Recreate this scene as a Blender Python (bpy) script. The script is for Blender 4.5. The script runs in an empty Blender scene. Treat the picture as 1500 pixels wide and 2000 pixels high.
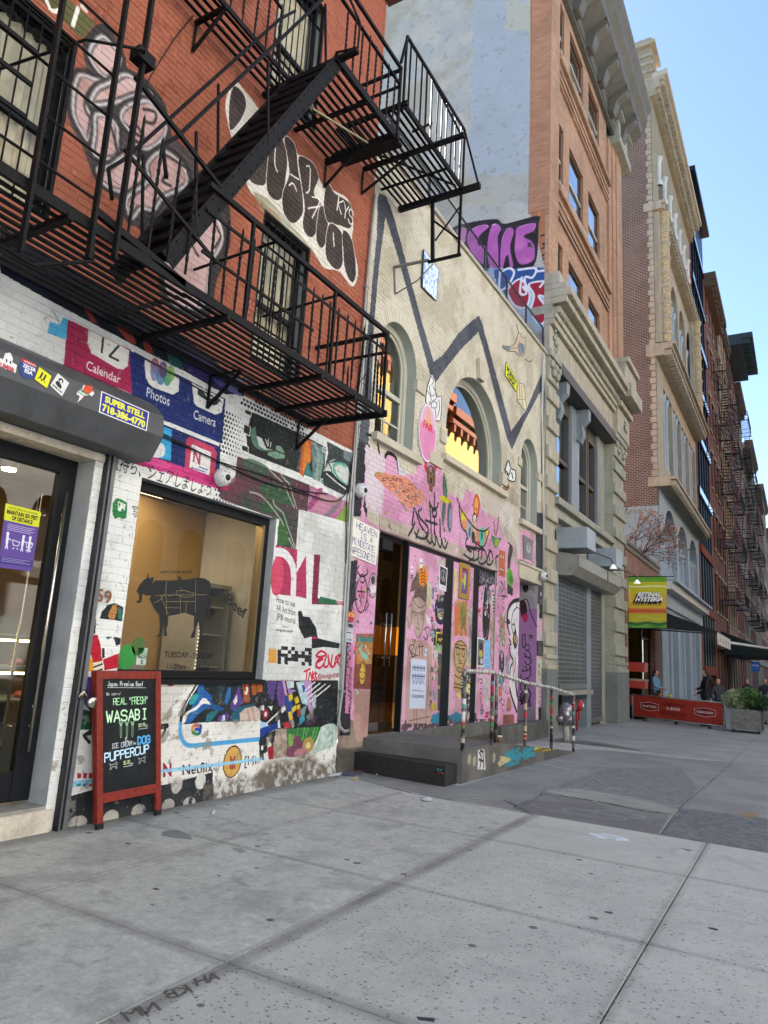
import bpy,math,random
import numpy as np
from mathutils import Vector,Matrix
from mathutils.geometry import tessellate_polygon
random.seed(7);RS=np.random.RandomState(11)
SC=bpy.context.scene;COL=SC.collection
# ------------------------------------------------------------------ camera
EYE=1.55
YAW,PITCH,ROLL,FOC=-.532555,.201247,.058383,1391.592
_f=np.array([math.sin(YAW)*math.cos(PITCH),math.cos(YAW)*math.cos(PITCH),math.sin(PITCH)])
_r=np.cross(_f,[0,0,1]);_r/=np.linalg.norm(_r);_u=np.cross(_r,_f)
CR=_r*math.cos(ROLL)+_u*math.sin(ROLL);CU=-_r*math.sin(ROLL)+_u*math.cos(ROLL)
cam=bpy.data.cameras.new('camera');camo=bpy.data.objects.new('camera',cam);COL.objects.link(camo)
m=Matrix.Identity(4)
for i in range(3):
 m[i][0],m[i][1],m[i][2]=CR[i],CU[i],-_f[i]
m[2][3]=EYE
camo.matrix_world=m
cam.sensor_fit='VERTICAL';cam.sensor_height=36;cam.lens=FOC/2000*36;cam.clip_start=.05;cam.clip_end=3000
SC.camera=camo
# ------------------------------------------------------------------ sky, sun, exposure
SUN_EL,SUN_AZ=math.radians(40),math.radians(-64)
world=bpy.data.worlds.new('World');SC.world=world;world.use_nodes=True
wn=world.node_tree.nodes;wl=world.node_tree.links
sky=wn.new('ShaderNodeTexSky');sky.sky_type='NISHITA';sky.sun_disc=False
sky.sun_elevation=SUN_EL;sky.sun_rotation=SUN_AZ;sky.air_density=1.0;sky.dust_density=.6;sky.ozone_density=3.
wn['Background'].inputs['Strength'].default_value=.055
wl.new(sky.outputs[0],wn['Background'].inputs['Color'])
sl=bpy.data.lights.new('sun','SUN');sl.energy=5;sl.angle=math.radians(.5);sl.color=(1,.93,.83)
so=bpy.data.objects.new('sun',sl);COL.objects.link(so)
sd=Vector((math.sin(SUN_AZ)*math.cos(SUN_EL),math.cos(SUN_AZ)*math.cos(SUN_EL),math.sin(SUN_EL)))
so.rotation_euler=sd.to_track_quat('Z','Y').to_euler();so.location=(-30,20,60)
SC.view_settings.view_transform='Standard';SC.view_settings.look='None'
SC.view_settings.exposure=2.62;SC.view_settings.gamma=1;SC.view_settings.use_curve_mapping=False
SC.render.engine='CYCLES';SC.cycles.use_denoising=True;SC.cycles.max_bounces=6;SC.cycles.diffuse_bounces=4
SC.cycles.glossy_bounces=3;SC.cycles.transmission_bounces=4;SC.cycles.transparent_max_bounces=8
SC.cycles.caustics_reflective=False;SC.cycles.caustics_refractive=False
# ------------------------------------------------------------------ where things stand: measured off the photograph
WX=-5.43
def ray(px,py):
 return CR*(px-750)-CU*(py-1000)+_f*FOC
def P3(px,py,ax,v):
 d=ray(px,py);c=(0,0,EYE)
 t=(v-c[ax])/d[ax]
 return Vector((d[0]*t,d[1]*t,EYE+d[2]*t))
def P(px,py,x=WX):
 q=P3(px,py,0,x);return q.y,q.z
def gz(y):
 return-.0075*max(0.,y-9)
def G(px,py,dz=0):
 q=P3(px,py,2,dz)
 for _ in range(8):
  q=P3(px,py,2,gz(q.y)+dz)
 return q
# ------------------------------------------------------------------ materials
MATS={}
def srgb(c):
 if isinstance(c,str):
  c=tuple(int(c[i:i+2],16)/255 for i in(0,2,4))
 return tuple(((v+.055)/1.055)**2.4 if v>.04045 else v/12.92 for v in c)
def mat(name,col,rough=.7,metal=0.,var=.12,scale=3.,bump=.0,bscale=60.,spec=.4,emit=None,stain=None,stain_amt=.3,streak=False):
 """plain procedural surface: noise-varied colour, optional stains and fine relief; col sRGB"""
 if name in MATS:return MATS[name]
 M=bpy.data.materials.new(name);M.use_nodes=True;n=M.node_tree.nodes;l=M.node_tree.links
 b=n['Principled BSDF'];c=srgb(col)
 b.inputs['Roughness'].default_value=rough;b.inputs['Metallic'].default_value=metal
 b.inputs['Specular IOR Level'].default_value=spec
 geo=n.new('ShaderNodeNewGeometry')
 no=n.new('ShaderNodeTexNoise');no.inputs['Scale'].default_value=scale;no.inputs['Detail'].default_value=6;no.inputs['Roughness'].default_value=.65
 l.new(geo.outputs['Position'],no.inputs['Vector'])
 r=n.new('ShaderNodeValToRGB');l.new(no.outputs['Fac'],r.inputs['Fac'])
 r.color_ramp.elements[0].position=.3;r.color_ramp.elements[1].position=.7
 r.color_ramp.elements[0].color=tuple(v*(1-var)for v in c)+(1,)
 r.color_ramp.elements[1].color=tuple(min(1,v*(1+var))for v in c)+(1,)
 out=r.outputs['Color']
 if stain is not None:
  n2=n.new('ShaderNodeTexNoise');n2.inputs['Scale'].default_value=scale*.45;n2.inputs['Detail'].default_value=8;n2.inputs['Roughness'].default_value=.7
  if streak:
   mp=n.new('ShaderNodeMapping');mp.inputs['Scale'].default_value=(4,4,.35);l.new(geo.outputs['Position'],mp.inputs['Vector']);l.new(mp.outputs[0],n2.inputs['Vector'])
  else:l.new(geo.outputs['Position'],n2.inputs['Vector'])
  r2=n.new('ShaderNodeValToRGB');l.new(n2.outputs['Fac'],r2.inputs['Fac']);r2.color_ramp.elements[0].position=.48;r2.color_ramp.elements[1].position=.68
  r2.color_ramp.elements[0].color=(0,0,0,1);r2.color_ramp.elements[1].color=(stain_amt,)*3+(1,)
  mx=n.new('ShaderNodeMix');mx.data_type='RGBA';l.new(r2.outputs[0],mx.inputs['Factor']);l.new(out,mx.inputs['A']);mx.inputs['B'].default_value=srgb(stain)+(1,)
  out=mx.outputs['Result']
 l.new(out,b.inputs['Base Color'])
 if bump:
  nb=n.new('ShaderNodeTexNoise');nb.inputs['Scale'].default_value=bscale;nb.inputs['Detail'].default_value=5
  l.new(geo.outputs['Position'],nb.inputs['Vector'])
  bp=n.new('ShaderNodeBump');bp.inputs['Strength'].default_value=bump;bp.inputs['Distance'].default_value=.01
  l.new(nb.outputs['Fac'],bp.inputs['Height']);l.new(bp.outputs[0],b.inputs['Normal'])
 if emit:
  b.inputs['Emission Color'].default_value=srgb(emit[0])+(1,);b.inputs['Emission Strength'].default_value=emit[1]
 MATS[name]=M;return M
def glass(name,tint='ffffff',refl=1.,rough=.0,veil=0.,veilcol='c8c8c0'):
 if name in MATS:return MATS[name]
 M=bpy.data.materials.new(name);M.use_nodes=True;n=M.node_tree.nodes;l=M.node_tree.links
 for x in list(n):n.remove(x)
 o=n.new('ShaderNodeOutputMaterial');t=n.new('ShaderNodeBsdfTransparent');t.inputs[0].default_value=srgb(tint)+(1,)
 g=n.new('ShaderNodeBsdfGlossy');g.inputs['Roughness'].default_value=rough
 f=n.new('ShaderNodeFresnel');f.inputs['IOR'].default_value=1.5
 mu=n.new('ShaderNodeMath');mu.operation='MULTIPLY';mu.inputs[1].default_value=refl;mu.use_clamp=True;l.new(f.outputs[0],mu.inputs[0])
 ge=n.new('ShaderNodeNewGeometry');ou=n.new('ShaderNodeMath');ou.operation='SUBTRACT';ou.inputs[0].default_value=1;l.new(ge.outputs['Backfacing'],ou.inputs[1])
 m2=n.new('ShaderNodeMath');m2.operation='MULTIPLY';l.new(mu.outputs[0],m2.inputs[0]);l.new(ou.outputs[0],m2.inputs[1]);mu=m2
 src=t.outputs[0]
 if veil:
  d=n.new('ShaderNodeBsdfDiffuse');d.inputs[0].default_value=srgb(veilcol)+(1,)
  m0=n.new('ShaderNodeMixShader');m0.inputs[0].default_value=veil;l.new(t.outputs[0],m0.inputs[1]);l.new(d.outputs[0],m0.inputs[2]);src=m0.outputs[0]
 mx=n.new('ShaderNodeMixShader');l.new(mu.outputs[0],mx.inputs[0]);l.new(src,mx.inputs[1]);l.new(g.outputs[0],mx.inputs[2]);l.new(mx.outputs[0],o.inputs[0])
 MATS[name]=M;return M
def brickmat(name,c1,c2,mortar,bw=.21,bh=.066,mw=.011,ax='yz',rough=.85,bump=.5,var=.2,dirt=None):
 """brick coursing for walls too far away to tell single bricks apart"""
 if name in MATS:return MATS[name]
 M=bpy.data.materials.new(name);M.use_nodes=True;n=M.node_tree.nodes;l=M.node_tree.links;b=n['Principled BSDF']
 b.inputs['Roughness'].default_value=rough;b.inputs['Specular IOR Level'].default_value=.2
 g=n.new('ShaderNodeNewGeometry');s=n.new('ShaderNodeSeparateXYZ');c=n.new('ShaderNodeCombineXYZ');l.new(g.outputs['Position'],s.inputs[0])
 l.new(s.outputs[{'y':'Y','x':'X'}[ax[0]]],c.inputs[0]);l.new(s.outputs['Z'],c.inputs[1])
 t=n.new('ShaderNodeTexBrick');t.inputs['Scale'].default_value=1;t.inputs['Brick Width'].default_value=bw;t.inputs['Row Height'].default_value=bh
 t.inputs['Mortar Size'].default_value=mw;t.inputs['Mortar Smooth'].default_value=.3;t.inputs['Bias'].default_value=0
 t.inputs['Color1'].default_value=srgb(c1)+(1,);t.inputs['Color2'].default_value=srgb(c2)+(1,);t.inputs['Mortar'].default_value=srgb(mortar)+(1,)
 l.new(c.outputs[0],t.inputs['Vector'])
 no=n.new('ShaderNodeTexNoise');no.inputs['Scale'].default_value=.8;no.inputs['Detail'].default_value=9;no.inputs['Roughness'].default_value=.7;l.new(g.outputs['Position'],no.inputs['Vector'])
 hs=n.new('ShaderNodeMapRange');hs.inputs[1].default_value=.3;hs.inputs[2].default_value=.7;hs.inputs[3].default_value=1-var;hs.inputs[4].default_value=1+var;l.new(no.outputs[0],hs.inputs[0])
 mx=n.new('ShaderNodeMix');mx.data_type='RGBA';mx.blend_type='MULTIPLY';mx.inputs['Factor'].default_value=1
 l.new(t.outputs['Color'],mx.inputs['A']);l.new(hs.outputs[0],mx.inputs['B']);l.new(mx.outputs['Result'],b.inputs['Base Color'])
 bp=n.new('ShaderNodeBump');bp.inputs['Strength'].default_value=bump;bp.inputs['Distance'].default_value=.01;bp.invert=True
 l.new(t.outputs['Fac'],bp.inputs['Height']);l.new(bp.outputs[0],b.inputs['Normal'])
 MATS[name]=M;return M
# ------------------------------------------------------------------ mesh building
class MB:
 def __init__(s):s.v=[];s.f=[];s.sm=[];s.mi=[];s.cur=0
 def add(s,vs,fs,smooth=False):
  o=len(s.v);s.v+=[tuple(v)for v in vs]
  for f in fs:s.f.append(tuple(i+o for i in f));s.sm.append(smooth);s.mi.append(s.cur)
  return s
 def box(s,x0,x1,y0,y1,z0,z1):
  x0,x1=sorted((x0,x1));y0,y1=sorted((y0,y1));z0,z1=sorted((z0,z1))
  return s.add([(x0,y0,z0),(x1,y0,z0),(x1,y1,z0),(x0,y1,z0),(x0,y0,z1),(x1,y0,z1),(x1,y1,z1),(x0,y1,z1)],[(0,3,2,1),(4,5,6,7),(0,1,5,4),(1,2,6,5),(2,3,7,6),(3,0,4,7)])
 def bar(s,a,b,w,h=None,up=(0,0,1)):
  a,b=Vector(a),Vector(b);h=h or w;d=(b-a).normalized();u=Vector(up)
  if abs(d.dot(u))>.98:u=Vector((1,0,0))
  r=d.cross(u).normalized();u=r.cross(d);r*=w/2;u*=h/2
  return s.add([a-r-u,a+r-u,a+r+u,a-r+u,b-r-u,b+r-u,b+r+u,b-r+u],[(0,1,2,3),(7,6,5,4),(0,4,5,1),(1,5,6,2),(2,6,7,3),(3,7,4,0)])
 def tube(s,pts,r,n=8,caps=True,closed=False):
  pts=[Vector(p)for p in pts];k=len(pts);rr=r if hasattr(r,'__len__')else[r]*k
  o=len(s.v);up=None
  for i,p in enumerate(pts):
   d=((pts[(i+1)%k]if(closed or i<k-1)else p)-(pts[i-1]if(closed or i>0)else p)).normalized()
   if up is None:up=Vector((0,0,1))if abs(d.z)<.9 else Vector((1,0,0))
   a=d.cross(up).normalized();up=a.cross(d).normalized()
   for j in range(n):
    t=2*math.pi*j/n;s.v.append(tuple(p+(a*math.cos(t)+up*math.sin(t))*rr[i]))
  for i in range(k if closed else k-1):
   for j in range(n):
    i2=(i+1)%k
    s.f.append((o+i*n+j,o+i*n+(j+1)%n,o+i2*n+(j+1)%n,o+i2*n+j));s.sm.append(True);s.mi.append(s.cur)
  if caps and not closed:
   s.f.append(tuple(o+j for j in reversed(range(n))));s.f.append(tuple(o+(k-1)*n+j for j in range(n)));s.sm+=[False]*2;s.mi+=[s.cur]*2
  return s
 def lathe(s,prof,c=(0,0,0),n=16,axis='z',smooth=True):
  o=len(s.v);c=Vector(c)
  for(r,h)in prof:
   for j in range(n):
    t=2*math.pi*j/n;a,b=r*math.cos(t),r*math.sin(t)
    s.v.append(tuple(c+Vector({'z':(a,b,h),'x':(h,a,b),'y':(b,h,a)}[axis])))
  for i in range(len(prof)-1):
   for j in range(n):
    s.f.append((o+i*n+j,o+i*n+(j+1)%n,o+(i+1)*n+(j+1)%n,o+(i+1)*n+j));s.sm.append(smooth);s.mi.append(s.cur)
  return s
 def quad(s,a,b,c,d):return s.add([a,b,c,d],[(0,1,2,3)])
 def prism(s,poly,a0,a1,axis='x'):
  n=len(poly)
  def q(p,a):return{'x':(a,p[0],p[1]),'y':(p[0],a,p[1]),'z':(p[0],p[1],a)}[axis]
  ar=sum(poly[i][0]*poly[(i+1)%n][1]-poly[(i+1)%n][0]*poly[i][1]for i in range(n))
  if(ar<0)^(axis=='y'):poly=poly[::-1]
  if a1<a0:a0,a1=a1,a0
  tri=tessellate_polygon([[Vector((p[0],p[1],0))for p in poly]])
  vs=[q(p,a0)for p in poly]+[q(p,a1)for p in poly]
  fs=[(i,(i+1)%n,(i+1)%n+n,i+n)for i in range(n)]
  if n<=4:fs+=[tuple(reversed(range(n))),tuple(range(n,2*n))]
  else:
   for t in tri:
    v=[Vector((poly[i][0],poly[i][1],0))for i in t]
    if(v[1]-v[0]).cross(v[2]-v[0]).z<0:t=t[::-1]
    fs+=[tuple(i+n for i in t),tuple(reversed(t))]
  return s.add(vs,fs)
 def build(s,name,material,parent=None,bev=0.,loc=None):
  me=bpy.data.meshes.new(name);me.from_pydata(s.v,[],s.f)
  ms=material if isinstance(material,(list,tuple))else[material]
  for mm in ms:me.materials.append(mm)
  if any(s.sm):me.polygons.foreach_set('use_smooth',s.sm)
  if any(s.mi):me.polygons.foreach_set('material_index',s.mi)
  me.update()
  o=bpy.data.objects.new(name,me);COL.objects.link(o)
  if parent:o.parent=parent
  if loc:o.location=loc
  if bev:
   bm=o.modifiers.new('bevel','BEVEL');bm.width=bev;bm.segments=2;bm.limit_method='ANGLE';bm.angle_limit=math.radians(40)
  return o
def thing(name,label,cat,group=None,loc=(0,0,0),rz=0):
 o=bpy.data.objects.new(name,None);COL.objects.link(o);o.location=loc;o.rotation_euler=(0,0,rz);o.empty_display_size=.1
 o['label']=label;o['category']=cat
 if group:o['group']=group
 return o
def tag(o,label,cat,group=None):
 o['label']=label;o['category']=cat
 if group:o['group']=group
 return o
def struct(o):o['kind']='structure';return o
def stuff(o):o['kind']='stuff';return o
def copy_tree(o,parent=None):
 c=o.copy();COL.objects.link(c);c.parent=parent
 for ch in[x for x in o.children]:copy_tree(ch,c)
 return c
def boxpart(name,material,parent,*b,bev=0.):return MB().box(*b).build(name,material,parent,bev)
# ------------------------------------------------------------------ painted walls: flat paint, murals, lettering, posters, drawn into an image by code
def vnoise(H,W,cell,seed):
 rs=np.random.RandomState(seed);gh,gw=int(H/cell)+3,int(W/cell)+3
 g=rs.rand(gh,gw).astype(np.float32)
 y=np.arange(H)/cell;x=np.arange(W)/cell;yi=y.astype(int);xi=x.astype(int)
 fy=(y-yi).astype(np.float32);fx=(x-xi).astype(np.float32);fy=fy*fy*(3-2*fy);fx=fx*fx*(3-2*fx)
 a=g[yi][:,xi];b=g[yi][:,xi+1];c=g[yi+1][:,xi];d=g[yi+1][:,xi+1]
 fx=fx[None];fy=fy[:,None]
 return(a*(1-fx)+b*fx)*(1-fy)+(c*(1-fx)+d*fx)*fy
def fbm(H,W,cell,octv,seed,ratio=(1,1)):
 o=np.zeros((H,W),np.float32);a=1;t=0
 for k in range(octv):
  o+=a*vnoise(H,W,max(1.5,cell/2**k),seed+k*17);t+=a;a*=.6
 return o/t
def cr(c):
 if isinstance(c,str):return np.array([int(c[i:i+2],16)/255 for i in(0,2,4)],np.float32)
 return np.array(c,np.float32)
def smoothpts(pts,n=8,close=False):
 pts=[np.array(p,float)for p in pts];k=len(pts);out=[]
 if k<3:return pts
 for i in range(k if close else k-1):
  p0=pts[(i-1)%k]if close or i>0 else pts[0];p1=pts[i];p2=pts[(i+1)%k];p3=pts[(i+2)%k]if close or i+2<k else pts[-1]
  for j in range(n):
   t=j/n;out.append(.5*((2*p1)+(-p0+p2)*t+(2*p0-5*p1+4*p2-p3)*t*t+(-p0+3*p1-3*p2+p3)*t**3))
 if not close:out.append(pts[-1])
 return out
GL={'A':'0006|..',}
_PEN=dict(A='00-26-40 12-32',B='00-06-26-35-34-23-03 23-32-31-20-00',C='45-36-16-05-01-10-30-41',D='00-06-26-44-42-20-00',E='40-00-06-46 03-33',F='00-06-46 03-33',G='45-36-16-05-01-10-30-41-43-23',H='00-06 40-46 03-43',I='20-26 10-30 16-36',J='36-31-20-10-01',K='00-06 46-03-40',L='06-00-40',M='00-06-23-46-40',N='00-06-40-46',O='10-01-05-16-36-45-41-30-10',P='00-06-36-45-44-33-03',Q='10-01-05-16-36-45-41-30-10 22-40',R='00-06-36-45-44-33-03 23-40',S='45-36-16-05-04-13-33-42-41-30-10-01',T='20-26 06-46',U='06-01-10-30-41-46',V='06-20-46',W='06-10-24-30-46',X='00-46 06-40',Y='06-23-46 23-20',Z='06-46-00-40',a='33-13-02-01-10-20-31-33-30',b='06-00-20-31-32-23-03',c='33-13-02-01-10-30',d='36-30-10-01-02-13-33',e='02-32-33-13-02-01-10-30',f='10-15-26-36 03-23',g='33-13-02-11-31-33-3!-0!',h='06-00 03-23-32-30',i='10-13 15-16',j='20-23 25-26',k='06-00 33-01-30',l='16-11-20',m='00-03-13-20 13-33-40',n='00-03-23-32-30',o='10-01-02-13-23-32-31-20-10',p='0!-03-23-32-31-20-00',q='3!-33-13-02-01-10-30',r='00-03 02-13-23',s='33-13-02-31-20-00',t='16-11-20-30 04-34',u='03-01-10-30-33',v='03-10-33',w='03-10-22-30-43',x='00-33 03-30',y='03-20 43-1!',z='03-33-00-30')
_PEN.update({'0':'10-01-05-16-36-45-41-30-10','1':'05-26-20','2':'05-16-36-45-44-00-40','3':'06-46-24-43-41-30-10-01','4':'30-36-02-42','5':'46-06-03-33-42-41-30-00','6':'46-16-04-01-10-30-41-42-33-03','7':'06-46-10','8':'13-04-05-16-36-45-44-33-13-02-01-10-30-41-42-33','9':'43-13-04-05-16-36-45-42-20','.':'10-11',',':'11-00','!':'22-26 20-21','&':'40-05-16-25-03-01-10-30-42','@':'32-23-12-21-32-42-44-35-15-04-02-10-30','$':'45-36-16-05-04-33-42-41-30-10-01 20-26','-':'03-33','"':'14-16 34-36','/':'00-46',':':'11-12 14-15','_':'00-40',"'":'14-16','<':'45-03-41','*':'12-34 14-32 05-45'})
_FONTCACHE={}
def text_tris(s,bold=0.,shear=0.):
 key=(s,bold,shear)
 if key not in _FONTCACHE:
  cu=bpy.data.curves.new('t','FONT');cu.body=s;cu.size=1;cu.offset=bold;cu.shear=shear;cu.resolution_u=3
  o=bpy.data.objects.new('t',cu);COL.objects.link(o)
  dg=bpy.context.evaluated_depsgraph_get();me=o.evaluated_get(dg).to_mesh();me.calc_loop_triangles()
  v=np.array([x.co[:2]for x in me.vertices],float)if len(me.vertices)else np.zeros((0,2))
  t=np.array([x.vertices for x in me.loop_triangles],int)if len(me.vertices)else np.zeros((0,3),int)
  o.to_mesh_clear();bpy.data.objects.remove(o);bpy.data.curves.remove(cu)
  if len(v):
   lo=v.min(0);hi=v.max(0);v=(v-[lo[0],0])/[hi[0]-lo[0],.72]
  _FONTCACHE[key]=(v,t)
 return _FONTCACHE[key]
class Canvas:
 def __init__(s,name,u0,u1,v0,v1,res,fn=None,base='ffffff'):
  s.name,s.u0,s.u1,s.v0,s.v1,s.res,s.fn=name,u0,u1,v0,v1,res,fn
  s.W=int((u1-u0)/res);s.H=int((v1-v0)/res)
  s.a=np.empty((s.H,s.W,3),np.float32);s.a[:]=cr(base)
  s.n1=fbm(s.H,s.W,.5/res,6,5);s.n2=fbm(s.H,s.W,.06/res,4,91)
 def m(s,p,raw=False):
  if s.fn and not raw:p=s.fn(*p)
  return((p[0]-s.u0)/s.res,(p[1]-s.v0)/s.res)
 def mask(s,polys):
  al=np.concatenate([np.array(p)for p in polys]);x0,y0=np.floor(al.min(0)).astype(int)-1;x1,y1=np.ceil(al.max(0)).astype(int)+2
  x0=max(0,x0);y0=max(0,y0);x1=min(s.W,x1);y1=min(s.H,y1)
  if x1<=x0 or y1<=y0:return None
  w,h=x1-x0,y1-y0;tog=np.zeros((h,w+2),np.float32)
  for p in polys:
   p=np.array(p);q=np.roll(p,-1,0)
   for(ax,ay),(bx,by)in zip(p,q):
    sg=1.
    if ay>by:ax,ay,bx,by=bx,by,ax,ay;sg=-1.
    r0=max(0,math.ceil(ay-.5-y0));r1=min(h-1,math.ceil(by-.5-y0)-1)
    if r1<r0:continue
    rows=np.arange(r0,r1+1);xs=np.clip(ax+(bx-ax)*((rows+.5+y0)-ay)/(by-ay)-x0,0,w)
    xi=xs.astype(int);fr=xs-xi
    np.add.at(tog,(rows,xi),sg*(1-fr));np.add.at(tog,(rows,xi+1),sg*fr)
  mk=np.minimum(np.abs(np.cumsum(tog,1)[:,:w]),1)
  return mk,slice(y0,y1),slice(x0,x1)
 def put(s,mk,ys,xs,c,c2=None,al=1.,n=None,thr=.0):
  if c2 is not None:
   k=s.n1[ys,xs]if n is None else n[ys,xs];k=np.clip((k-.5)*4+.5,0,1)[...,None];c=cr(c)*(1-k)+cr(c2)*k
  else:c=cr(c)
  if thr:mk=mk*np.clip((s.n2[ys,xs]-thr)*12+.5,0,1)
  mk=(mk*al)[...,None];s.a[ys,xs]=s.a[ys,xs]*(1-mk)+c*mk
 def fill(s,pts,c,c2=None,al=1.,sm=False,raw=False,thr=0.,jag=0.,fine=False):
  if sm:pts=smoothpts(pts,7,True)
  q=[s.m(p,raw)for p in pts]
  if jag:
   o=[]
   for i in range(len(q)):
    a,b=np.array(q[i]),np.array(q[(i+1)%len(q)]);k=max(1,int(np.linalg.norm(b-a)/(jag/s.res*1.2)))
    for j in range(k):o.append(a+(b-a)*j/k+RS.randn(2)*jag/s.res*.5)
   q=o
  r=s.mask([q])
  if r:s.put(*r,c,c2,al,s.n2 if fine else None,thr)
 def rect(s,u0,u1,v0,v1,c,c2=None,**k):s.fill([(u0,v0),(u1,v0),(u1,v1),(u0,v1)],c,c2,raw=True,**k)
 def line(s,pts,w,c,al=1.,sm=True,raw=False,soft=0.,close=False,thr=0.):
  if sm and len(pts)>2:pts=smoothpts(pts,6,close)
  elif close:pts=list(pts)+[pts[0]]
  if sm and close and len(pts)>2:pts=list(pts)+[pts[0]]
  q=np.array([s.m(p,raw)for p in pts]);rad=w/2/s.res;so=soft/s.res+.7;e=rad+so+1
  x0,y0=np.floor(q.min(0)-e).astype(int);x1,y1=np.ceil(q.max(0)+e).astype(int)
  x0=max(0,x0);y0=max(0,y0);x1=min(s.W,x1);y1=min(s.H,y1)
  if x1<=x0 or y1<=y0:return
  D=np.full((y1-y0,x1-x0),1e9,np.float32)
  for a,b in zip(q[:-1],q[1:]):
   bx0=max(x0,int(min(a[0],b[0])-e));bx1=min(x1,int(max(a[0],b[0])+e)+1);by0=max(y0,int(min(a[1],b[1])-e));by1=min(y1,int(max(a[1],b[1])+e)+1)
   if bx1<=bx0 or by1<=by0:continue
   X,Y=np.meshgrid(np.arange(bx0,bx1)+.5-a[0],np.arange(by0,by1)+.5-a[1]);d=b-a;L=d@d+1e-9
   t=np.clip((X*d[0]+Y*d[1])/L,0,1);dd=np.hypot(X-t*d[0],Y-t*d[1])
   v=D[by0-y0:by1-y0,bx0-x0:bx1-x0];np.minimum(v,dd,out=v)
  mk=np.clip((rad+so/2-D)/so,0,1)if soft else np.clip(rad+.5-D,0,1)
  s.put(mk,slice(y0,y1),slice(x0,x1),c,al=al,thr=thr)
 def ell(s,c,rx,ry,col,col2=None,al=1.,raw=False,w=0,tilt=0.,**k):
  cu,cv=(s.fn(*c)if s.fn and not raw else c)
  pts=[]
  for j in range(28):
   t=2*math.pi*j/28;a,b=rx*math.cos(t),ry*math.sin(t);pts.append((cu+a*math.cos(tilt)-b*math.sin(tilt),cv+a*math.sin(tilt)+b*math.cos(tilt)))
  if w:s.line(pts,w,col,al,sm=False,raw=True,close=True)
  else:s.fill(pts,col,col2,al,raw=True,**k)
 def text(s,t,p0,p1,p2,c,bold=0.,shear=0.,al=1.,raw=False):
  v,tr=text_tris(t,bold,shear)
  if not len(v):return
  a,b,d=(np.array(s.m(p,raw))for p in(p0,p1,p2))
  q=a+v[:,:1]*(b-a)+v[:,1:]*(d-a)
  polys=[]
  for k in tr:
   p=q[k]
   if(p[1][0]-p[0][0])*(p[2][1]-p[0][1])-(p[1][1]-p[0][1])*(p[2][0]-p[0][0])<0:p=p[::-1]
   polys.append(p)
  r=s.mask(polys)
  if r:s.put(*r,c,al=al)
 def hand(s,t,p0,p1,p2,w,c,raw=False,jit=.25,al=1.,soft=0.):
  a,b,d=(np.array(s.fn(*p)if s.fn and not raw else p,float)for p in(p0,p1,p2));n=len(t);ex=(b-a)/max(n*5-1,1);ey=(d-a)/6
  for i,ch in enumerate(t):
   if ch==' ' or ch not in _PEN:continue
   jx,jy=RS.randn(2)*jit
   for st in _PEN[ch].split(' '):
    pts=[a+ex*(i*5+int(k[0])+jx+RS.randn()*jit*.4)+ey*((-1.5 if k[1]=='!' else int(k[1]))+jy+RS.randn()*jit*.4)for k in st.split('-')]
    s.line(pts,w,c,al,sm=False,raw=True,soft=soft)
 def scribble(s,c,rx,ry,n,w,col,raw=False,al=1.):
  cu,cv=(s.fn(*c)if s.fn and not raw else c);pts=[]
  for j in range(n):t=RS.rand()*6.28;r=RS.rand()**.5;pts.append((cu+rx*r*math.cos(t),cv+ry*r*math.sin(t)))
  s.line(pts,w,col,al,raw=True)
 def image(s):
  im=bpy.data.images.new(s.name,s.W,s.H,alpha=False)
  o=np.ones((s.H,s.W,4),np.float32);o[...,:3]=np.clip(s.a,0,1);im.pixels.foreach_set(o.ravel());im.update();im.pack()
  return im
 def material(s,name,axis='yz',rough=.75,bump=.25,spec=.3,bscale=120.,uv=False):
  M=bpy.data.materials.new(name);M.use_nodes=True;n=M.node_tree.nodes;l=M.node_tree.links;b=n['Principled BSDF']
  b.inputs['Roughness'].default_value=rough;b.inputs['Specular IOR Level'].default_value=spec
  g=n.new('ShaderNodeNewGeometry');im=n.new('ShaderNodeTexImage');im.image=s.image();im.extension='EXTEND'
  if uv:tc=n.new('ShaderNodeUVMap');l.new(tc.outputs[0],im.inputs[0])
  else:
   sp=n.new('ShaderNodeSeparateXYZ');cb=n.new('ShaderNodeCombineXYZ');l.new(g.outputs['Position'],sp.inputs[0])
   for k,(lo,hi)in enumerate(((s.u0,s.u1),(s.v0,s.v1))):
    mr=n.new('ShaderNodeMapRange');mr.clamp=False;mr.inputs[1].default_value=lo;mr.inputs[2].default_value=lo+(s.W if k==0 else s.H)*s.res
    l.new(sp.outputs[axis[k].upper()],mr.inputs[0]);l.new(mr.outputs[0],cb.inputs[k])
   l.new(cb.outputs[0],im.inputs[0])
  l.new(im.outputs[0],b.inputs['Base Color'])
  if bump:
   nb=n.new('ShaderNodeTexNoise');nb.inputs['Scale'].default_value=bscale;nb.inputs['Detail'].default_value=5;l.new(g.outputs['Position'],nb.inputs['Vector'])
   bp=n.new('ShaderNodeBump');bp.inputs['Strength'].default_value=bump;bp.inputs['Distance'].default_value=.006;l.new(nb.outputs['Fac'],bp.inputs['Height']);l.new(bp.outputs[0],b.inputs['Normal'])
  MATS[name]=M;return M
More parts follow.
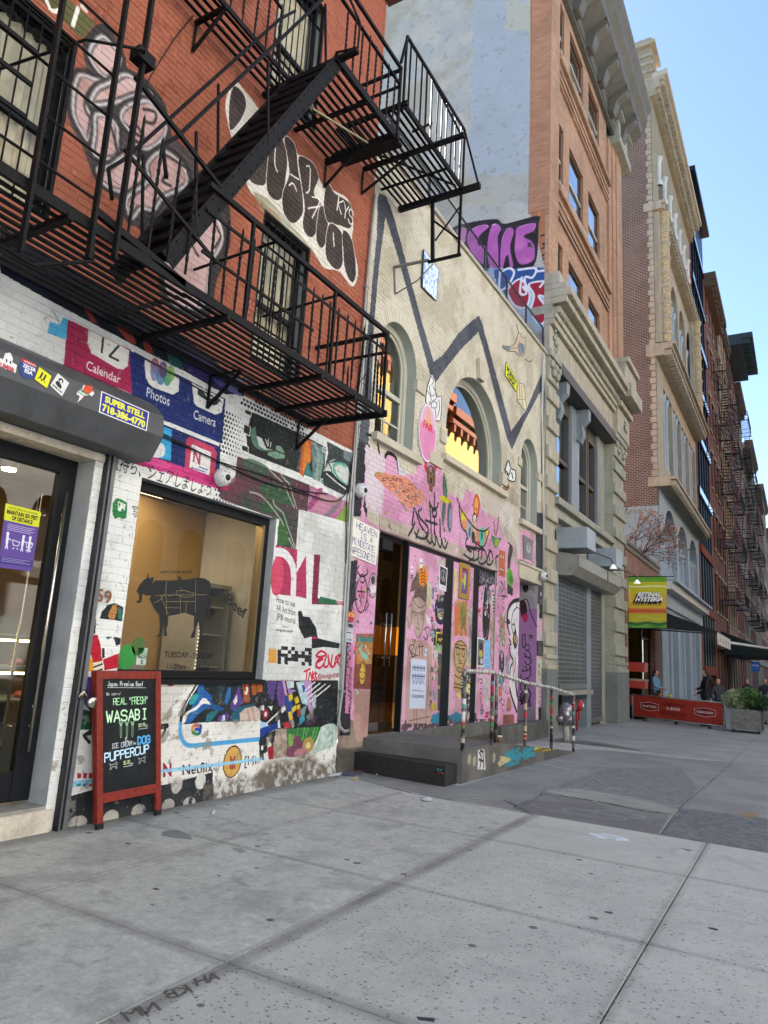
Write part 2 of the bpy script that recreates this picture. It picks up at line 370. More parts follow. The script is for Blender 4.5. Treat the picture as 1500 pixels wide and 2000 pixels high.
def uvquad(name,material,a,b,c,d,parent=None,thick=.004):
 """printed sheet a-b-c-d (bottom left, bottom right, top right, top left) with its own thickness"""
 a,b,c,d=(Vector(p)for p in(a,b,c,d));nrm=(b-a).cross(d-a).normalized()*thick
 me=bpy.data.meshes.new(name);me.from_pydata([a+nrm,b+nrm,c+nrm,d+nrm,a,b,c,d],[],[(0,1,2,3),(7,6,5,4),(0,4,5,1),(1,5,6,2),(2,6,7,3),(3,7,4,0)])
 u=me.uv_layers.new(name='UVMap');uvs=[(0,0),(1,0),(1,1),(0,1)]*2
 for li,lp in enumerate(me.loops):u.data[li].uv=uvs[lp.vertex_index]
 me.materials.append(material);o=bpy.data.objects.new(name,me);COL.objects.link(o)
 if parent:o.parent=parent
 return o
# ------------------------------------------------------------------ brick walls
def wallspans(y0,y1,z,holes):
 sp=[(y0,y1)]
 for h in holes:
  if h[0]=='r':_,a,b,c,d=h;k=(a,b)if c-.01<z<d+.01 else None
  else:
   _,a,b,c,zs,zt=h;k=None
   if c-.01<z<=zs:k=(a,b)
   elif zs<z<zt:t=(z-zs)/(zt-zs);r=(b-a)/2*math.sqrt(max(0,1-t*t));k=((a+b)/2-r,(a+b)/2+r)
  if k:
   n=[]
   for(p,q)in sp:
    if k[1]<=p or k[0]>=q:n.append((p,q));continue
    if k[0]>p:n.append((p,k[0]))
    if k[1]<q:n.append((k[1],q))
   sp=n
 return sp
def brick_wall(parent,x,y0,y1,z0,z1,holes,material,near,proud=.008,bl=.205,bh=.062,jt=.011,jit=.002):
 """every brick has its own edges; the largest in view are objects, the rest are joined"""
 full=[];v=[];f=[]
 hz=bh+jt;row=0;z=z0
 while z<z1-.01:
  zt=min(z+bh,z1)
  for(a,b)in wallspans(y0,y1,(z+zt)/2,holes):
   st=a-((a-y0+(row%2)*(bl+jt)/2)%(bl+jt));y=st
   while y<b:
    p,q=max(y,a),min(y+bl,b)
    if q-p>.02:
     full.append((p,q,z,zt,q-p>bl-.004 and zt-z>bh-.002))
    y+=bl+jt
  z+=hz;row+=1
 full.sort(key=lambda k:((k[0]+k[1])/2-near[0])**2+((k[2]+k[3])/2-near[1])**2)
 e=.0035
 me=bpy.data.meshes.new('brick')
 w,h=bl/2,bh/2
 def bx(w,h,d):return[(0,-w,-h),(0,w,-h),(0,w,h),(0,-w,h),(d,-w+e,-h+e),(d,w-e,-h+e),(d,w-e,h-e),(d,-w+e,h-e)]
 BF=[(4,5,6,7),(0,1,5,4),(1,2,6,5),(2,3,7,6),(3,0,4,7)]
 me.from_pydata(bx(w,h,proud),[],BF);me.materials.append(material);n=0
 for(p,q,a,b,ok)in full:
  if ok and n<300 and(a+b)/2>.12:
   o=bpy.data.objects.new('brick',me);COL.objects.link(o);o.parent=parent;o.location=(x+RS.randn()*jit,(p+q)/2,(a+b)/2);o.rotation_euler=(RS.randn()*.004,0,RS.randn()*.006);n+=1
  else:
   o0=len(v);d=proud+RS.randn()*jit;cy,cz=(p+q)/2,(a+b)/2
   v+=[(x+k[0],cy+k[1],cz+k[2])for k in bx((q-p)/2,(b-a)/2,d)];f+=[tuple(i+o0 for i in k)for k in BF]
 me=bpy.data.meshes.new('brick_courses');me.from_pydata(v,[],f);me.materials.append(material);me.update()
 o=bpy.data.objects.new('brick_courses',me);COL.objects.link(o);o.parent=parent;stuff(o);return o
def arc(yc,zs,ry,rz,n=20,t0=0,t1=math.pi):return[(yc+ry*math.cos(t0+(t1-t0)*i/n),zs+rz*math.sin(t0+(t1-t0)*i/n))for i in range(n+1)]
def holepoly(h,n=20):
 if h[0]=='r':_,a,b,c,d=h;return[(a,c),(b,c),(b,d),(a,d)]
 _,a,b,c,zs,zt=h;return[(a,c),(b,c)]+arc((a+b)/2,zs,(b-a)/2,zt-zs,n)
def sheet_with_holes(mb,x,outer,holes,depth=0.,jamb=None):
 """wall face x=const with openings and, behind them, the depth of the wall"""
 polys=[outer]+[holepoly(h)for h in holes];flat=[p for q in polys for p in q]
 for t in tessellate_polygon([[Vector((p[0],p[1],0))for p in q]for q in polys]):
  vs=[(x,flat[i][0],flat[i][1])for i in t]
  a=(Vector(vs[1])-Vector(vs[0])).cross(Vector(vs[2])-Vector(vs[0]))
  if a.x<0:vs=vs[::-1]
  mb.add(vs,[(0,1,2)])
 jm=jamb or mb
 if depth:
  for h in holes:
   q=holepoly(h)
   for i in range(len(q)):
    a,b=q[i],q[(i+1)%len(q)]
    jm.add([(x,a[0],a[1]),(x,b[0],b[1]),(x-depth,b[0],b[1]),(x-depth,a[0],a[1])],[(0,1,2,3)])
# ------------------------------------------------------------------ pavement
def gfn(px,py):q=G(px,py);return q.x,q.y
gc=Canvas('pavement_paint',-5.9,1.6,1.4,17.6,.007,gfn,'a9aaa4')
gc.a*=(1+.16*(fbm(gc.H,gc.W,1.1/.007,6,3)-.5)+.16*(gc.n2-.5)+.14*(fbm(gc.H,gc.W,3,2,19)-.5))[...,None]
t=fbm(gc.H,gc.W,.35/.007,5,77)
def gdark(c,amt,x,thr):k=np.clip((x-thr)*6,0,1)[...,None]*amt;c.a=c.a*(1-k)+cr('5f605f')*k
gdark(gc,.22,t,.54);gdark(gc,.3,fbm(gc.H,gc.W,16,4,311),.66)
XG=(np.arange(gc.W)+.5)*.007-5.9;YG=(np.arange(gc.H)+.5)*.007+1.4
def band(x0=None,y0=None,w=.05,amt=.2,lim=None):
 d=np.abs((XG[None,:]-x0)if x0 is not None else(YG[:,None]-y0));k=np.clip(1-d/w,0,1)**.6*amt*(.4+1.2*gc.n1)
 if lim:k=k*((YG[:,None]>lim[0])&(YG[:,None]<lim[1])&(XG[None,:]>lim[2])&(XG[None,:]<lim[3]))
 gc.a=gc.a*(1-k[...,None])+cr('4c4b48')*k[...,None]
gc.rect(-2.6,1.6,1.4,7.9,'b4b5af','a9aaa5',al=.6)
for x in(-4.2,-.87):band(x0=x,w=.05,amt=.22,lim=(1.4,7.9,-9,9))
band(x0=-2.56,w=.08,amt=.4,lim=(1.4,7.9,-9,9))
for y in(4.8,6.5):band(y0=y,w=.05,amt=.2)
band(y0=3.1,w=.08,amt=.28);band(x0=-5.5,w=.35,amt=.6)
for _ in range(46):
 x,y=RS.uniform(-5.2,1.2),RS.uniform(1.8,7.8);pts=[(x,y)]
 for _k in range(RS.randint(2,5)):pts.append((pts[-1][0]+RS.randn()*.16,pts[-1][1]+RS.randn()*.16))
 gc.line(pts,RS.uniform(.006,.05),['7c7d79','bcbcb6','6f706d'][RS.randint(3)],al=RS.uniform(.08,.3),raw=True,soft=.05,thr=.4)
gc.fill([(700,1505),(900,1535),(1133,1462),(1235,1470),(1330,1480),(1500,1493),(1500,1667),(1040,1590),(960,1575),(860,1560),(700,1522)],'777877','838482',al=.9)
gc.fill([(1065,1540),(1190,1500),(1330,1500),(1365,1540),(1330,1583),(1190,1555)],'6c6e6e','7c7e7e',al=.9,fine=True)
gc.fill([(1290,1630),(1325,1578),(1500,1598),(1500,1667)],'5f6162','707273',fine=True)
gc.fill([(1370,1545),(1440,1480),(1500,1493),(1500,1575)],'7e7f7c','8a8b88')
gc.fill([(1000,1578),(1062,1545),(1310,1588),(1285,1628),(1040,1590)],'6a6a69','7a7a78')
gc.fill([(1068,1540),(1130,1540),(1250,1560),(1325,1575),(1322,1592),(1240,1578),(1060,1548)],'93948f','85857f',jag=.02)
gc.fill([(940,1448),(1180,1400),(1500,1425),(1500,1490),(1330,1480),(1180,1452)],'8c8e8b','989a96',al=.75)
for pts in([(1060,1545),(1110,1556),(1180,1567),(1250,1582),(1318,1590)],[(1065,1542),(1045,1560),(1005,1575),(1040,1592)],[(870,1560),(930,1558),(985,1560),(1010,1575)],[(1290,1630),(1330,1575),(1365,1545),(1440,1482)],[(700,1522),(800,1547),(860,1560),(1040,1590)],[(975,1517),(1070,1540)],[(1180,1452),(1330,1482),(1500,1492)]):
 gc.line(pts,.014,'45433f',al=.7,thr=.4)
for x,y,rx,ry in((815,1595,.0,0),):pass
gc.fill([(318,1624),(345,1620),(368,1630),(377,1640),(340,1637),(315,1632)],'6e7072',al=.8)
gc.fill([(452,1655),(470,1656),(482,1663),(470,1666),(455,1660)],'75777a',al=.7)
for _ in range(95):
 x,y=-5.2+RS.rand()*6.6,1.6+RS.rand()*8;r=.008+RS.rand()**2*.022
 gc.ell((x,y),r*1.1,r,['4a4b4c','55504c','3b3d3f','6b6c6c'][RS.randint(4)],raw=True,al=.75)
for px,py,r in((305,1736,.02),(250,1648,.022),(428,1710,.012),(678,1679,.02),(1189,1782,.024),(1393,1814,.026),(1154,1706,.018),(760,1555,.01)):
 gc.ell((px,py),r*1.2,r*.8,'2f3133',al=.9)
gc.fill([(812,1985),(850,1988),(848,1996),(818,1992)],'33363a')
for pts,w in(([(1160,1630),(1185,1636),(1222,1641)],.06),([(1155,1628),(1190,1631),(1228,1640)],.05),([(1170,1636),(1205,1641)],.05)):
 gc.line(pts,w,'cfdcea',al=.8,thr=.35)
for _ in range(26):
 cx,cy=RS.uniform(1040,1290),RS.uniform(1470,1545);gc.line([(cx,cy),(cx+RS.uniform(20,75),cy+RS.uniform(2,12))],RS.uniform(.008,.03),'c4cedb',al=RS.uniform(.15,.5),thr=.45)
for c,r in(((1160,1590),.28),((1210,1590),.22),((1100,1580),.3)):gc.ell(c,r*1.2,r*.6,'b9c2cc',al=.3,w=.02)
gc.line([(1050,1490),(1100,1500),(1150,1507)],.04,'c9d5e0',al=.7,thr=.4);gc.line([(1070,1482),(1180,1496)],.03,'c9d5e0',al=.6,thr=.4)
gc.fill([(1440,1585),(1475,1588),(1485,1594),(1462,1598),(1445,1592)],'8a6f4e',al=.7)
gc.hand('AH',(428,1912),(385,1925),(422,1898),.013,'4a4743',jit=.1)
gc.hand('KB',(375,1938),(325,1952),(362,1924),.013,'4a4743',jit=.1)
gc.hand('NM',(312,1972),(250,1992),(298,1958),.013,'4a4743',jit=.1)
for _ in range(7000):
 x=RS.uniform(-2.6,1.3);y=1.5+RS.rand()**1.6*5;i=int((y-1.4)/.007);j=int((x+5.9)/.007)
 gc.a[i:i+1,j:j+RS.randint(1,3)]=gc.a[i,j]*RS.uniform(.35,.7)
GM=gc.material('pavement_concrete','xy',rough=.88,bump=.5,spec=.25,bscale=170)
nt=GM.node_tree;b=nt.nodes['Principled BSDF'];imn=[n for n in nt.nodes if n.type=='TEX_IMAGE'][0]
g=nt.nodes.new('ShaderNodeNewGeometry');no=nt.nodes.new('ShaderNodeTexNoise');no.inputs['Scale'].default_value=110;no.inputs['Detail'].default_value=7;no.inputs['Roughness'].default_value=.75;nt.links.new(g.outputs['Position'],no.inputs['Vector'])
mr=nt.nodes.new('ShaderNodeMapRange');mr.inputs[1].default_value=.3;mr.inputs[2].default_value=.7;mr.inputs[3].default_value=.72;mr.inputs[4].default_value=1.26;nt.links.new(no.outputs[0],mr.inputs[0])
mx=nt.nodes.new('ShaderNodeMix');mx.data_type='RGBA';mx.blend_type='MULTIPLY';mx.inputs['Factor'].default_value=1
nt.links.new(imn.outputs[0],mx.inputs['A']);nt.links.new(mr.outputs[0],mx.inputs['B']);nt.links.new(mx.outputs['Result'],b.inputs['Base Color'])
FARM=mat('pavement_concrete_far','8d8f8c',.9,var=.12,scale=1.3,bump=.25,bscale=120,stain='6a6a67',stain_amt=.5)
side=thing('sidewalk','x','x');del side['label'],side['category'];side['kind']='structure'
bed=mat('joint_dirt','45423d',.95,var=.3,scale=20)
mb=MB();ys=[-6,9,20,40,80,160,400]
for a,b in zip(ys[:-1],ys[1:]):mb.quad((-7.5,a,gz(a)-.03),(1.35,a,gz(a)-.03),(1.35,b,gz(b)-.03),(-7.5,b,gz(b)-.03))
mb.build('joint_bed',bed,side)
def slab(x0,x1,y0,y1,g0=.004,dz=0.,e=.006,poly=None,m=GM):
 x0+=g0;x1-=g0;y0+=g0;y1-=g0;v=[];zz=lambda y:gz(y)+dz
 for(d,h)in((0,-.06),(0,-.004),(e,0)):
  for(x,y)in((x0+d,y0+d),(x1-d,y0+d),(x1-d,y1-d),(x0+d,y1-d)):v.append((x,y,zz(y)+h))
 me=MB().add(v,[(8,9,10,11)]+[(i+k,(i+1)%4+k,(i+1)%4+4+k,i+4+k)for k in(0,4)for i in range(4)])
 return me.build('slab',m,side)
xs=[-5.9,-4.2,-2.6,-.87,1.15];yy=[-1.9,-.3,1.4,3.1,4.8,6.5,7.9]
for i in range(4):
 for j in range(6):slab(xs[i],xs[i+1],yy[j],yy[j+1],.004,RS.randn()*.001,m=GM if j>1 else FARM)
slab(-2.605,-2.595,-1.9,7.9,-.003,-.012,m=bed)if False else None
def flag(poly,dz=0.):
 poly=[(G(*p).x,G(*p).y)for p in poly];ar=sum(poly[i][0]*poly[(i+1)%len(poly)][1]-poly[(i+1)%len(poly)][0]*poly[i][1]for i in range(len(poly)))
 if ar<0:poly=poly[::-1]
 c=np.mean(poly,0);n=len(poly);v=[]
 for(k,h)in((.004,-.05),(.004,-.003),(.010,0)):
  for p in poly:d=np.array(p)-c;d=d*(1-k/np.linalg.norm(d));q=c+d;v.append((q[0],q[1],gz(q[1])+h+dz))
 top=[Vector((p[0],p[1],0))for p in v[2*n:]]
 fs=[tuple(i+2*n for i in t)for t in tessellate_polygon([top])]
 fs=[f if(Vector(v[f[1]])-Vector(v[f[0]])).cross(Vector(v[f[2]])-Vector(v[f[0]])).z>0 else f[::-1]for f in fs]
 fs+=[(i+k,(i+1)%n+k,(i+1)%n+n+k,i+n+k)for k in(0,n)for i in range(n)]
 MB().add(v,fs).build('slab',GM,side)
flag([(630,1497),(690,1480),(905,1500),(1070,1541),(1048,1558),(1010,1574),(985,1562),(930,1559),(870,1560),(800,1547),(700,1523),(640,1512)])
flag([(640,1514),(700,1525),(800,1549),(870,1562),(930,1561),(983,1564),(1036,1588),(850,1600),(560,1540)],-.001)
flag([(1070,1541),(905,1500),(1100,1440),(1180,1451),(1330,1481),(1437,1490),(1362,1545),(1328,1578),(1250,1561),(1180,1553)])
flag([(1072,1543),(1180,1555),(1250,1563),(1326,1579),(1316,1591),(1250,1582),(1180,1567),(1110,1556),(1062,1547)],.002)
flag([(1012,1575),(1050,1560),(1062,1548),(1110,1558),(1180,1569),(1250,1584),(1314,1592),(1288,1629),(1150,1608),(1042,1590)],-.001)
slab(-1.30,1.15,7.9,9.7,.006,.002);slab(-1.30,1.15,9.7,11.3,.006,-.002);slab(-1.30,1.15,11.3,16.2,.006,.001)
for i,(a,b)in enumerate(((-6.4,-3.0),(-3.0,-1.30),(-1.30,1.15))):
 for j in range(14):
  if i<2 and j==0:slab(a,b,16.2 if i else 16.2,17.9,.006,0,m=FARM);continue
  slab(a,b,16.2+j*1.7,17.9+j*1.7,.006,RS.randn()*.001,m=FARM)
slab(-5.9,-3.9,9.0,16.2,0,-.02,m=FARM)
m_=MB();[m_.quad((-5.3,a,gz(a)-.008),(-1.29,a,gz(a)-.008),(-1.29,b,gz(b)-.008),(-5.3,b,gz(b)-.008))for a,b in((7.9,9),(9,16.2))];m_.build('patch_bed',GM,side)
mb=MB()
for a,b in((40,80),(80,160),(160,420)):mb.quad((-8,a,gz(a)-.001),(1.15,a,gz(a)-.001),(1.15,b,gz(b)-.001),(-8,b,gz(b)-.001))
mb.build('far_paving',FARM,side)
mb=MB()
for a,b in((-20,9),(9,60),(60,400)):
 mb.add([(1.15,a,gz(a)-.15),(1.3,a,gz(a)-.15),(1.3,a,gz(a)),(1.15,a,gz(a)),(1.15,b,gz(b)-.15),(1.3,b,gz(b)-.15),(1.3,b,gz(b)),(1.15,b,gz(b))],[(0,1,2,3),(1,5,6,2),(3,2,6,7),(7,6,5,4),(0,3,7,4)])
struct(mb.build('kerb',mat('kerb_granite','7d7d7c',.8,var=.2,scale=30)))
ROAD=mat('asphalt','626262',.9,var=.2,scale=4,bump=.5,bscale=150)
mb=MB()
for a,b in((-40,9),(9,60),(60,600)):mb.quad((1.3,a,gz(a)-.14),(11.5,a,gz(a)-.14),(11.5,b,gz(b)-.14),(1.3,b,gz(b)-.14))
struct(mb.build('road',ROAD))
mb=MB()
for a,b in((-40,9),(9,60),(60,600)):mb.quad((11.5,a,gz(a)),(16,a,gz(a)),(16,b,gz(b)),(11.5,b,gz(b)));mb.quad((11.5,a,gz(a)-.15),(11.5,b,gz(b)-.15),(11.5,b,gz(b)),(11.5,a,gz(a)))
struct(mb.build('opposite_sidewalk',FARM))
mb=MB().quad((-400,-300,-6),(400,-300,-6),(400,900,-6),(-400,900,-6));struct(mb.build('ground',mat('city_ground','6f6d69',.9)))
# ------------------------------------------------------------------ painted front of the brick house
c1=Canvas('brick_house_paint',1.6,8.36,-.05,10.6,.0045,P,'a3543b')
BR,BR2='935640','7e4636'
c1.rect(1.6,8.36,4.2,10.6,BR,'a4604a');t=fbm(c1.H,c1.W,40,5,31);k=np.clip((t-.6)*5,0,.35)[...,None];c1.a=c1.a*(1-k)+cr('6e3526')*k
k=np.clip((c1.n2-.72)*8,0,.5)[...,None];c1.a=c1.a*(1-k)+cr('c98a70')*k
c1.rect(1.6,8.36,-.05,4.42,'dcdcd8','cfd2d2')
pink,dk,wh='c6a8a4','35302f','e2dcdc'
def X1(k,ox=0,oy=0,s=3.):return lambda L:[(ox+x/s,oy+y/s)for x,y in L]
a=X1(0)
c1.fill(a([(560,150),(640,165),(730,330),(745,400),(840,450),(960,600),(990,740),(1010,800),(1120,900),(1180,1020),(1330,1180),(1350,1380),(1330,1500),(1270,1640),(1220,1860),(1080,1850),(980,1800),(930,1700),(920,1560),(820,1350),(750,1310),(690,1180),(560,1060),(490,880),(400,700),(405,560),(440,410),(500,400),(480,260)]),dk,'5b4f4e',sm=True)
for L in([(590,205),(660,260),(710,330),(690,400),(640,470),(560,410),(515,300)],[(450,440),(545,450),(600,480),(530,560),(510,640),(540,700),(520,830),(480,790),(420,650)],[(640,480),(740,430),(840,500),(900,560),(800,560),(690,600),(560,620),(520,600),(560,520)],[(810,590),(880,590),(970,700),(970,800),(880,880),(800,860),(760,780),(700,690),(730,620)],[(560,660),(680,720),(690,860),(690,920),(620,940),(540,900),(550,780)],[(560,990),(640,970),(740,900),(840,960),(850,1080),(790,1140),(700,1130),(600,1080)],[(860,950),(960,870),(1080,960),(1100,1080),(960,1160),(900,1240),(820,1230),(760,1290),(730,1170),(860,1060)],[(1150,1270),(1220,1220),(1300,1300),(1310,1420),(1240,1560),(1200,1800),(1080,1820),(1000,1790),(960,1660),(960,1500),(1040,1420),(1060,1330)]):
 c1.fill(a(L),pink,'b08a82',sm=True);c1.line(a(L),.085,dk,al=.9,soft=.02,close=True);c1.line([((x-.0)*.93+sum(p[0]for p in a(L))/len(L)*.07,y*.93+sum(p[1]for p in a(L))/len(L)*.07)for x,y in a(L)],.03,wh,al=.9,soft=.03,close=True,thr=.2)
for L in([(840,640),(910,660),(900,720),(850,715)],[(760,750),(800,790),(840,800),(800,740)],[(950,900),(1020,940),(1080,980)],[(620,680),(660,780),(690,900)],[(730,920),(760,850),(800,830),(830,860)],[(980,1020),(950,1060),(1000,1090)],[(1100,1370),(1130,1450),(1160,1500)],[(1240,1290),(1290,1380),(1260,1450)],[(1090,1800),(1110,1870),(1150,1830),(1180,1860),(1200,1800)],[(1240,1570),(1260,1600),(1300,1560),(1310,1480)],[(1130,1680),(1170,1720),(1160,1790)]):
 c1.line(a(L),.03,dk,soft=.02)
c1.fill(a([(230,0),(400,0),(560,140),(470,230),(340,90)]),'5c5a35','4c4a2c');c1.line(a([(270,0),(300,60),(350,60),(360,0)]),.04,'e4e0d4');c1.line(a([(455,50),(425,150)]),.04,'e4e0d4');c1.line(a([(480,40),(500,60)]),.05,'cfc0b4')
b=X1(0,400,0,2.6786)
c1.fill(b([(160,430),(210,480),(260,540),(330,640),(420,710),(480,800),(560,850),(610,960),(680,1000),(750,1050),(775,1180),(770,1260),(800,1420),(770,1500),(700,1420),(620,1400),(560,1310),(440,1230),(380,1130),(250,1020),(200,910),(120,650),(110,520)]),'dcdad2',al=.95,sm=True)
for L in([(150,450),(200,490),(215,560),(180,640),(130,680),(125,540)],[(240,860),(300,760),(330,800),(330,900),(310,970),(250,960),(220,910)],[(345,740),(400,720),(430,830),(420,950),(400,1040),(350,1040),(320,960)],[(415,720),(470,760),(490,900),(510,1010),(510,1120),(460,1170),(410,1110),(405,1010),(440,900)],[(490,820),(560,850),(595,930),(570,1010),(610,1080),(580,1220),(540,1240),(510,1180),(520,1080),(500,940)],[(600,1080),(640,1120),(640,1240),(610,1300),(580,1240)],[(640,960),(680,1010),(760,1070),(765,1190),(700,1180),(640,1160),(620,1060)],[(650,1170),(720,1230),(720,1380),(680,1410),(630,1330)],[(720,1210),(770,1260),(790,1420),(770,1480),(730,1400)]):
 c1.fill(b(L),'4b403c','3c3331',sm=True);c1.line(b(L),.012,'e6e2dc',soft=.01,close=True)
for L in([(440,970),(460,960),(480,1000)],[(445,910),(490,940)],[(530,870),(550,880),(545,990),(530,1010)],[(540,1090),(600,1080)],[(560,1030),(600,1050),(560,1140)],[(670,1220),(675,1290)],[(720,1290),(722,1350)],[(370,730),(365,860),(380,900)]):c1.line(b(L),.022,'e6e2dc',soft=.008)
c1.hand('KYS',b([(690,1100)])[0],b([(770,1180)])[0],b([(700,1030)])[0],.022,'e6e2dc',jit=.1)
c1.fill(b([(250,1000),(330,1040),(420,1140),(560,1300),(600,1380),(560,1320),(290,1100)]),'7f7a5a','a8a592',al=.7)
c1.fill([(0,440),(60,480),(120,520),(190,560),(260,600),(330,640),(400,690),(455,735),(470,770),(440,770),(380,735),(277,683),(133,607),(0,533)],'161b2a','0f1118')
for L,cc in(([(160,597),(172,600),(190,632),(178,630)],'a4402a'),([(218,615),(235,622),(262,672),(250,668),(228,640)],'b3452b'),([(270,650),(285,655),(300,692),(285,688)],'a4402a'),([(246,632),(252,634),(266,672),(258,668)],'8d3a2c')):c1.fill(L,cc,'7a3024')
c1.fill([(320,668),(345,680),(360,725),(330,712)],'1c4a4a');c1.fill([(345,680),(400,700),(440,735),(455,768),(420,760),(365,728)],'332a5c','241f3f');c1.fill([(395,715),(430,728),(446,762),(425,752)],'4a4a86')
c1.fill([(440,730),(475,745),(470,775),(446,763)],'6c6c9c')
c1.fill([(0,400),(0,533),(133,607),(0,600)],'d2cfc6','c6c2b8',al=.0)
c1.fill([(97,628),(117,635),(122,620),(133,625),(132,650),(127,663),(92,650)],'4aa3cc');c1.line([(103,608),(118,636)],.008,'3a7fa6')
c1.fill([(132,624),(172,643),(254,683),(262,700),(260,770),(185,740),(124,715),(129,660)],'a12a52','93244a')
c1.fill([(172,644),(170,672),(178,690),(228,720),(240,722),(249,715),(252,684)],'d9d8d2')
c1.line([(201,661),(198,688)],.022,'2f3436',sm=False);c1.line([(231,676),(213,696),(230,704)],.022,'2f3436',sm=False)
c1.text('Calendar',(167,721),(234,750),(169,703),'dcdad6',bold=.01)
c1.fill([(252,684),(440,779),(433,867),(300,813),(297,800),(258,772),(255,740)],'22306a','1c2a60')
c1.fill([(282,703),(350,738),(348,765),(337,771),(298,757),(290,750),(283,735)],'dddcd8')
for(x,y),cc in(((302,715),'a0445e'),((301,728),'6f7fae'),((313,736),'3f6f9e'),((326,738),'2f8a6a'),((333,730),'7bb054'),((318,722),'5a3f6a')):c1.ell((x,y),.055,.085,cc,al=.75)
c1.fill([(374,748),(437,780),(432,806),(420,810),(384,794),(378,787)],'dddcd8');c1.fill([(385,757),(430,780),(424,790),(417,792),(385,770)],'2c3a36');c1.line([(397,757),(402,772),(415,776),(418,765)],.02,'d6dcd8')
c1.text('Photos',(285,774),(330,793),(287,755),'dcdcda',bold=.01);c1.text('Camera',(377,817),(420,834),(379,799),'dcdcda',bold=.01)
c1.fill([(260,812),(300,822),(430,873),(428,920),(400,935),(262,880)],'1f2d66','1b2858')
c1.fill([(262,815),(301,826),(335,840),(333,901),(270,880)],'2f97cc','3ba4d6');c1.fill([(285,862),(296,855),(305,862),(318,868),(322,882),(314,894),(290,890),(278,876)],'d7dde2',sm=True)
c1.fill([(363,858),(370,853),(418,874),(423,885),(418,935),(405,938),(360,915)],'ba4462','ad3c5a');c1.fill([(374,868),(412,884),(408,930),(369,912)],'d9dadc');c1.text('N',(376,900),(390,908),(378,876),'a63a58',bold=.03);c1.line([(388,912),(404,918)],.012,'4a5a9a');c1.line([(374,913),(400,922)],.008,'4a5a9a')
for i in range(60):
 t=i/60;x,y=262+t*170,688+t*96;c1.line([(x,y),(x+2.6,y+3)],.012,'23262c')
for i in range(30):
 for j in range(8):
  y,z=5.575+j*.047,4.13-i*.05;r=.016*(1-abs(j-1)*.1)*(1 if i<10 else.8 if i>17 else.35)
  if 11<i<17 and j>3:continue
  c1.ell((y+(i%2)*.023,z),r,r*1.1,'24272c',raw=True)
for i in range(22):
 for j in range(7):
  if RS.rand()<.8:y,z=5.85+i*.06+(j%2)*.03,4.62-j*.05;c1.ell((y,z),.022,.018,'2a2b2e',raw=True)
p=X1(0,430,770,5.5556)
c1.fill(p([(340,190),(870,430),(1150,580),(1110,950),(820,840),(300,640),(280,440)]),'2f3331','262a2b')
c1.fill(p([(870,430),(900,470),(900,780),(820,840),(860,640)]),'5c5c60','47474b',fine=True);c1.fill(p([(900,470),(990,510),(990,700),(900,900),(850,850)]),'c0602f','96502c');c1.fill(p([(930,500),(960,560),(975,720),(900,860),(900,700)]),'d98a35',al=.8,sm=True)
c1.fill(p([(950,720),(1000,900),(900,870)]),'3c7a78');c1.fill(p([(990,510),(1150,590),(1080,950),(1000,920)]),'7f9a94','566a70',fine=True);c1.line(p([(1040,560),(1060,720),(1040,900)]),.05,'9cb4a4',al=.6,soft=.04)
c1.fill(p([(380,350),(385,430),(440,540),(520,600),(580,610),(500,620),(400,590),(345,520),(330,400)]),'6f9480','557a68',sm=True);c1.fill(p([(390,450),(450,480),(500,590),(580,600),(480,600),(420,560)]),'cfd4d2')
c1.fill(p([(600,560),(650,560),(700,640),(690,700),(600,700),(510,660),(520,630),(600,620)]),'6a8f7c','8fae98');c1.line(p([(590,610),(640,630),(700,655)]),.018,'26332c')
c1.line(p([(490,490),(515,560),(520,490)]),.014,'d6d9d8');c1.line(p([(550,520),(540,570)]),.014,'d6d9d8')
for L in([(270,160),(340,190),(330,240),(262,205)],[(255,320),(325,355),(318,455),(248,415)],[(235,545),(305,575),(298,640),(230,605)],[(1110,575),(1155,595),(1150,640),(1105,615)],[(1090,915),(1130,930),(1125,985),(1085,965)]):
 c1.fill(p(L),'2b2e30' if L[0][0]<900 else '7f9a94');c1.line(p(L),.012,'d8dad8',sm=False,close=True)
c1.fill(p([(1155,510),(1345,610),(1425,640),(1400,1040),(1330,1090),(1120,990),(1110,880),(1170,640)]),'3e4443','33393a')
c1.fill(p([(1340,615),(1425,650),(1415,740),(1335,700)]),'6d7a7e');c1.fill(p([(1130,840),(1170,760),(1260,740),(1370,770),(1400,900),(1380,1000),(1280,930),(1200,850)]),'b9c4c0','cfd6d2',sm=True)
c1.line(p([(1240,850),(1230,780),(1290,745),(1360,780)]),.05,'4f9c84',al=.8,soft=.03);c1.line(p([(1240,850),(1300,930),(1380,990)]),.035,'57a48c',al=.8);c1.line(p([(1140,850),(1200,860),(1290,950),(1390,1020)]),.04,'1f2526');c1.line(p([(1150,860),(1230,930),(1360,1030)]),.02,'d4dad6');c1.line(p([(1120,830),(1180,740),(1240,710)]),.03,'9fb6ac',al=.7)
c1.line(p([(1170,740),(1200,800),(1205,850)]),.02,'202627')
c1.fill(p([(185,670),(530,810),(970,985),(940,1280),(850,1250),(820,1680),(615,1640),(640,1360),(85,1170),(0,1130),(-30,980),(150,960)]),'34443a','5a3f48',fine=False)
t1=dict(al=.75,sm=True)
c1.fill(p([(230,740),(330,700),(520,800),(470,900),(330,870)]),'3d5c48',**t1);c1.fill(p([(420,1000),(560,960),(720,1060),(820,1200),(620,1170),(480,1100)]),'2f5f3c',**t1);c1.fill(p([(640,1400),(700,1420),(740,1600),(640,1640),(620,1500)]),'3b6a34',**t1);c1.fill(p([(160,900),(280,1000),(180,1080),(60,1020)]),'6d3c4a',**t1)
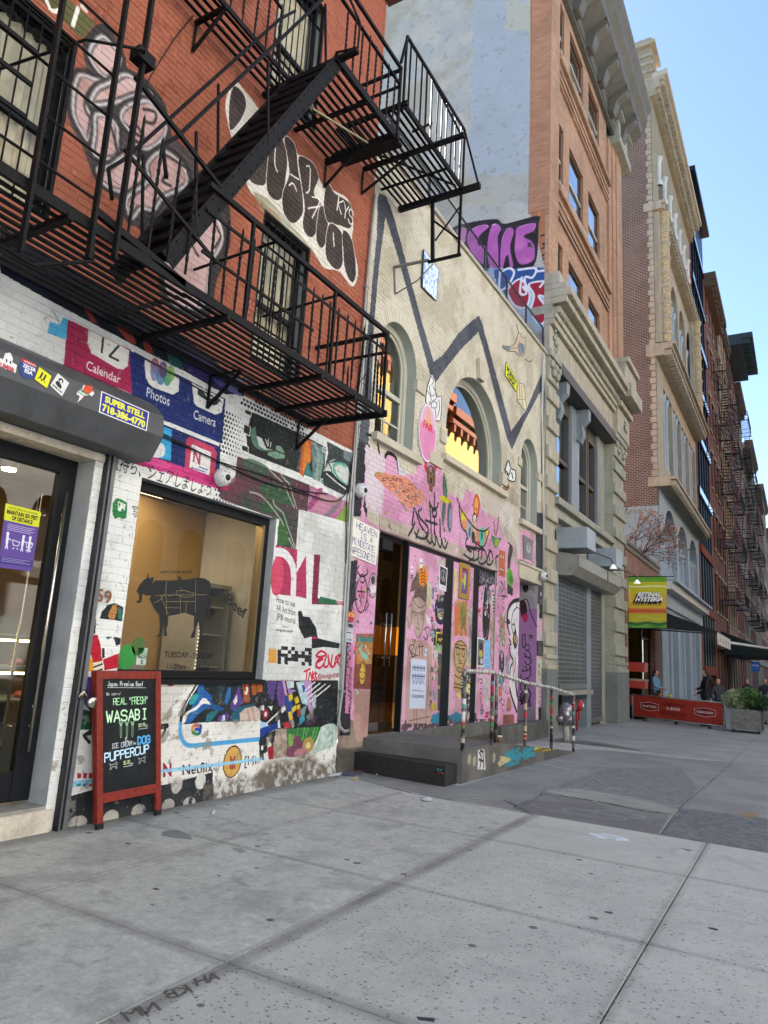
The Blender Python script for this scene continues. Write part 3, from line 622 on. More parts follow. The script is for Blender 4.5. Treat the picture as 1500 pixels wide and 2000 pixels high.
c1.fill(p([(780,940),(960,1000),(940,1120),(860,1060)]),'5f3240',**t1);c1.fill(p([(400,1180),(560,1170),(620,1260),(520,1300),(420,1260)]),'2d5536',**t1)
for L in([(530,815),(600,890),(690,980),(740,1100),(800,1230)],[(655,860),(700,930),(750,980),(790,1120),(830,1240)],[(320,1060),(420,1090),(520,1180),(640,1340),(690,1420)],[(570,1150),(600,1220),(680,1290),(730,1440),(780,1580),(820,1670)],[(740,1560),(800,1680)]):c1.line(p(L),.018,'b9c8b0',al=.85,soft=.01)
c1.fill(p([(975,990),(1330,1150),(1395,1170),(1380,1440),(1240,1390),(940,1280)]),'b8839a','a56e8c');c1.fill(p([(1060,1030),(1110,1050),(1000,1230),(945,1230)]),'8a3a66',al=.8,sm=True);c1.line(p([(1300,1150),(1240,1240),(1130,1340)]),.09,'6f6a72',al=.8,soft=.05);c1.line(p([(1370,1190),(1290,1290),(1180,1370)]),.05,'a8508e',al=.8,soft=.04)
c1.fill(p([(1380,1190),(1385,1440),(1250,1390),(1310,1270)]),'7f9a4a','5a7a3c',sm=True);c1.line(p([(1060,1080),(1200,1160),(1280,1150)]),.05,'c09a8a',al=.7,soft=.05)
c1.fill([(243,883),(262,880),(330,903),(400,925),(447,942),(446,960),(400,948),(320,922),(258,905)],'c0407a','a8246a',jag=.01);c1.fill([(270,886),(330,905),(325,915),(272,900)],'d85a94',al=.7,sm=True)
c1.text('気持ち、シェアしましょう',(212,912),(410,968),(218,886),'2b2c2e')
c1.text('写',(257,1008),(268,1009),(258,990),'2f3133')
c1.fill([(225,974),(232,973),(229,1012),(224,1013),(219,1005),(219,985)],'2c7a44');c1.fill([(234,974),(248,982),(246,1011),(240,1014),(224,1008),(227,978)],'2c7a44');c1.fill([(230,979),(245,985),(243,998),(238,992),(234,1000),(229,996)],'dfe0dc');c1.ell((233,985),.012,.014,'2c7a44')
c1.fill([(194,1208),(199,1194),(210,1181),(224,1178),(240,1186),(238,1213)],'23282a',sm=False);c1.fill([(212,1196),(221,1182),(228,1183),(224,1208),(212,1207)],'a9793f','d8b890',sm=True);c1.fill([(229,1189),(240,1190),(238,1212),(230,1208)],'3b6a62')
c1.fill([(181,1209),(187,1209),(185,1238),(178,1238)],'202426')
c1.fill([(176,1240),(192,1240),(196,1258),(197,1282),(200,1290),(184,1294),(180,1294),(174,1262)],'b01c30','a0182a');c1.fill([(200,1286),(232,1272),(231,1304),(204,1309)],'b01c30')
c1.fill([(190,1240),(236,1243),(232,1276),(200,1288),(196,1262)],'e0dfdb');c1.fill([(206,1243),(220,1244),(210,1249)],'2a5a4e');c1.fill([(221,1244),(236,1246),(234,1258),(226,1262)],'262a2b');c1.fill([(198,1266),(203,1266),(204,1284),(199,1286)],'202527')
c1.fill([(168,1286),(180,1286),(182,1310),(168,1312)],'d79a22');
for i in range(4):c1.fill([(181,1297+i*5),(199,1290+i*5),(200,1293+i*5),(182,1300+i*5)],'22262a' if i%2 else 'e0cf9a')
c1.fill([(166,1312),(185,1312),(185,1322),(165,1322)],'dddcda');c1.fill([(164,1322),(186,1322),(186,1375),(182,1395),(162,1372)],'6a4a9a','58408a');c1.fill([(162,1385),(188,1392),(190,1425),(152,1425)],'1f5a3a','183f2c');c1.fill([(170,1372),(190,1370),(190,1400),(178,1398)],'20242a')
c1.line([(176,1428),(163,1436),(174,1450)],.028,'26292b',sm=False);c1.line([(163,1436),(190,1430)],.02,'26292b')
for i in range(3):c1.fill([(151+i*11,1510),(158+i*11,1510),(157+i*11,1520),(150+i*11,1520)],'a8283a')
c1.line([(138,1532),(190,1526)],.05,'8cc4e0',sm=False);
for i in range(3):c1.fill([(149+i*12,1531),(157+i*12,1530),(156+i*12,1535),(148+i*12,1536)],['2a7a50','2b5a9a','a85a4a'][i])
q=X1(0,300,1310,3.947)
c1.fill(q([(50,80),(1400,60),(1405,410),(1390,770),(800,800),(460,830),(50,870)]),'dcdad4','cfcdc6')
c1.ell(q([(130,92)])[0],.05,.035,'8f1c34')
K='1e2224'
c1.fill(q([(290,80),(600,85),(870,75),(880,380),(820,385),(430,395),(195,415),(200,350),(225,230)]),K,'2a2f30')
c1.fill(q([(300,85),(360,85),(320,150),(260,250),(225,330),(210,300),(240,190)]),'dedcd6',sm=True);c1.fill(q([(330,90),(345,90),(260,230),(215,360),(200,380),(215,290)]),K,sm=True)
c1.fill(q([(350,88),(390,88),(390,140),(440,190),(460,250),(540,290),(500,310),(420,290),(350,330),(280,400),(240,390),(290,300),(300,230),(330,180)]),'2862a0','1f4f8e',sm=True)
c1.fill(q([(300,190),(340,180),(330,230),(290,260),(270,250)]),'2a9a98',sm=True);c1.fill(q([(215,400),(240,330),(330,270),(370,215),(400,215),(440,262),(380,255),(330,300),(270,330),(235,405)]),'dedcd6',sm=True)
c1.fill(q([(570,140),(590,130),(590,200),(560,260),(545,230)]),'2a6aa8',sm=True);c1.fill(q([(500,90),(550,90),(530,180),(500,240)]),'2f5a6a',thr=.4);c1.fill(q([(400,395),(420,330),(500,300),(470,350),(430,395)]),'2a6a74',sm=True)
c1.fill(q([(590,260),(660,110),(670,180),(690,240),(640,290),(600,310)]),'6c4a9a','5b3f8c');c1.fill(q([(610,240),(640,180),(645,235),(625,265)]),'dcdad8');c1.fill(q([(490,390),(500,350),(560,320),(580,350),(570,388)]),'5a3f8a');c1.fill(q([(520,388),(530,345),(545,340),(548,386)]),'dcdad8')
c1.fill(q([(685,88),(730,88),(738,240),(690,245)]),'c85a2a','a84a28');c1.ell(q([(713,155)])[0],.03,.045,'dcd8d2');c1.fill(q([(750,85),(835,85),(838,180),(760,190)]),'b0622c','9a5024',fine=True);c1.line(q([(700,88),(705,150)]),.02,'2a2624');c1.line(q([(790,90),(795,180)]),.012,'5a3018')
c1.fill(q([(590,388),(620,300),(700,265),(780,262),(740,300),(680,320),(665,388)]),'2f7088','285a70',sm=True);c1.fill(q([(665,385),(660,330),(700,290),(780,272),(820,300),(820,385)]),'d8d2ce','c8b8ae');c1.line(q([(720,300),(735,380)]),.02,'b0705a',al=.6,soft=.02);c1.line(q([(760,290),(775,380)]),.02,'b0705a',al=.6,soft=.02)
c1.fill(q([(870,75),(1420,75),(1410,430),(1330,430),(1080,445),(940,450),(880,420),(860,250)]),'22262a','1a1e20')
c1.fill(q([(870,80),(950,78),(930,190),(910,260),(885,200)]),'6c4f9a','54407e');c1.fill(q([(955,85),(990,80),(1010,200),(1020,300),(960,270),(945,180)]),'7a5aa0','62488c');c1.fill(q([(990,78),(1010,78),(1030,190),(1010,190)]),'c89ac0')
c1.fill(q([(1020,78),(1080,78),(1080,130),(1030,140)]),'cfd4d8','a8b8bc',fine=True);c1.fill(q([(1030,140),(1100,150),(1040,190)]),'9a7ab8');c1.fill(q([(1095,90),(1150,78),(1190,200),(1190,270),(1140,250)]),'c8d8dc','9ab4bc',fine=True);c1.fill(q([(1140,110),(1170,110),(1175,150),(1150,170)]),'26489a');c1.fill(q([(1150,78),(1215,78),(1225,200),(1190,220),(1170,150)]),'b088b8')
c1.fill(q([(1190,215),(1210,210),(1225,320),(1205,330),(1185,280)]),'b08ab8');c1.fill(q([(1215,200),(1250,180),(1250,280),(1225,310)]),'b0c0c4','7a8c90',fine=True)
c1.fill(q([(1010,200),(1060,170),(1080,300),(1070,380),(1040,390)]),'2a4a8e');c1.fill(q([(1035,190),(1065,170),(1075,215),(1045,240)]),'d8b820');c1.fill(q([(1080,215),(1110,195),(1120,240),(1095,260)]),'d8b820');c1.fill(q([(1060,290),(1095,262),(1100,300),(1070,325)]),'d8b820');c1.fill(q([(1100,270),(1125,255),(1128,290),(1105,300)]),'d8b820');c1.fill(q([(1035,320),(1060,310),(1072,370),(1045,390)]),'d8b820');c1.fill(q([(1105,305),(1130,295),(1125,345),(1110,355)]),'b0283a');c1.fill(q([(1130,300),(1180,260),(1160,340),(1135,350)]),'6f8a84');c1.fill(q([(1120,360),(1160,340),(1165,380),(1125,420)]),'3a8aa8')
for i in range(4):c1.line(q([(1165+i*12,150+i*30),(1240+i*40,88+i*8)]),.018,'dcdcda',sm=False)
c1.fill(q([(1160,400),(1260,335),(1250,400),(1180,425)]),'3a2c40');c1.fill(q([(1000,400),(1045,390),(1055,440),(1005,445)]),'b0283a');
for i in range(6):c1.line(q([(1052+i*3,395+i*9),(1075+i*2,380+i*9)]),.008,'dcdcda',sm=False)
c1.ell(q([(815,225)])[0],.1,.09,K);c1.ell(q([(870,310)])[0],.12,.15,K);c1.fill(q([(825,270),(850,265),(850,310),(820,300)]),'e0dedc');c1.fill(q([(880,275),(915,270),(905,310)]),'e0dedc');c1.ell(q([(862,335)])[0],.06,.06,'8c2434');c1.ell(q([(862,335)])[0],.025,.03,'dcd8d4')
for i in range(7):c1.line(q([(860+i*14,415-i*12),(885+i*12,390-i*12)]),.014,'e0dedc',sm=False)
c1.fill(q([(980,290),(1010,270),(1020,300),(985,330)]),'d8d8d8');c1.fill(q([(955,385),(970,375),(975,440),(955,442)]),'d4d6e0')
c1.fill(q([(820,390),(870,400),(860,440),(820,440)]),'9ac0dc');c1.fill(q([(820,445),(860,430),(955,400),(952,445),(880,480),(815,540)]),'1f3f90','18347a')
c1.fill(q([(810,530),(880,480),(940,455),(930,570),(920,680),(815,690)]),'222628');c1.fill(q([(868,515),(890,510),(890,550),(905,545),(905,590),(875,600)]),'d8dad8');c1.fill(q([(880,590),(915,575),(922,680),(885,685)]),'a8182e');c1.fill(q([(825,580),(842,575),(842,610),(826,615)]),'d8d8d6');c1.fill(q([(845,640),(878,620),(885,684),(850,688)]),'d8d8d6')
c1.fill(q([(940,455),(1020,448),(1030,560),(1030,660),(925,680),(920,570)]),'b8a898','8f7f74',fine=True);c1.fill(q([(1022,448),(1290,430),(1260,520),(1200,640),(1030,662)]),'3c7a40','2c5f34',fine=True)
for i in range(7):c1.line(q([(1110+i*26,445),(1100+i*22,530)]),.03,['4f9c48','2f7a3a','64a854'][i%3],al=.9)
c1.fill(q([(1035,560),(1110,500),(1150,560),(1170,640),(1030,662)]),'8a4f62','74455a',sm=True);c1.fill(q([(1040,490),(1070,500),(1070,570),(1040,580)]),'7aa850',sm=True);c1.ell(q([(1190,575)])[0],.12,.1,'c8b068','b08c50');c1.ell(q([(1190,575)])[0],.05,.04,'d8d098');c1.fill(q([(1085,655),(1100,610),(1160,600),(1172,640)]),'b07a84',sm=True)
c1.fill(q([(1300,430),(1402,418),(1400,560),(1330,600),(1230,640),(1190,640),(1260,560)]),'c4d0c8','a0b8ac',fine=True,sm=True)
c1.line(q([(205,410),(205,500),(240,560),(290,577),(400,568),(600,548),(808,528)]),.045,'4a9ccb',sm=True)
c1.line(q([(362,428),(320,418),(296,440)]),.035,'b0604a');c1.line(q([(298,430),(296,460),(305,478)]),.035,'c08a4a');c1.line(q([(305,476),(330,488),(352,480)]),.035,'3a7a4a');c1.line(q([(352,480),(360,455),(322,450)]),.035,'2a4a9a',sm=False);c1.line(q([(358,422),(362,440)]),.03,'2a4a9a')
c1.line(q([(60,430),(100,425)]),.05,'232628');c1.line(q([(60,505),(80,480),(85,455)]),.03,'232628')
c1.text('N',q([(70,815)])[0],q([(135,808)])[0],q([(70,715)])[0],'8c2030',bold=.04);c1.text('Netflix',q([(220,805)])[0],q([(455,775)])[0],q([(220,722)])[0],'24262a',bold=.01)
c1.ell(q([(605,700)])[0],.15,.17,'5a2a22');c1.ell(q([(605,702)])[0],.135,.155,'c8a050');
for L in([(590,665),(596,690),(615,690),(622,662)],[(588,720),(592,750)],[(605,718),(606,752)],[(622,716),(622,748)]):c1.line(q(L),.025,'a02c34')
c1.text('[Hi',q([(700,730)])[0],q([(785,722)])[0],q([(700,655)])[0],'24262a')
c1.line(q([(55,775),(300,745),(560,715),(830,680)]),.035,'8cc4e0',al=.9,sm=False)
c1.fill([(136,1555),(190,1540),(320,1533),(415,1508),(414,1560),(360,1578),(316,1598),(130,1620)],'25282b','303336')
for c in((345,1533),(391,1525)):c1.ell(c,.075,.082,'c8c6c0','aaa8a2')
for c in((325,1572),(366,1568),(267,1583),(213,1595),(150,1607)):c1.ell(c,.085,.06,'8c8a84','b8b6ae',thr=.35)
c1.fill([(585,995),(678,1020),(676,1170),(668,1172),(540,1125),(530,1070),(579,1072)],'d6d7d4','c8cac8')
c1.fill([(538,1065),(580,1073),(578,1120),(600,1080),(605,1170),(580,1165),(538,1160)],'a8365a','9a2f52');c1.line([(534,1078),(556,1082),(572,1110),(572,1165)],.11,'d8d8d8');c1.ell((541,1125),.12,.24,'c84a66');c1.fill([(597,1080),(612,1083),(611,1175),(598,1172)],'d8d8d8');c1.fill([(613,1083),(625,1084),(620,1168),(660,1175),(665,1182),(608,1180)],'7a2a48');c1.fill([(625,1165),(655,1172),(668,1182),(620,1178)],'2c6a48');c1.fill([(655,1172),(672,1176),(672,1182),(660,1182)],'c07a90')
for i,s in enumerate(('How to see','AR Art from','JPB mural')):c1.text(s,(539,1176+i*16.5),(576,1186+i*16.5),(539,1163+i*16.5),'3a3d40')
c1.text('Search for',(550,1225),(562,1227),(550,1221),'4a4d50');c1.text('seungjinlee.com/ar',(538,1232),(572,1236),(538,1226),'2c2f32')
def blk(a):c1.fill(p0(a),'23272a')
p0=X1(0,200,850,3.)
blk([(1145,1030),(1150,1130),(1180,1190),(1225,1180),(1225,1250),(1300,1240),(1385,1250),(1390,1220),(1260,1190),(1250,1130),(1210,1065),(1175,1060),(1165,1030)])
for i in range(34):
 x=1025+RS.randint(10)*20;y=1235+RS.randint(5)*21+(x-1025)*.06;blk([(x,y),(x+20,y+1.5),(x+20,y+22),(x,y+21)])
c1.fill(p0([(1150,1180),(1165,1182),(1165,1215),(1150,1213)]),'d8d8d6');c1.fill(p0([(1225,1178),(1258,1180),(1256,1196),(1225,1194)]),'a02c5c');c1.fill(p0([(972,1250),(1020,1253),(1020,1335),(970,1333)]),'d8a04a')
for L in([(1250,1290),(1280,1265),(1310,1285),(1270,1300),(1250,1290)],[(1250,1360),(1260,1320),(1290,1310),(1250,1340),(1270,1365),(1295,1340)],[(1310,1300),(1295,1350),(1315,1355),(1325,1330),(1320,1290),(1335,1355)],[(1345,1290),(1340,1355),(1360,1350)],[(1365,1300),(1360,1345),(1390,1290),(1370,1300),(1385,1345)]):c1.line(p0(L),.03,'c02040')
for L in([(1180,1385),(1215,1370)],[(1198,1380),(1192,1430)],[(1205,1435),(1215,1390),(1225,1430)],[(1230,1385),(1226,1435)],[(1228,1410),(1248,1388)],[(1228,1410),(1245,1436)],[(1255,1395),(1245,1410),(1255,1430),(1246,1440)]):c1.line(p0(L),.025,'c02040')
c1.text('@seungjin838',p0([(1260,1425)])[0],p0([(1383,1418)])[0],p0([(1260,1398)])[0],'8c2440',bold=.015)
c1.line(p0([(1250,1040),(1290,1020),(1280,1070),(1330,1030),(1380,1060),(1360,1110)]),.008,'9a9c9c',al=.6)
k=(np.clip((fbm(c1.H,c1.W,26,5,404)-.63)*9,0,.75)*(np.arange(c1.H)[:,None]<240))[...,None];c1.a=c1.a*(1-k)+cr('8a8478')*k
zz=(np.arange(c1.H)[:,None]*.0045-.05);k=(np.clip((.26+.16*(c1.n1-.5)*2-zz)/.08,0,1)*np.clip((c1.n2-.25)*3,.3,1)*((np.arange(c1.W)[None,:]*.0045+1.6)>5.85))[...,None]*.9;c1.a=c1.a*(1-k)+cr('5e574e')*k
k=(np.clip((c1.n1-.5)*2.5,0,.22))[...,None];c1.a=c1.a*(1-k)+c1.a*cr('c8c2b6')*k
k=(np.clip((fbm(c1.H,c1.W,9,3,505)-.74)*12,0,.55)*(zz<4.4))[...,None];c1.a=c1.a*(1-k)+cr('8c8880')*k
M1=c1.material('brick_house_front',rough=.8,bump=.35,bscale=90)
BLACK=mat('black_paint','17181a',.45,var=.3,scale=8,bump=.15,bscale=50)
IRON=mat('painted_iron','0e0e0f',.65,spec=.2,var=.4,scale=14,bump=.35,bscale=90,stain='2a1c14',stain_amt=.4)
FRAME=mat('window_frame_black','101216',.6,var=.15,spec=.25)
GREY=mat('grey_paint','85898c',.5,var=.1,scale=5,stain='6a6d6e',stain_amt=.4,bump=.1)
JAMB=mat('jamb_paint','a6a9aa',.75,var=.12,scale=5,bump=.4,bscale=50,stain='7a7a78',stain_amt=.5)
MORTAR=M1
GLS=glass('window_glass',refl=1.3)
GLD=glass('door_glass','e6e6e0',refl=1.2)
house=thing('brick_house','red brick house with painted mural front and butcher shop at street level','building')
Y0,Y1=1.2,8.33
DOOR=('r',1.9,4.04,-.05,3.2)
SW=('r',4.58,6.66,1.22,3.12)
U1=('r',5.90,6.87,4.88,6.86);U0=('r',2.05,3.24,5.05,6.88)
V1=('r',5.75,6.75,8.55,10.6);V0=('r',2.2,3.3,8.55,10.6)
holes=[DOOR,SW,U1,U0,V1,V0]
mb=MB();jm=MB();sheet_with_holes(mb,WX,[(Y0,-.3),(Y1,-.3),(Y1,12.8),(Y0,12.8)],holes,.32,jm)
mb.build('wall',M1,house)
def reveals(x,hs_,dp,material,par):
 for h in hs_:
  q=holepoly(h);jm=MB()
  for i in range(len(q)):a,b=q[i],q[(i+1)%len(q)];jm.add([(x,*a),(x,*b),(x-dp,*b),(x-dp,*a)],[(0,1,2,3)])
  jm.build('window_reveal',material,par)
reveals(WX,holes,.32,JAMB,house)
brick_wall(house,WX,Y0,Y1,.14,12.8,holes,M1,(6.6,2.2),proud=.0055,bl=.208,bh=.064,jt=.008,jit=.0013)
RB=mat('red_brick_side','8e4330',.85,var=.2,scale=3,bump=.4)
mb=MB().box(WX-9,WX-.36,Y1-.3,Y1,-.3,12.8).box(WX-9,WX-.36,Y0,Y0+.3,-.3,12.8).box(WX-9,WX-8.7,Y0+.3,Y1-.3,-.3,12.8);mb.build('side_wall',RB,house)
MB().box(WX-8.7,WX-.33,Y0+.3,Y1-.3,12.5,12.7).build('roof',mat('roofing','3c3b3a',.9),house)
MB().box(WX-.36,WX-.325,Y1-.3,Y1,-.3,12.8).build('wall_return',RB,house)
mb=MB();mb.box(WX-.3,WX+.42,Y0,Y1,12.8,13.15);mb.box(WX-.1,WX+.3,Y0,Y1,12.5,12.8)
for i in range(10):mb.box(WX,WX+.3,Y0+.3+i*.75,Y0+.45+i*.75,12.2,12.5)
mb.build('cornice',mat('cornice_paint','4a2b22',.6),house)
mb=MB();n=40
for i in range(n):
 a,b=4.35+(Y1-.1-4.35)*i/n,4.35+(Y1-.1-4.35)*(i+1)/n;d=.012+RS.rand()*.006;h=.13+.03*math.sin(i*.9)+.02*RS.rand()
 mb.add([(WX,a,-.02),(WX+.03,a,-.02),(WX+.03,b,-.02),(WX,b,-.02),(WX,a,h),(WX+d,a,h-.03),(WX+d,b,h-.03),(WX,b,h)],[(1,2,6,5),(5,6,7,4),(0,1,5,4),(2,3,7,6)])
mb.build('plinth',M1,house)
# ---- upper windows
CURT=mat('cream_curtain','c9bfa0',.9,var=.2,scale=12)
DARKR=mat('dark_room_shade','141413',.9)  # near-black colour stands in for the shade of unlit interiors
GRYC=mat('greyish_curtain','b0a98e',.9,var=.2,scale=6)  # plain greyish cream cloth
def sash_window(par,x,h,fr,depth=.22,panes=2,room=None,curtain=None,name='window',fw=.05,meet=None):
 _,a,b,c,d=h;xf=x-depth
 w=MB();w.box(xf-.05,xf,a,a+fw,c,d).box(xf-.05,xf,b-fw,b,c,d).box(xf-.05,xf,a+fw,b-fw,c,c+fw).box(xf-.05,xf,a+fw,b-fw,d-fw,d)
 wo=w.build(name,fr,par)
 mz=meet or(c+d)/2
 if panes>=2:MB().box(xf-.045,xf+.012,a+fw,b-fw,mz-.03,mz+.03).build('meeting_rail',fr,wo)
 MB().box(xf-.035,xf-.029,a+fw,b-fw,c+fw,mz-.03 if panes>=2 else d-fw).build('pane',GLS,wo)
 if panes>=2:MB().box(xf-.024,xf-.018,a+fw,b-fw,mz+.03,d-fw).build('pane',GLS,wo)
 if curtain:
  m=MB();k=int((b-a)/.035);m2=[]
  for i in range(k+1):
   y=a+fw+(b-a-2*fw)*i/k;m2.append((xf-.12+.025*math.sin(i*1.7)+.01*math.sin(i*.6),y))
  for(p,q)in zip(m2[:-1],m2[1:]):m.add([(p[0],p[1],c+.05),(q[0],q[1],c+.05),(q[0],q[1],d-.06),(p[0],p[1],d-.06)],[(0,1,2,3)],True)
  m.build('curtain',curtain,wo)
 m=MB().box(xf-2.2,xf-.3,a-.3,b+.3,c-.1,d+.1)
 m.f=[f[::-1]for i,f in enumerate(m.f)if i!=3];m.sm=m.sm[:5];m.mi=m.mi[:5];m.build('room',DARKR,wo)
 return wo
for h in(U1,U0,V1,V0):
 w=sash_window(house,WX,h,FRAME,.14,curtain=GRYC if h in(U1,U0)else CURT,meet=h[3]+.85)
 _,a,b,c,d=h
 g=MB()
 for i in range(9):y=a+.05+(b-a-.1)*i/8;g.tube([(WX-.03,y,c),(WX-.03,y,d)],.009,6)
 for z in(c+.05,c+.5,d-.42,d-.05):g.bar((WX-.028,a,z),(WX-.028,b,z),.03,.012)
 g.box(WX-.05,WX+.0,a,a+.035,c,d).box(WX-.05,WX,b-.035,b,c,d).box(WX-.05,WX,a+.035,b-.035,d-.035,d).box(WX-.05,WX,a+.035,b-.035,c,c+.035)
 for i in range(5):
  if h in(U1,U0):yc=a+.12+(b-a-.24)*i/4;g.tube([(WX-.03,yc+.05*math.cos(t*.7),d-.23+.05*math.sin(t*.7))for t in range(9)],.006,5,closed=True)
 g.build('window_bars',IRON,w)
# ---- shop window
xf=WX-.10;_,a,b,c,d=SW
w=MB();fw=.075;w.box(xf-.09,xf,a,a+fw,c,d).box(xf-.09,xf,b-fw-.02,b,c,d).box(xf-.09,xf,a+fw,b-fw-.02,c,c+.08).box(xf-.09,xf,a+fw,b-fw-.02,d-.10,d)
sw=w.build('shop_window',FRAME,house,bev=.004)
MB().box(xf-.08,xf+.02,b-fw-.06,b-fw-.022,c+.08,d-.1).build('inner_trim',mat('brass_trim','8c7c5c',.35,.8),sw)
GSH=glass('shop_glass','f2f0e8',refl=1.8)
MB().box(xf-.05,xf-.044,a+fw,b-fw-.06,c+.08,d-.1).build('pane',GSH,sw)
MB().box(xf-.02,WX+.03,a-.02,b+.02,c-.05,c).build('sill',FRAME,sw)
TAN=mat('shop_wall_tan','b39669',.8,var=.08,scale=1,);WHI=mat('shop_white','c9c9c4',.7)
MB().box(WX-3.2,WX-3.1,3.9,Y1-.35,0,3.6).build('interior_wall',TAN,house)
m=MB().box(WX-1.75,WX-1.7,4.9,7.85,0,3.38);m.build('partition',TAN,house)
CLP=mat('ceiling_panel_light','fff0d8',emit=('ffe8c8',1.5))
for y_ in(2.6,5.4):MB().box(WX-1.5,WX-.8,y_-.5,y_+.8,3.36,3.39).build('ceiling_glow_panel',CLP,house)
MB().box(WX-1.69,WX-.4,7.2,7.25,0,3.38).build('interior_wall',WHI,house)
MB().box(WX-3.1,WX-.36,3.9,Y1-.35,3.4,3.5).build('ceiling',WHI,house)
MB().box(WX-3.1,WX-.36,Y0+.35,Y1-.35,.1,.12).build('shop_floor',mat('shop_floor','6f6a60',.5),house)
fr_=thing('display_fridge','tall white display fridge edged with tiny lights behind the shop window','fridge')
MB().box(WX-1.6,WX-1.02,6.57,6.62,.12,2.35).box(WX-1.6,WX-1.02,7.07,7.12,.12,2.35).box(WX-1.6,WX-1.02,6.62,7.07,2.3,2.35).box(WX-1.6,WX-1.55,6.62,7.07,.12,2.3).build('cabinet',mat('fridge_steel','b0b2b0',.4,.2),fr_)
for z in(.5,.9,1.3,1.7,2.05):MB().box(WX-1.54,WX-1.06,6.63,7.06,z,z+.015).build('shelf',WHI,fr_)
LED=mat('led_dots','fff4dc',emit=('fff0d0',.8))
m=MB()
for i in range(44):m.box(WX-1.01,WX-1.0,6.588,6.597,.3+i*.045,.308+i*.045)
m.build('led_strip',LED,fr_)
m=MB().box(WX-1.2,WX-.45,4.5,5.3,.12,1.38);cnt=thing('counter','grey counter inside the shop window with bottles on it','counter');m.build('cabinet',mat('counter_grey','a8a6a0',.5),cnt)
m=MB().box(WX-.7,WX-.5,4.66,4.86,1.381,1.55);m.build('scale',WHI,cnt,bev=.01);m=MB().lathe([(.0,1.381),(.04,1.381),(.04,1.52),(.015,1.57),(.015,1.6),(0,1.6)],(WX-.85,4.8,0),12);m.build('bottle',mat('bottle_glass','3a3426',.3),cnt)
def onglass(x,y,xx=None):return P(x,y,xx or(xf-.043))
DX=xf-.0415
def decal(name,polys,material,x=DX,par=None,t=.0012):
 m=MB()
 for pl in polys:m.prism([onglass(*q)for q in pl],x,x+t)
 return m.build(name,material,par)
PRT=mat('print_black','15181a',.6);CUT=mat('print_line','8a7c58',.7)
s=lambda L:[(200+x/3,850+y/3)for x,y in L]
cow=[s([(245,845),(262,835),(262,805),(275,840),(298,830),(300,845),(290,870),(310,850),(400,852),(500,845),(560,835),(600,840),(625,855),(635,880),(632,940),(628,1060),(620,1075),(612,1062),(620,960),(612,1010),(600,1045),(590,1060),(590,1120),(583,1150),(588,1180),(570,1185),(565,1110),(562,1090),(550,1120),(545,1150),(540,1185),(515,1187),(522,1165),(535,1140),(538,1060),(480,1040),(440,1050),(385,1060),(382,1110),(372,1140),(378,1175),(358,1178),(360,1140),(358,1100),(350,1130),(345,1165),(345,1180),(318,1183),(332,1160),(338,1120),(332,1055),(305,1020),(290,990),(275,960),(285,940),(255,940),(240,930),(230,935),(232,960),(225,980),(205,985),(200,970),(215,968),(215,935),(200,915),(215,880)])]
WP=thing('window_lettering','black cow silhouette with cut lines and shop hours printed on the butcher window','window print')
decal('cow_silhouette',cow,PRT,par=WP)
def gtext(par,name,s_,p0_,p1_,p2_,material,x,bold=0.,shear=0.,fx=None,t=.0012):
 """raised or printed lettering on a plane x = const, placed by three points of the wall"""
 v,tr=text_tris(s_,bold,shear);fx=fx or(lambda q:P(q[0],q[1],x));a,b,d=(np.array(fx(q))for q in(p0_,p1_,p2_));q=a+v[:,:1]*(b-a)+v[:,1:]*(d-a)
 m=MB();vs=[(x+t,k[0],k[1])for k in q];fs=[]
 for k in tr:
  k=tuple(k);
  if(Vector(vs[k[1]])-Vector(vs[k[0]])).cross(Vector(vs[k[2]])-Vector(vs[k[0]])).x<0:k=k[::-1]
  fs.append(k)
 m.add(vs,fs);return m.build(name,material,par)
s1=lambda x,y:(200+x/3,850+y/3)
m=MB()
for L in([(375,855),(370,900),(375,1055)],[(310,940),(430,935),(540,935),(610,935)],[(340,940),(385,1050)],[(455,935),(455,1050)],[(545,850),(543,1040)],[(370,975),(540,975)],[(370,1010),(455,1012)],[(490,975),(488,1040)],[(300,985),(345,960),(360,930)],[(460,850),(462,915)],[(385,940),(430,935),(432,912),(480,910),(535,925),(530,945),(480,950),(430,935)]):
 pts=[Vector((DX+.0025,*onglass(*s1(*q))))for q in L]
 for a_,b_ in zip(pts[:-1],pts[1:]):m.bar(a_,b_,.001,.0045,up=(b_-a_).cross(Vector((1,0,0))))
m.build('cut_line',CUT,WP)
for tx,p0_,p1_,p2_,bo,nm in(('TUESDAY - SUNDAY',(360,1300),(650,1310),(362,1265),.02,'lettering'),('11:00am -    :00pm',(378,1368),(624,1378),(380,1335),.02,'lettering'),('JAPAN PREMIUM BEEF',(336,808),(526,808),(338,793),.02,'lettering'),('Pr',(438,888),(476,890),(440,830),.07,'lettering'),('em',(560,912),(616,925),(562,870),.05,'lettering'),('um',(640,925),(708,950),(645,875),.025,'lettering'),('Beef',(722,980),(830,1080),(740,920),.02,'lettering')):
 if tx=='em':continue
 gtext(WP,nm,tx,s1(*p0_),s1(*p1_),s1(*p2_),PRT,DX+.002,bold=bo,fx=lambda q:onglass(*q))
GRN=mat('sticker_green','2f8a3c',.5);LGR=mat('sticker_light','b9ccbc',.5)
def disc(name,cx,cy,ry,rz,material,x,par=None,label=None,cat=None,t=.002,n=20):
 m=MB().prism([(cx+ry*math.cos(2*math.pi*i/n),cy+rz*math.sin(2*math.pi*i/n))for i in range(n)],x,x+t);o=m.build(name,material,par)
 if label:tag(o,label,cat)
 return o
y_,z_=onglass(247,1283);disc('sticker',y_,z_,.105,.12,GRN,DX,label='larger round green delivery sticker low on the shop window',cat='sticker')
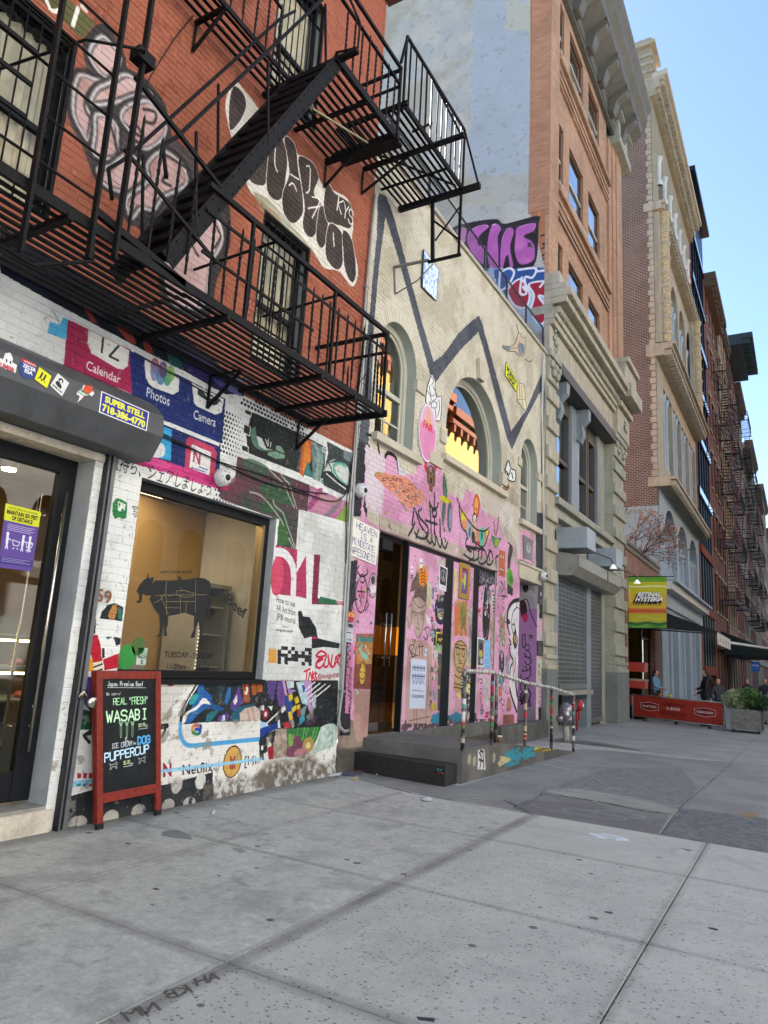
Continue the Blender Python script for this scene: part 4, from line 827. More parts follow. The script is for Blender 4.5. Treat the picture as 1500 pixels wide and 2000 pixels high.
y_,z_=onglass(270,1262);disc('sticker',y_,z_,.08,.09,mat('sticker_olive','4a6a35',.5),DX,label='smaller olive round sticker above the green one on the window',cat='sticker')
wa=thing('sticker','pale square wagyu sticker with rounded corners on the shop window','sticker')
(a0,b0),(a1,b1)=onglass(265,1298),onglass(288,1266);m=MB().box(DX,DX+.002,a0,a1,b0,b1);m.build('backing',LGR,wa,bev=.0008)
gtext(wa,'lettering','WAGYU',(267.5,1286),(285.5,1287),(268,1279),PRT,DX+.003,.02,fx=lambda q:onglass(*q));gtext(wa,'lettering','JAPANESE',(267.5,1278),(285.5,1278.5),(268,1273),GRN,DX+.003,.01,fx=lambda q:onglass(*q));gtext(wa,'lettering','WE SERVE',(267.5,1272),(285.5,1272.5),(268,1268),GRN,DX+.003,.0,fx=lambda q:onglass(*q));gtext(wa,'lettering','E',(274,1296),(279,1296),(274,1289),PRT,DX+.003,.02,fx=lambda q:onglass(*q))
# ------------------------------------------------------------------ entrance of the butcher shop
DXP=WX-.22
dr=MB();xa,xb=DXP-.07,DXP
dr.box(xa,xb,1.95,2.05,.22,3.2).box(xa,xb,3.86,4.03,.22,3.2).box(xa,xb,2.05,3.86,3.0,3.2)
door=dr.build('shop_door',FRAME,house,bev=.004)
MB().box(xa+.01,xb-.01,2.55,3.86,.22,.46).box(xa+.01,xb-.01,2.55,2.62,.46,3.0).build('door_leaf',FRAME,door)
MB().box(xa+.03,xa+.036,2.62,3.86,.46,3.0).build('pane',GLD,door)
MB().box(WX-.5,WX-.0,1.95,4.04,.1,.2).build('threshold',mat('threshold','8c8a84',.6,var=.3,scale=10),door)
STEEL=mat('brushed_steel','b8b4a8',.25,1.)
for y,x,z0,z1,nm in((3.915,DXP+.06,.62,2.83,'handle'),(3.80,DXP-.14,.62,2.80,'handle')):
 m=MB().tube([(x,y,z0),(x,y,z1)],.014,10)
 for z in(z0+.2,z1-.2):m.tube([(x,y,z),(DXP-.035,y,z)],.008,6)
 m.build(nm,STEEL,door)
MB().lathe([(0,0),(.022,0),(.022,.006),(.012,.012),(0,.012)],(DXP,3.95,.98),14,'x').build('lock',STEEL,door)
st=mat('stucco','c9bfae',.9,var=.18,scale=14,bump=1.,bscale=45,stain='8f8778',stain_amt=.6)
MB().box(WX-.3,WX+.035,1.2,4.09,-.05,.175).build('stoop',st,house,bev=.012)
case=thing('meat_case','lit glass display case of meat seen through the shop door','display case')
MB().box(WX-1.6,WX-.9,2.3,4.6,.12,.7).box(WX-1.6,WX-1.55,2.3,4.6,.7,1.75).build('cabinet',mat('case_steel','6a6c6c',.4,.5),case)
for z in(.95,1.25,1.55):MB().box(WX-1.55,WX-.95,2.3,4.6,z,z+.02).build('shelf',mat('shelf_glass','9aa09c',.3),case)
for z in(1.2,1.5):MB().box(WX-.97,WX-.955,2.4,4.5,z,z+.018).build('lamp_tube',mat('case_lamp','fff2c8',emit=('ffe9a8',6.)),case)
m=MB()
for i in range(16):m.lathe([(0,0),(.06,.01),(.07,.04),(.03,.07),(0,.072)],(WX-1.25+RS.rand()*.25,2.45+i*.13,.972 if i%2 else 1.272),8)
m.build('meat_tray',mat('meat','8c4038',.5,var=.4,scale=30),case)
LMP=mat('ceiling_lamp','fff0d0',emit=('ffe6b8',14.))
for i,y in enumerate((3.2,4.4)):
 lp=thing('ceiling_spot',('ceiling spot light just inside the glass door','ceiling spot light above the case deeper in the shop')[i],'light');MB().lathe([(0,3.30),(.07,3.30),(.07,3.38),(0,3.38)],(WX-1.1-i*.8,y,0),12).build('bulb',LMP,lp);MB().lathe([(.075,3.32),(.09,3.32),(.09,3.4),(.075,3.4)],(WX-1.1-i*.8,y,0),12).build('housing',WHI,lp)
pc=Canvas('door_notice_print',0,.34,0,.5,.002,None,'5a4490')
pc.rect(0,.34,.37,.5,'c8c81e',raw=True)if False else pc.rect(0,.34,.37,.5,'c9cc22')
pc.text('STOP THE SPREAD OF CORONAVIRUS',(.03,.468),(.31,.468),(.03,.482),'2a2a2a',raw=True);pc.text('MAINTAIN SIX FEET',(.02,.425),(.32,.425),(.02,.458),'1d1d1d',bold=.04,raw=True);pc.text('OF DISTANCE',(.07,.384),(.27,.384),(.07,.415),'1d1d1d',bold=.04,raw=True)
for i in range(4):pc.line([(.04,.345-i*.014),(.30-.03*(i%2),.345-i*.014)],.004,'c9c4dc',sm=False,raw=True)
for x in(.05,.2,.27):
 pc.ell((x,.27),.014,.016,'d8d6e4',raw=True);pc.line([(x,.25),(x,.2)],.024,'d8d6e4',raw=True);pc.line([(x,.2),(x-.008,.155)],.01,'d8d6e4',raw=True);pc.line([(x,.2),(x+.01,.155)],.01,'d8d6e4',raw=True);pc.line([(x,.24),(x+.035,.225)],.008,'d8d6e4',raw=True)
for x in(.1,.235):pc.line([(x,.23),(x+.07,.22),(x+.06,.19),(x+.01,.19),(x,.23)],.007,'d8d6e4',sm=False,raw=True);pc.ell((x+.015,.165),.007,.007,'d8d6e4',raw=True);pc.ell((x+.055,.165),.007,.007,'d8d6e4',raw=True)
pc.rect(0,.34,.03,.09,'43357a')
for i in range(3):pc.line([(.02,.08-i*.013),(.31-.06*(i%2),.08-i*.013)],.003,'b8b2d0',sm=False,raw=True)
xg=DXP-.032;A=lambda x,y:(xg,*P(x,y,xg))
tag(uvquad('notice',pc.material('door_notice',uv=True,bump=0,rough=.5),A(-3,1108),A(62,1116),A(80,1000),A(11,983),thick=.001),'yellow and purple distancing notice taped to the shop door glass','notice')
BOX=mat('shutter_housing','4c4e51',.55,var=.12,scale=3,bump=.1,bscale=30,stain='36373a',stain_amt=.55,streak=True)
prof=[(-5.43,3.80),(-5.43,3.88),(-5.2,3.76),(-5.08,3.645),(-5.05,3.44),(-5.18,3.22),(-5.43,3.22)]
hs=thing('shutter_box','dark grey roller shutter housing with stickers over the shop door','shutter')
m=MB();r=[(p[0],p[1])for p in prof];m.prism(r,.6,4.44,'y');m.build('housing',BOX,hs,bev=.004)
def fy(q):return P(q[0],q[1],-5.045)
def tilted(o):return o
def F(px,py,lift=.004):
 n=Vector((.205,0,.03)).normalized();p0_=Vector((-5.08,0,3.645))+n*lift;d=Vector(ray(px,py));c=Vector((0,0,EYE));return c+d*((p0_-c).dot(n)/d.dot(n))
def sticker(label,pix,paint,w=.3,h=.2,base='ffffff',thick=.002,cat='sticker'):
 cv=Canvas('sticker_print',0,w,0,h,.0012,None,base);paint(cv)
 nm='sticker_print_%d'%len(MATS);return tag(uvquad('sticker',cv.material(nm,uv=True,bump=0,rough=.45),*[F(*q)for q in pix],thick=thick),label,cat)
def p_super(c):
 c.rect(.005,.595,.005,.255,'c8c8c8');c.rect(.012,.588,.012,.248,'23268a');c.text('SUPER STELL',(.05,.15),(.55,.15),(.05,.225),'dcdc3c',bold=.05,raw=True);c.text('718-386-4770',(.03,.035),(.57,.035),(.03,.12),'dcdc3c',bold=.05,raw=True)
sticker('blue and yellow metal plate with a phone number on the shutter box',[(193,805),(286,842),(291,805),(198,764)],p_super,.6,.26,cat='sign')
def cutout(label,pts,paint,w,h,box,base,cat='sticker'):
 """die-cut sticker: outline in photo pixels, print placed by its box corners"""
 cv=Canvas('sticker_print',0,w,0,h,.0015,None,base);paint(cv);bl,br,tr_,tl=[F(*q)for q in box]
 M_=cv.material('sticker_print_%d'%len(MATS),uv=True,bump=0,rough=.45);ps=[F(*q)for q in pts];n=(br-bl).cross(tl-bl).normalized()*.002
 ux=br-bl;uy=tl-bl;me=bpy.data.meshes.new('sticker');k=len(ps);tri=tessellate_polygon([[Vector(((p-bl).dot(ux),(p-bl).dot(uy),0))for p in ps]])
 vs=[p+n for p in ps]+ps;fs=[]
 for t in tri:t=t if(vs[t[1]]-vs[t[0]]).cross(vs[t[2]]-vs[t[0]]).dot(n)>0 else t[::-1];fs.append(tuple(t))
 fs+=[(i,i+k,(i+1)%k+k,(i+1)%k)for i in range(k)]
 me.from_pydata(vs,[],fs);u=me.uv_layers.new(name='UVMap')
 for li,lp in enumerate(me.loops):
  p=vs[lp.vertex_index];u.data[li].uv=((p-bl).dot(ux)/ux.length_squared,(p-bl).dot(uy)/uy.length_squared)
 me.materials.append(M_);o=bpy.data.objects.new('sticker',me);COL.objects.link(o);return tag(o,label,cat)
def p_shield(c):c.rect(0,.2,0,.2,'23407a');c.rect(0,.2,.155,.2,'b02430');c.text('INTERSTATE',(.03,.162),(.17,.162),(.03,.182),'e8e8e8',bold=.02,raw=True);c.text('ZECER',(.02,.1),(.18,.1),(.02,.143),'e8e8e8',bold=.04,raw=True);c.text('ESA',(.05,.045),(.15,.045),(.05,.09),'e8e8e8',bold=.04,raw=True)
cutout('red and blue shield sticker on the shutter box, left of the yellow one',[(44,699),(55,704),(68,710),(72,724),(66,738),(52,742),(40,732),(36,716)],p_shield,.2,.2,[(38,730),(70,745),(74,712),(42,698)],'23407a')
def p_yel(c):
 c.rect(.006,.194,.006,.194,'d8d822')
 for x in(.07,.12):c.ell((x,.145),.013,.015,'1b1b1b',raw=True);c.line([(x,.13),(x-.005,.085)],.024,'1b1b1b',raw=True);c.line([(x-.005,.085),(x-.03,.045)],.011,'1b1b1b',raw=True);c.line([(x-.005,.085),(x+.025,.05)],.011,'1b1b1b',raw=True)
cutout('yellow diamond sticker with running figures on the shutter box',[(77,716),(103,733),(92,759),(66,741)],p_yel,.2,.2,[(66,741),(92,759),(103,733),(77,716)],'222222')
def p_rem(c):c.ell((.08,.15),.035,.03,'1b1b1b',raw=True);c.fill([(.05,.12),(.12,.1),(.13,.06),(.04,.07)],'1b1b1b',raw=True,sm=True);c.ell((.085,.14),.017,.02,'dddddd',raw=True);c.text('REMAND',(.02,.02),(.18,.02),(.02,.045),'1b1b1b',bold=.03,raw=True)
cutout('white diamond sticker with a black drawing on the shutter box',[(113,729),(135,748),(121,774),(98,753)],p_rem,.2,.2,[(98,753),(121,774),(135,748),(113,729)],'d8d8d8')
def p_gum(c):c.fill([(.1,.2),(.2,.2),(.15,.13),(.17,.13),(.05,0),(.09,.08),(.05,.08)],'d8602a','c03a20',raw=True);c.rect(.0,.2,.08,.135,'2a6a4a');c.text('Gumba',(.015,.09),(.185,.09),(.015,.128),'e8e8e8',bold=.03,shear=.2,raw=True)
cutout('orange lightning bolt sticker on the shutter box',[(163,752),(181,754),(180,762),(184,768),(180,774),(168,772),(151,786),(156,774),(149,770),(153,762),(160,760)],p_gum,.2,.2,[(148,778),(180,790),(186,758),(156,748)],'d8d8d8')
def p_dum(c):c.rect(0,.3,0,.11,'d8d8d8');c.text('UMBR',(.06,.02),(.28,.02),(.06,.085),'b02c38',bold=.05,raw=True);c.ell((.18,.15),.05,.05,'e0e0e0',raw=True);c.ell((.15,.14),.012,.025,'1b1b1b',raw=True);c.ell((.21,.14),.012,.025,'1b1b1b',raw=True)
cutout('white sticker with red letters at the left edge of the shutter box',[(-6,697),(6,702),(10,690),(20,689),(25,700),(24,708),(33,713),(30,729),(-6,714)],p_dum,.3,.2,[(-8,716),(31,730),(34,702),(-4,688)],'d8d8d8')
rl=MB();rl.box(WX+.001,WX+.012,4.14,4.225,0,3.22).box(WX+.012,WX+.06,4.21,4.225,0,3.22).box(WX+.012,WX+.06,4.14,4.155,0,3.22).box(WX+.048,WX+.06,4.185,4.21,0,3.22)
rail=rl.build('shutter_rail',mat('rail_grey','6d7073',.5,.3,var=.12,scale=6,stain='45474a',stain_amt=.4),hs);
MB().box(WX+.002,WX+.065,4.125,4.139,0,3.25).build('rail_seal',BLACK,rail)
MB().box(WX-.30,WX+.02,1.2,4.14,3.14,3.2).build('lintel',st,house)
pk=thing('padlock','round steel padlock hanging from the shutter rail beside the chalkboard','padlock');px_=WX+.11
m=MB().lathe([(0,-.02),(.042,-.02),(.048,-.012),(.048,.012),(.042,.02),(0,.02)],(px_+.02,4.25,1.03),18,'x');m.build('body',STEEL,pk)
MB().tube([(px_-.01,4.22,1.05),(px_-.01,4.20,1.10),(px_-.02,4.17,1.115),(px_-.03,4.15,1.08),(px_-.02,4.18,1.05)],.007,8).build('shackle',STEEL,pk)
MB().lathe([(0,0),(.035,0),(.035,.012),(0,.012)],(WX+.07,4.2,1.1),14,'x').build('hasp',STEEL,pk)
BRZ=mat('bronze','8a5f42',.35,.8);hn=thing('house_number','bronze house number 59 on white brick left of the window','house number')
gtext(hn,'digit','5',(188,1174),(200,1175),(189,1149),BRZ,WX+.013,.02,t=.012);gtext(hn,'digit','9',(202,1177),(216,1178),(203,1152),BRZ,WX+.013,.02,t=.012)
# ------------------------------------------------------------------ chalkboard A-sign
ab=thing('chalkboard_sign','red wooden sidewalk chalkboard advertising wasabi and dog ice cream','chalkboard')
BL,BR_,TR,TL=Vector((-5.20,4.37,0)),Vector((-5.265,5.13,0)),Vector((-5.37,5.025,1.295)),Vector((-5.33,4.255,1.295))
def B(u,v,d=0.):
 p=BL*(1-u)*(1-v)+BR_*u*(1-v)+TR*u*v+TL*(1-u)*v;n=(BR_-BL).cross(TL-BL).normalized();return p+n*d
RED=mat('red_stained_wood','7e2a1e',.4,var=.35,scale=18,bump=.2,bscale=60)
def slabB(name,u0,u1,v0,v1,d0,d1,material,bev=.003):
 m=MB();q=[B(u0,v0,d0),B(u1,v0,d0),B(u1,v1,d0),B(u0,v1,d0),B(u0,v0,d1),B(u1,v0,d1),B(u1,v1,d1),B(u0,v1,d1)]
 m.add(q,[(0,3,2,1),(4,5,6,7),(0,1,5,4),(1,2,6,5),(2,3,7,6),(3,0,4,7)]);return m.build(name,material,ab,bev)
slabB('leg',0,.085,.035,1,0,.028,RED);slabB('leg',.915,1,.035,1,0,.028,RED);slabB('top_rail',.087,.913,.945,1,.001,.027,RED);slabB('bottom_rail',.087,.913,.155,.215,.001,.027,RED)
for u in(0,.915):slabB('foot',u-.004,u+.089,0,.034,-.002,.03,BLACK)
m=MB()
for(a_,b_)in((B(.01,0,0),B(.01,1,-.01)),(B(.96,0,0),B(.96,1,-.01))):
 a_=a_+Vector((-.15,.12,0));a_.x=max(a_.x,WX+.05);lg=MB().bar(a_,b_,.04,.03);lg.build('rear_leg',RED,ab)
cb=Canvas('chalk_lettering',0,.64,0,.98,.0016,None,'14171a')
cb.a*=(.85+.35*cb.n1)[...,None];k=(np.clip(fbm(cb.H,cb.W,60,5,9)-.5,0,1)*.35)[...,None];cb.a+=k*.25
for i in range(26):x=.05+RS.rand()*.55;cb.line([(x,.14+RS.rand()*.25),(x+.004,.02+RS.rand()*.1)],.003,'5a6066',al=.25,raw=True)
def cx(x,y):return((x-735)/430*.64,.98-(y-265+(x-735)*.02)/(1170-265)*.98-.0)
def hw(t,a,b,c,w,col,jit=.12):cb.hand(t,cx(*a),cx(*b),cx(*c),w,col,raw=True,jit=jit)
hw('Japan Premium Beef',(780,320),(1065,318),(780,282),.006,'d8dcdc');cb.line([cx(778,333),cx(1085,333)],.005,'c8cccc',raw=True);hw('We carry:',(770,398),(885,392),(770,372),.0045,'c8cccc')
for d,cc,ww in(((0,0),'b4e8b0',.008),):hw('REAL',(822,478),(925,470),(822,425),ww,cc);hw('"FRESH"',(945,475),(1100,470),(945,415),ww,cc)
hw('WASABI',(770,615),(1095,598),(770,530),.017,'a8e0a4',.06);hw('WASABI',(770,615),(1095,598),(770,530),.009,'d8f0d0',.06)
for x in(878,925,970):
 cb.line([cx(x-5,640),cx(x-4,735),cx(x+4,735),cx(x+8,640)],.004,'a8d8a8',raw=True)
 for dx in(-16,-5,8,16):cb.line([cx(x,650),cx(x+dx,618)],.006,'a8d8a8',raw=True)
hw('$19.99',(1022,668),(1075,664),(1022,640),.005,'c8e0a0');hw('/pc',(1076,668),(1102,664),(1076,645),.004,'c8d0c8');cb.line([cx(1020,686),cx(1100,680)],.005,'d0d4d4',raw=True)
hw('&',(912,785),(935,785),(912,745),.006,'c4ccd0');hw('ICE CREAM',(808,828),(965,816),(808,790),.0065,'ccd4d8');hw('For',(978,812),(1005,808),(978,790),.005,'ccd4d8')
hw('DOG',(1016,812),(1120,806),(1016,752),.017,'58a8dc',.04);hw('PUPPERCUP',(755,928),(1108,890),(755,862),.014,'9ccce8',.05);hw('PUPPERCUP',(755,928),(1108,890),(755,862),.006,'e0ecf4',.05)
hw('$5.00',(900,968),(950,962),(900,940),.005,'c8e0a0');hw('/pc',(952,976),(980,972),(952,955),.004,'c8d0c8');cb.line([cx(900,985),cx(968,980)],.005,'d0d4d4',raw=True)
for x,y in((790,960),(1022,940)):cb.line([cx(x,y-15),cx(x+10,y+8),cx(x+2,y+32),cx(x+14,y+28),cx(x+20,y+15),cx(x+42,y+14),cx(x+48,y+28),cx(x+58,y+24),cx(x+48,y+2),cx(x+62,y-8),cx(x+50,y-22),cx(x+40,y-10),cx(x+14,y-4),cx(x,y-15)],.004,'d8dcdc',raw=True)
uvquad('chalkboard',cb.material('chalk_board',uv=True,bump=.05,rough=.45),B(.086,.216,.01),B(.914,.216,.01),B(.914,.944,.01),B(.086,.944,.01),ab,.004)
# ------------------------------------------------------------------ small things on the painted front
def dome(name_label,px,py,r=.085,x=WX+.008,tilt=0):
 y,z=P(px,py,x+.06);o=thing('security_camera',name_label,'camera');W_=mat('camera_white','c4c6c6',.4,var=.06)
 MB().lathe([(0,0),(r,0),(r*1.02,.03),(r*.98,.05),(r*.96,.075),(r*.8,.10),(r*.55,.115),(0,.12)],(x,y,z),22,'x').build('housing',W_,o)
 MB().lathe([(0,.112),(r*.33,.112),(r*.33,.128),(r*.2,.140),(0,.145)],(x,y,z),16,'x').build('lens',mat('camera_lens','101214',.15),o)
 for k in range(6):t=k*math.pi/3;MB().box(x+.103,x+.11,y+r*.68*math.cos(t)-.008,y+r*.68*math.cos(t)+.008,z+r*.68*math.sin(t)-.008,z+r*.68*math.sin(t)+.008).build('led_window',mat('camera_led','77797a',.4),o)
 return o
dome('white dome camera above the shop window corner',437,933,.1)
dome('white dome camera beside the dark painted strip near the entrance',707,958,.11)
CAB=mat('black_cable','101112',.6)
def wirepx(pts,r=.007,x=WX+.025,mtl=CAB,label=None,name='cable'):
 o=MB().tube([(x+(i%2)*.004,*P(px,py,x))for i,(px,py)in enumerate(smoothpts(pts,5))],r,6).build(name,mtl);return tag(o,label,'cable')if label else o
wirepx([(298,842),(330,858),(400,888),(450,913),(520,943),(600,965),(640,978),(665,975),(680,955)],.008,label='black cable sagging across the mural above the window')
wirepx([(300,838),(360,868),(430,902),(505,925),(560,947),(590,958),(640,965)],.007,label='second black cable running just above the sagging one on the mural')
wirepx([(692,860),(688,900),(680,950),(676,1000),(676,1100)],.008,label='black cable dropping down the house corner from the balcony')
wirepx([(700,830),(692,880),(684,940),(680,965)],.006,label='thin black cable beside the corner pipe under the balcony')
wirepx([(279,175),(300,140),(325,100),(345,70),(378,30)],.006,label='thin wire running up the brick to the upper balcony bracket')
GP=mat('grey_pipe','9a9c9a',.5,.3,var=.15,scale=10)
pipe=thing('conduit_pipe','pale grey conduit running down the joint between the two houses','pipe')
pts=[(WX+.05,*P(x,y,WX+.05))for x,y in((732,380),(716,560),(700,780),(690,960),(678,1180),(668,1350),(661,1405))]
MB().tube(pts+[(WX+.06,pts[-1][1]+.03,pts[-1][2]-.1),(WX+.08,pts[-1][1]+.12,pts[-1][2]-.16),(WX+.08,pts[-1][1]+.22,pts[-1][2]-.15)],.022,10).build('pipe',GP,pipe)
for i in(1,3,5):MB().box(WX+.01,WX+.08,pts[i][1]-.04,pts[i][1]+.04,pts[i][2]-.012,pts[i][2]+.012).build('clamp',GP,pipe)
tag(MB().tube([(WX+.035,*P(x,y,WX+.035))for x,y in((722,480),(700,760),(683,1000),(672,1200),(664,1380))],.012,8).build('thin_pipe',mat('white_pipe','b8b8b2',.6)),'thin pale pipe running beside the conduit on the house corner','pipe')
# ------------------------------------------------------------------ iron fire escape
fe=thing('fire_escape','black iron fire escape with stairs and balconies on the red brick house','fire escape')
XI,XO=-5.38,-4.30
_slat={}
def part(name,mb,par=None,bev=0.):return mb.build(name,IRON,par or fe,bev)
def slats(y0,y1,z,xs,w=.034,h=.012):
 k=round(y1-y0,3)
 if k not in _slat:me=MB().box(-w/2,w/2,0,k,-h,h*.4).build('slat',IRON,fe).data;_slat[k]=me;first=bpy.data.objects[-1]if False else None;bpy.data.objects.remove([o for o in fe.children if o.data==me][0])
 for x in xs:o=bpy.data.objects.new('slat',_slat[k]);COL.objects.link(o);o.parent=fe;o.location=(x,y0,z+RS.randn()*.002)
def twist_mesh(h,r=.011,n=26,t0=.15,t1=.85,point=True):
 m=MB();
 for i in range(n+1):
  f=i/n;a=0 if f<t0 else(f-t0)/(t1-t0)*math.pi*4 if f<t1 else math.pi*4
  rr=r*(1.0 if f<.96 or not point else max(.15,(1-f)/.04));tw=1.35 if t0<f<t1 else 1
  for j in range(4):t=a+j*math.pi/2+.785;m.v.append((rr*tw*math.cos(t),rr*tw*math.sin(t),f*h))
  if i:
   for j in range(4):o=(i-1)*4;m.f.append((o+j,o+(j+1)%4,o+4+(j+1)%4,o+4+j));m.sm.append(False);m.mi.append(0)
 o=m.build('baluster',IRON,fe);me=o.data;bpy.data.objects.remove(o);return me
TW=twist_mesh(.86);PL=(lambda o:(o.data,bpy.data.objects.remove(o))[0])(MB().bar((0,0,0),(0,0,.98),.02,.02).build('baluster',IRON,fe))
def balusters(a,b,n,z,me,s=1.):
 a,b=Vector((*a,z)),Vector((*b,z))
 for i in range(n):o=bpy.data.objects.new('baluster',me);COL.objects.link(o);o.parent=fe;o.location=a.lerp(b,(i+.5)/n);o.rotation_euler=(RS.randn()*.012,RS.randn()*.012,RS.rand()*3);o.scale=(1,1,s)
Z1=4.49;Y1a,Y1b=.6,7.12
slats(3.9,Y1b-.03,Z1,[XI+.06+i*.0905 for i in range(11)]);slats(Y1a,3.9,Z1-.04,[XI+.10+i*.0905 for i in range(12)])
part('edge_beam',MB().bar((XO,Y1a,Z1),(XO,Y1b,Z1),.04,.075));part('edge_beam',MB().bar((XI+.02,Y1a,Z1-.02),(XI+.02,Y1b,Z1-.02),.012,.07));part('end_beam',MB().bar((XI-.03,Y1b,Z1-.02),(XO+.06,Y1b,Z1-.02),.04,.08))
for y in(1.4,2.7,4.32,5.78,6.45):part('cross_beam',MB().bar((XI-.03,y,Z1-.05),(XO+.04,y,Z1-.05),.05,.05))
def bracket(y,z,x1=XI+.75):part('bracket',MB().bar((XI-.03,y,z-.06),(x1,y,z-.06),.035,.012).bar((XI-.03,y,z-.42),(x1,y,z-.07),.03,.03).bar((XI-.02,y,z-.06),(XI-.02,y,z-.42),.03,.012))
for z,h in((Z1+1.05,.05),(Z1+.80,.03)):part('rail',MB().bar((XO,3.95,z),(XO,Y1b+.03,z),h*.5 if h<.05 else.04,h));part('end_rail',MB().bar((XI-.03,Y1b+.02,z),(XO,Y1b+.02,z),.03,h))
part('rail',MB().bar((XO,3.95,Z1+.40),(XO,5.6,Z1+.40),.02,.025))
balusters((XO,4.0),(XO,Y1b),19,Z1+.03,TW);balusters((XI+.45,Y1b+.02),(XO-.03,Y1b+.02),4,Z1+.03,TW,.8)
for y in(4.55,5.95,Y1b):part('post',MB().bar((XO,y,Z1),(XO,y,Z1+1.08),.03,.03))
for y in(4.9,6.05):part('tie_bar',MB().bar((XI-.04,y,Z1+1.0),(XO,y,Z1+1.04),.022,.022))
part('brace',MB().bar((XO-.2,6.6,Z1),(XO-.02,6.75,Z1+.38),.025,.008))
for z in(Z1+.45,Z1+.95,Z1+.7):part('rail',MB().bar((XO,Y1a,z),(XO,2.3,z),.02,.03))
LX=XO+.06
for y in(2.38,2.86):part('ladder_rail',MB().bar((LX,y,3.98 if y<2.5 else 4.2),(LX,y-.02,8.1),.022,.05))
for i in range(11):part('rung',MB().tube([(LX,2.38,4.66+i*.345),(LX,2.86,4.66+i*.345)],.011,6))
for y,w in((3.06,.05),(1.75,.09)):part('guide_post',MB().bar((LX+.01,y,4.3),(LX+.01,y,8.1),.025,w))
part('guide_hook',MB().tube([(LX,3.06,6.05),(LX+.1,3.0,6.02),(LX-.2,2.7,5.98),(XI,2.5,5.9)],.012,6));part('guide_block',MB().box(LX-.05,LX+.06,2.98,3.14,5.98,6.08))
part('brace',MB().tube([(LX,2.86,4.5),(LX,2.9,4.2),(LX-.2,2.6,4.05),(LX-.25,2.3,4.1)],.016,6))
part('brace',MB().bar((XO,3.06,5.9),(XO,4.25,Z1+1.05),.03,.035));part('brace',MB().bar((XO,3.06,5.25),(XO,4.1,Z1+.4),.02,.03));part('brace',MB().bar((XO,2.9,4.62),(XO,3.8,4.5),.04,.06))
for i,y in enumerate((3.2,3.4,3.6,3.8)):o=bpy.data.objects.new('baluster',TW);COL.objects.link(o);o.parent=fe;o.location=(XO,y,Z1+.1);o.scale=(1,1,1.25-.06*i)
SA,SB=(3.62,4.62),(5.68,8.30)
for x in(XO-.02,XO-.66):
 d=Vector((0,SB[0]-SA[0],SB[1]-SA[1])).normalized();n_=Vector((0,-d.z,d.y))
 part('stringer',MB().bar((x,*SA),(x,*SB),.014,.155,up=(0,-d.z,d.y)),bev=0)
 m=MB()
 for i in range(30):
  q=Vector((x,*SA)).lerp(Vector((x,*SB)),(i+.5)/30)
  for s_ in(-.05,.05):p_=q+n_*s_;m.lathe([(.016,-.016),(.012,.014),(0,.018)],p_,6,'x')if x>-4.5 else m.lathe([(.012,-.016),(0,-.016)],p_,4,'x')
 part('rivet_row',m)
TM=MB();w_=.62
TM.box(-w_,0,-.09,.09,-.003,.003).box(-w_,0,-.09,-.084,-.05,-.003).box(-w_,0,.084,.09,.003,.03)
to=TM.build('tread',IRON,fe);tme=to.data;bpy.data.objects.remove(to)
for i in range(15):
 q=Vector((XO-.03,*SA)).lerp(Vector((XO-.03,*SB)),(i+.6)/15);o=bpy.data.objects.new('tread',tme);COL.objects.link(o);o.parent=fe;o.location=q;o.rotation_euler=(.0,0,0)
for x in(XO-.02,XO-.68):
 part('handrail',MB().tube([(x,3.5,5.3),(x,3.42,5.55),(x,3.56,5.74),(x,5.35,8.9),(x,5.6,9.25)],.018,7))
 for t in(.12,.5,.9):q=Vector((x,*SA)).lerp(Vector((x,*SB)),t);part('handrail_post',MB().bar(q,q+Vector((0,-.12,.86)),.022,.022))
Z2=8.30
slats(3.6,7.0,Z2,[XI+.04+i*.0905 for i in range(4)]);slats(5.64,7.0,Z2+.001,[XI+.04+i*.0905 for i in range(4,12)])
part('edge_beam',MB().bar((XO,5.6,Z2),(XO,7.04,Z2),.04,.10));part('edge_beam',MB().bar((XO-.7,3.6,Z2),(XO-.7,5.64,Z2),.03,.06));part('end_beam',MB().bar((XI-.03,7.02,Z2-.02),(XO+.05,7.02,Z2-.02),.06,.08));part('cross_beam',MB().bar((XI-.03,5.66,Z2-.04),(XO+.26,5.66,Z2+.02),.07,.05))
for y in(4.5,6.3):part('cross_beam',MB().bar((XI-.03,y,Z2-.05),(XO-.66 if y<5 else XO,y,Z2-.05),.05,.04))
for y,z in((4.5,Z2),(7.02,Z2),(5.3,Z1),(6.9,Z1)):bracket(y,z,XI+.4)
for z,h in((Z2+1.08,.045),(Z2+.82,.03)):part('rail',MB().bar((XO,5.6,z),(XO,7.08,z),.035,h));part('end_rail',MB().bar((XI+.4,7.08,z),(XO,7.08,z),.03,h));part('rail',MB().bar((XO-.72,3.6,z),(XO-.72,5.4,z),.03,h))
balusters((XO,5.7),(XO,7.0),8,Z2+.03,TW);balusters((XO-.72,3.7),(XO-.72,5.5),9,Z2+.03,TW);part('post',MB().bar((XO,7.06,Z2-.05),(XO,7.06,Z2+1.1),.04,.03));part('post',MB().tube([(XO,5.6,Z2+.05),(XO+.26,5.66,Z2+.06),(XO+.2,5.75,Z2+.5),(XO,5.62,Z2+1.05)],.014,6))
Z3=8.87;YA,YB=7.12,9.05
slats(YA,YB,Z3,[XI+.03+i*.0905 for i in range(13)])
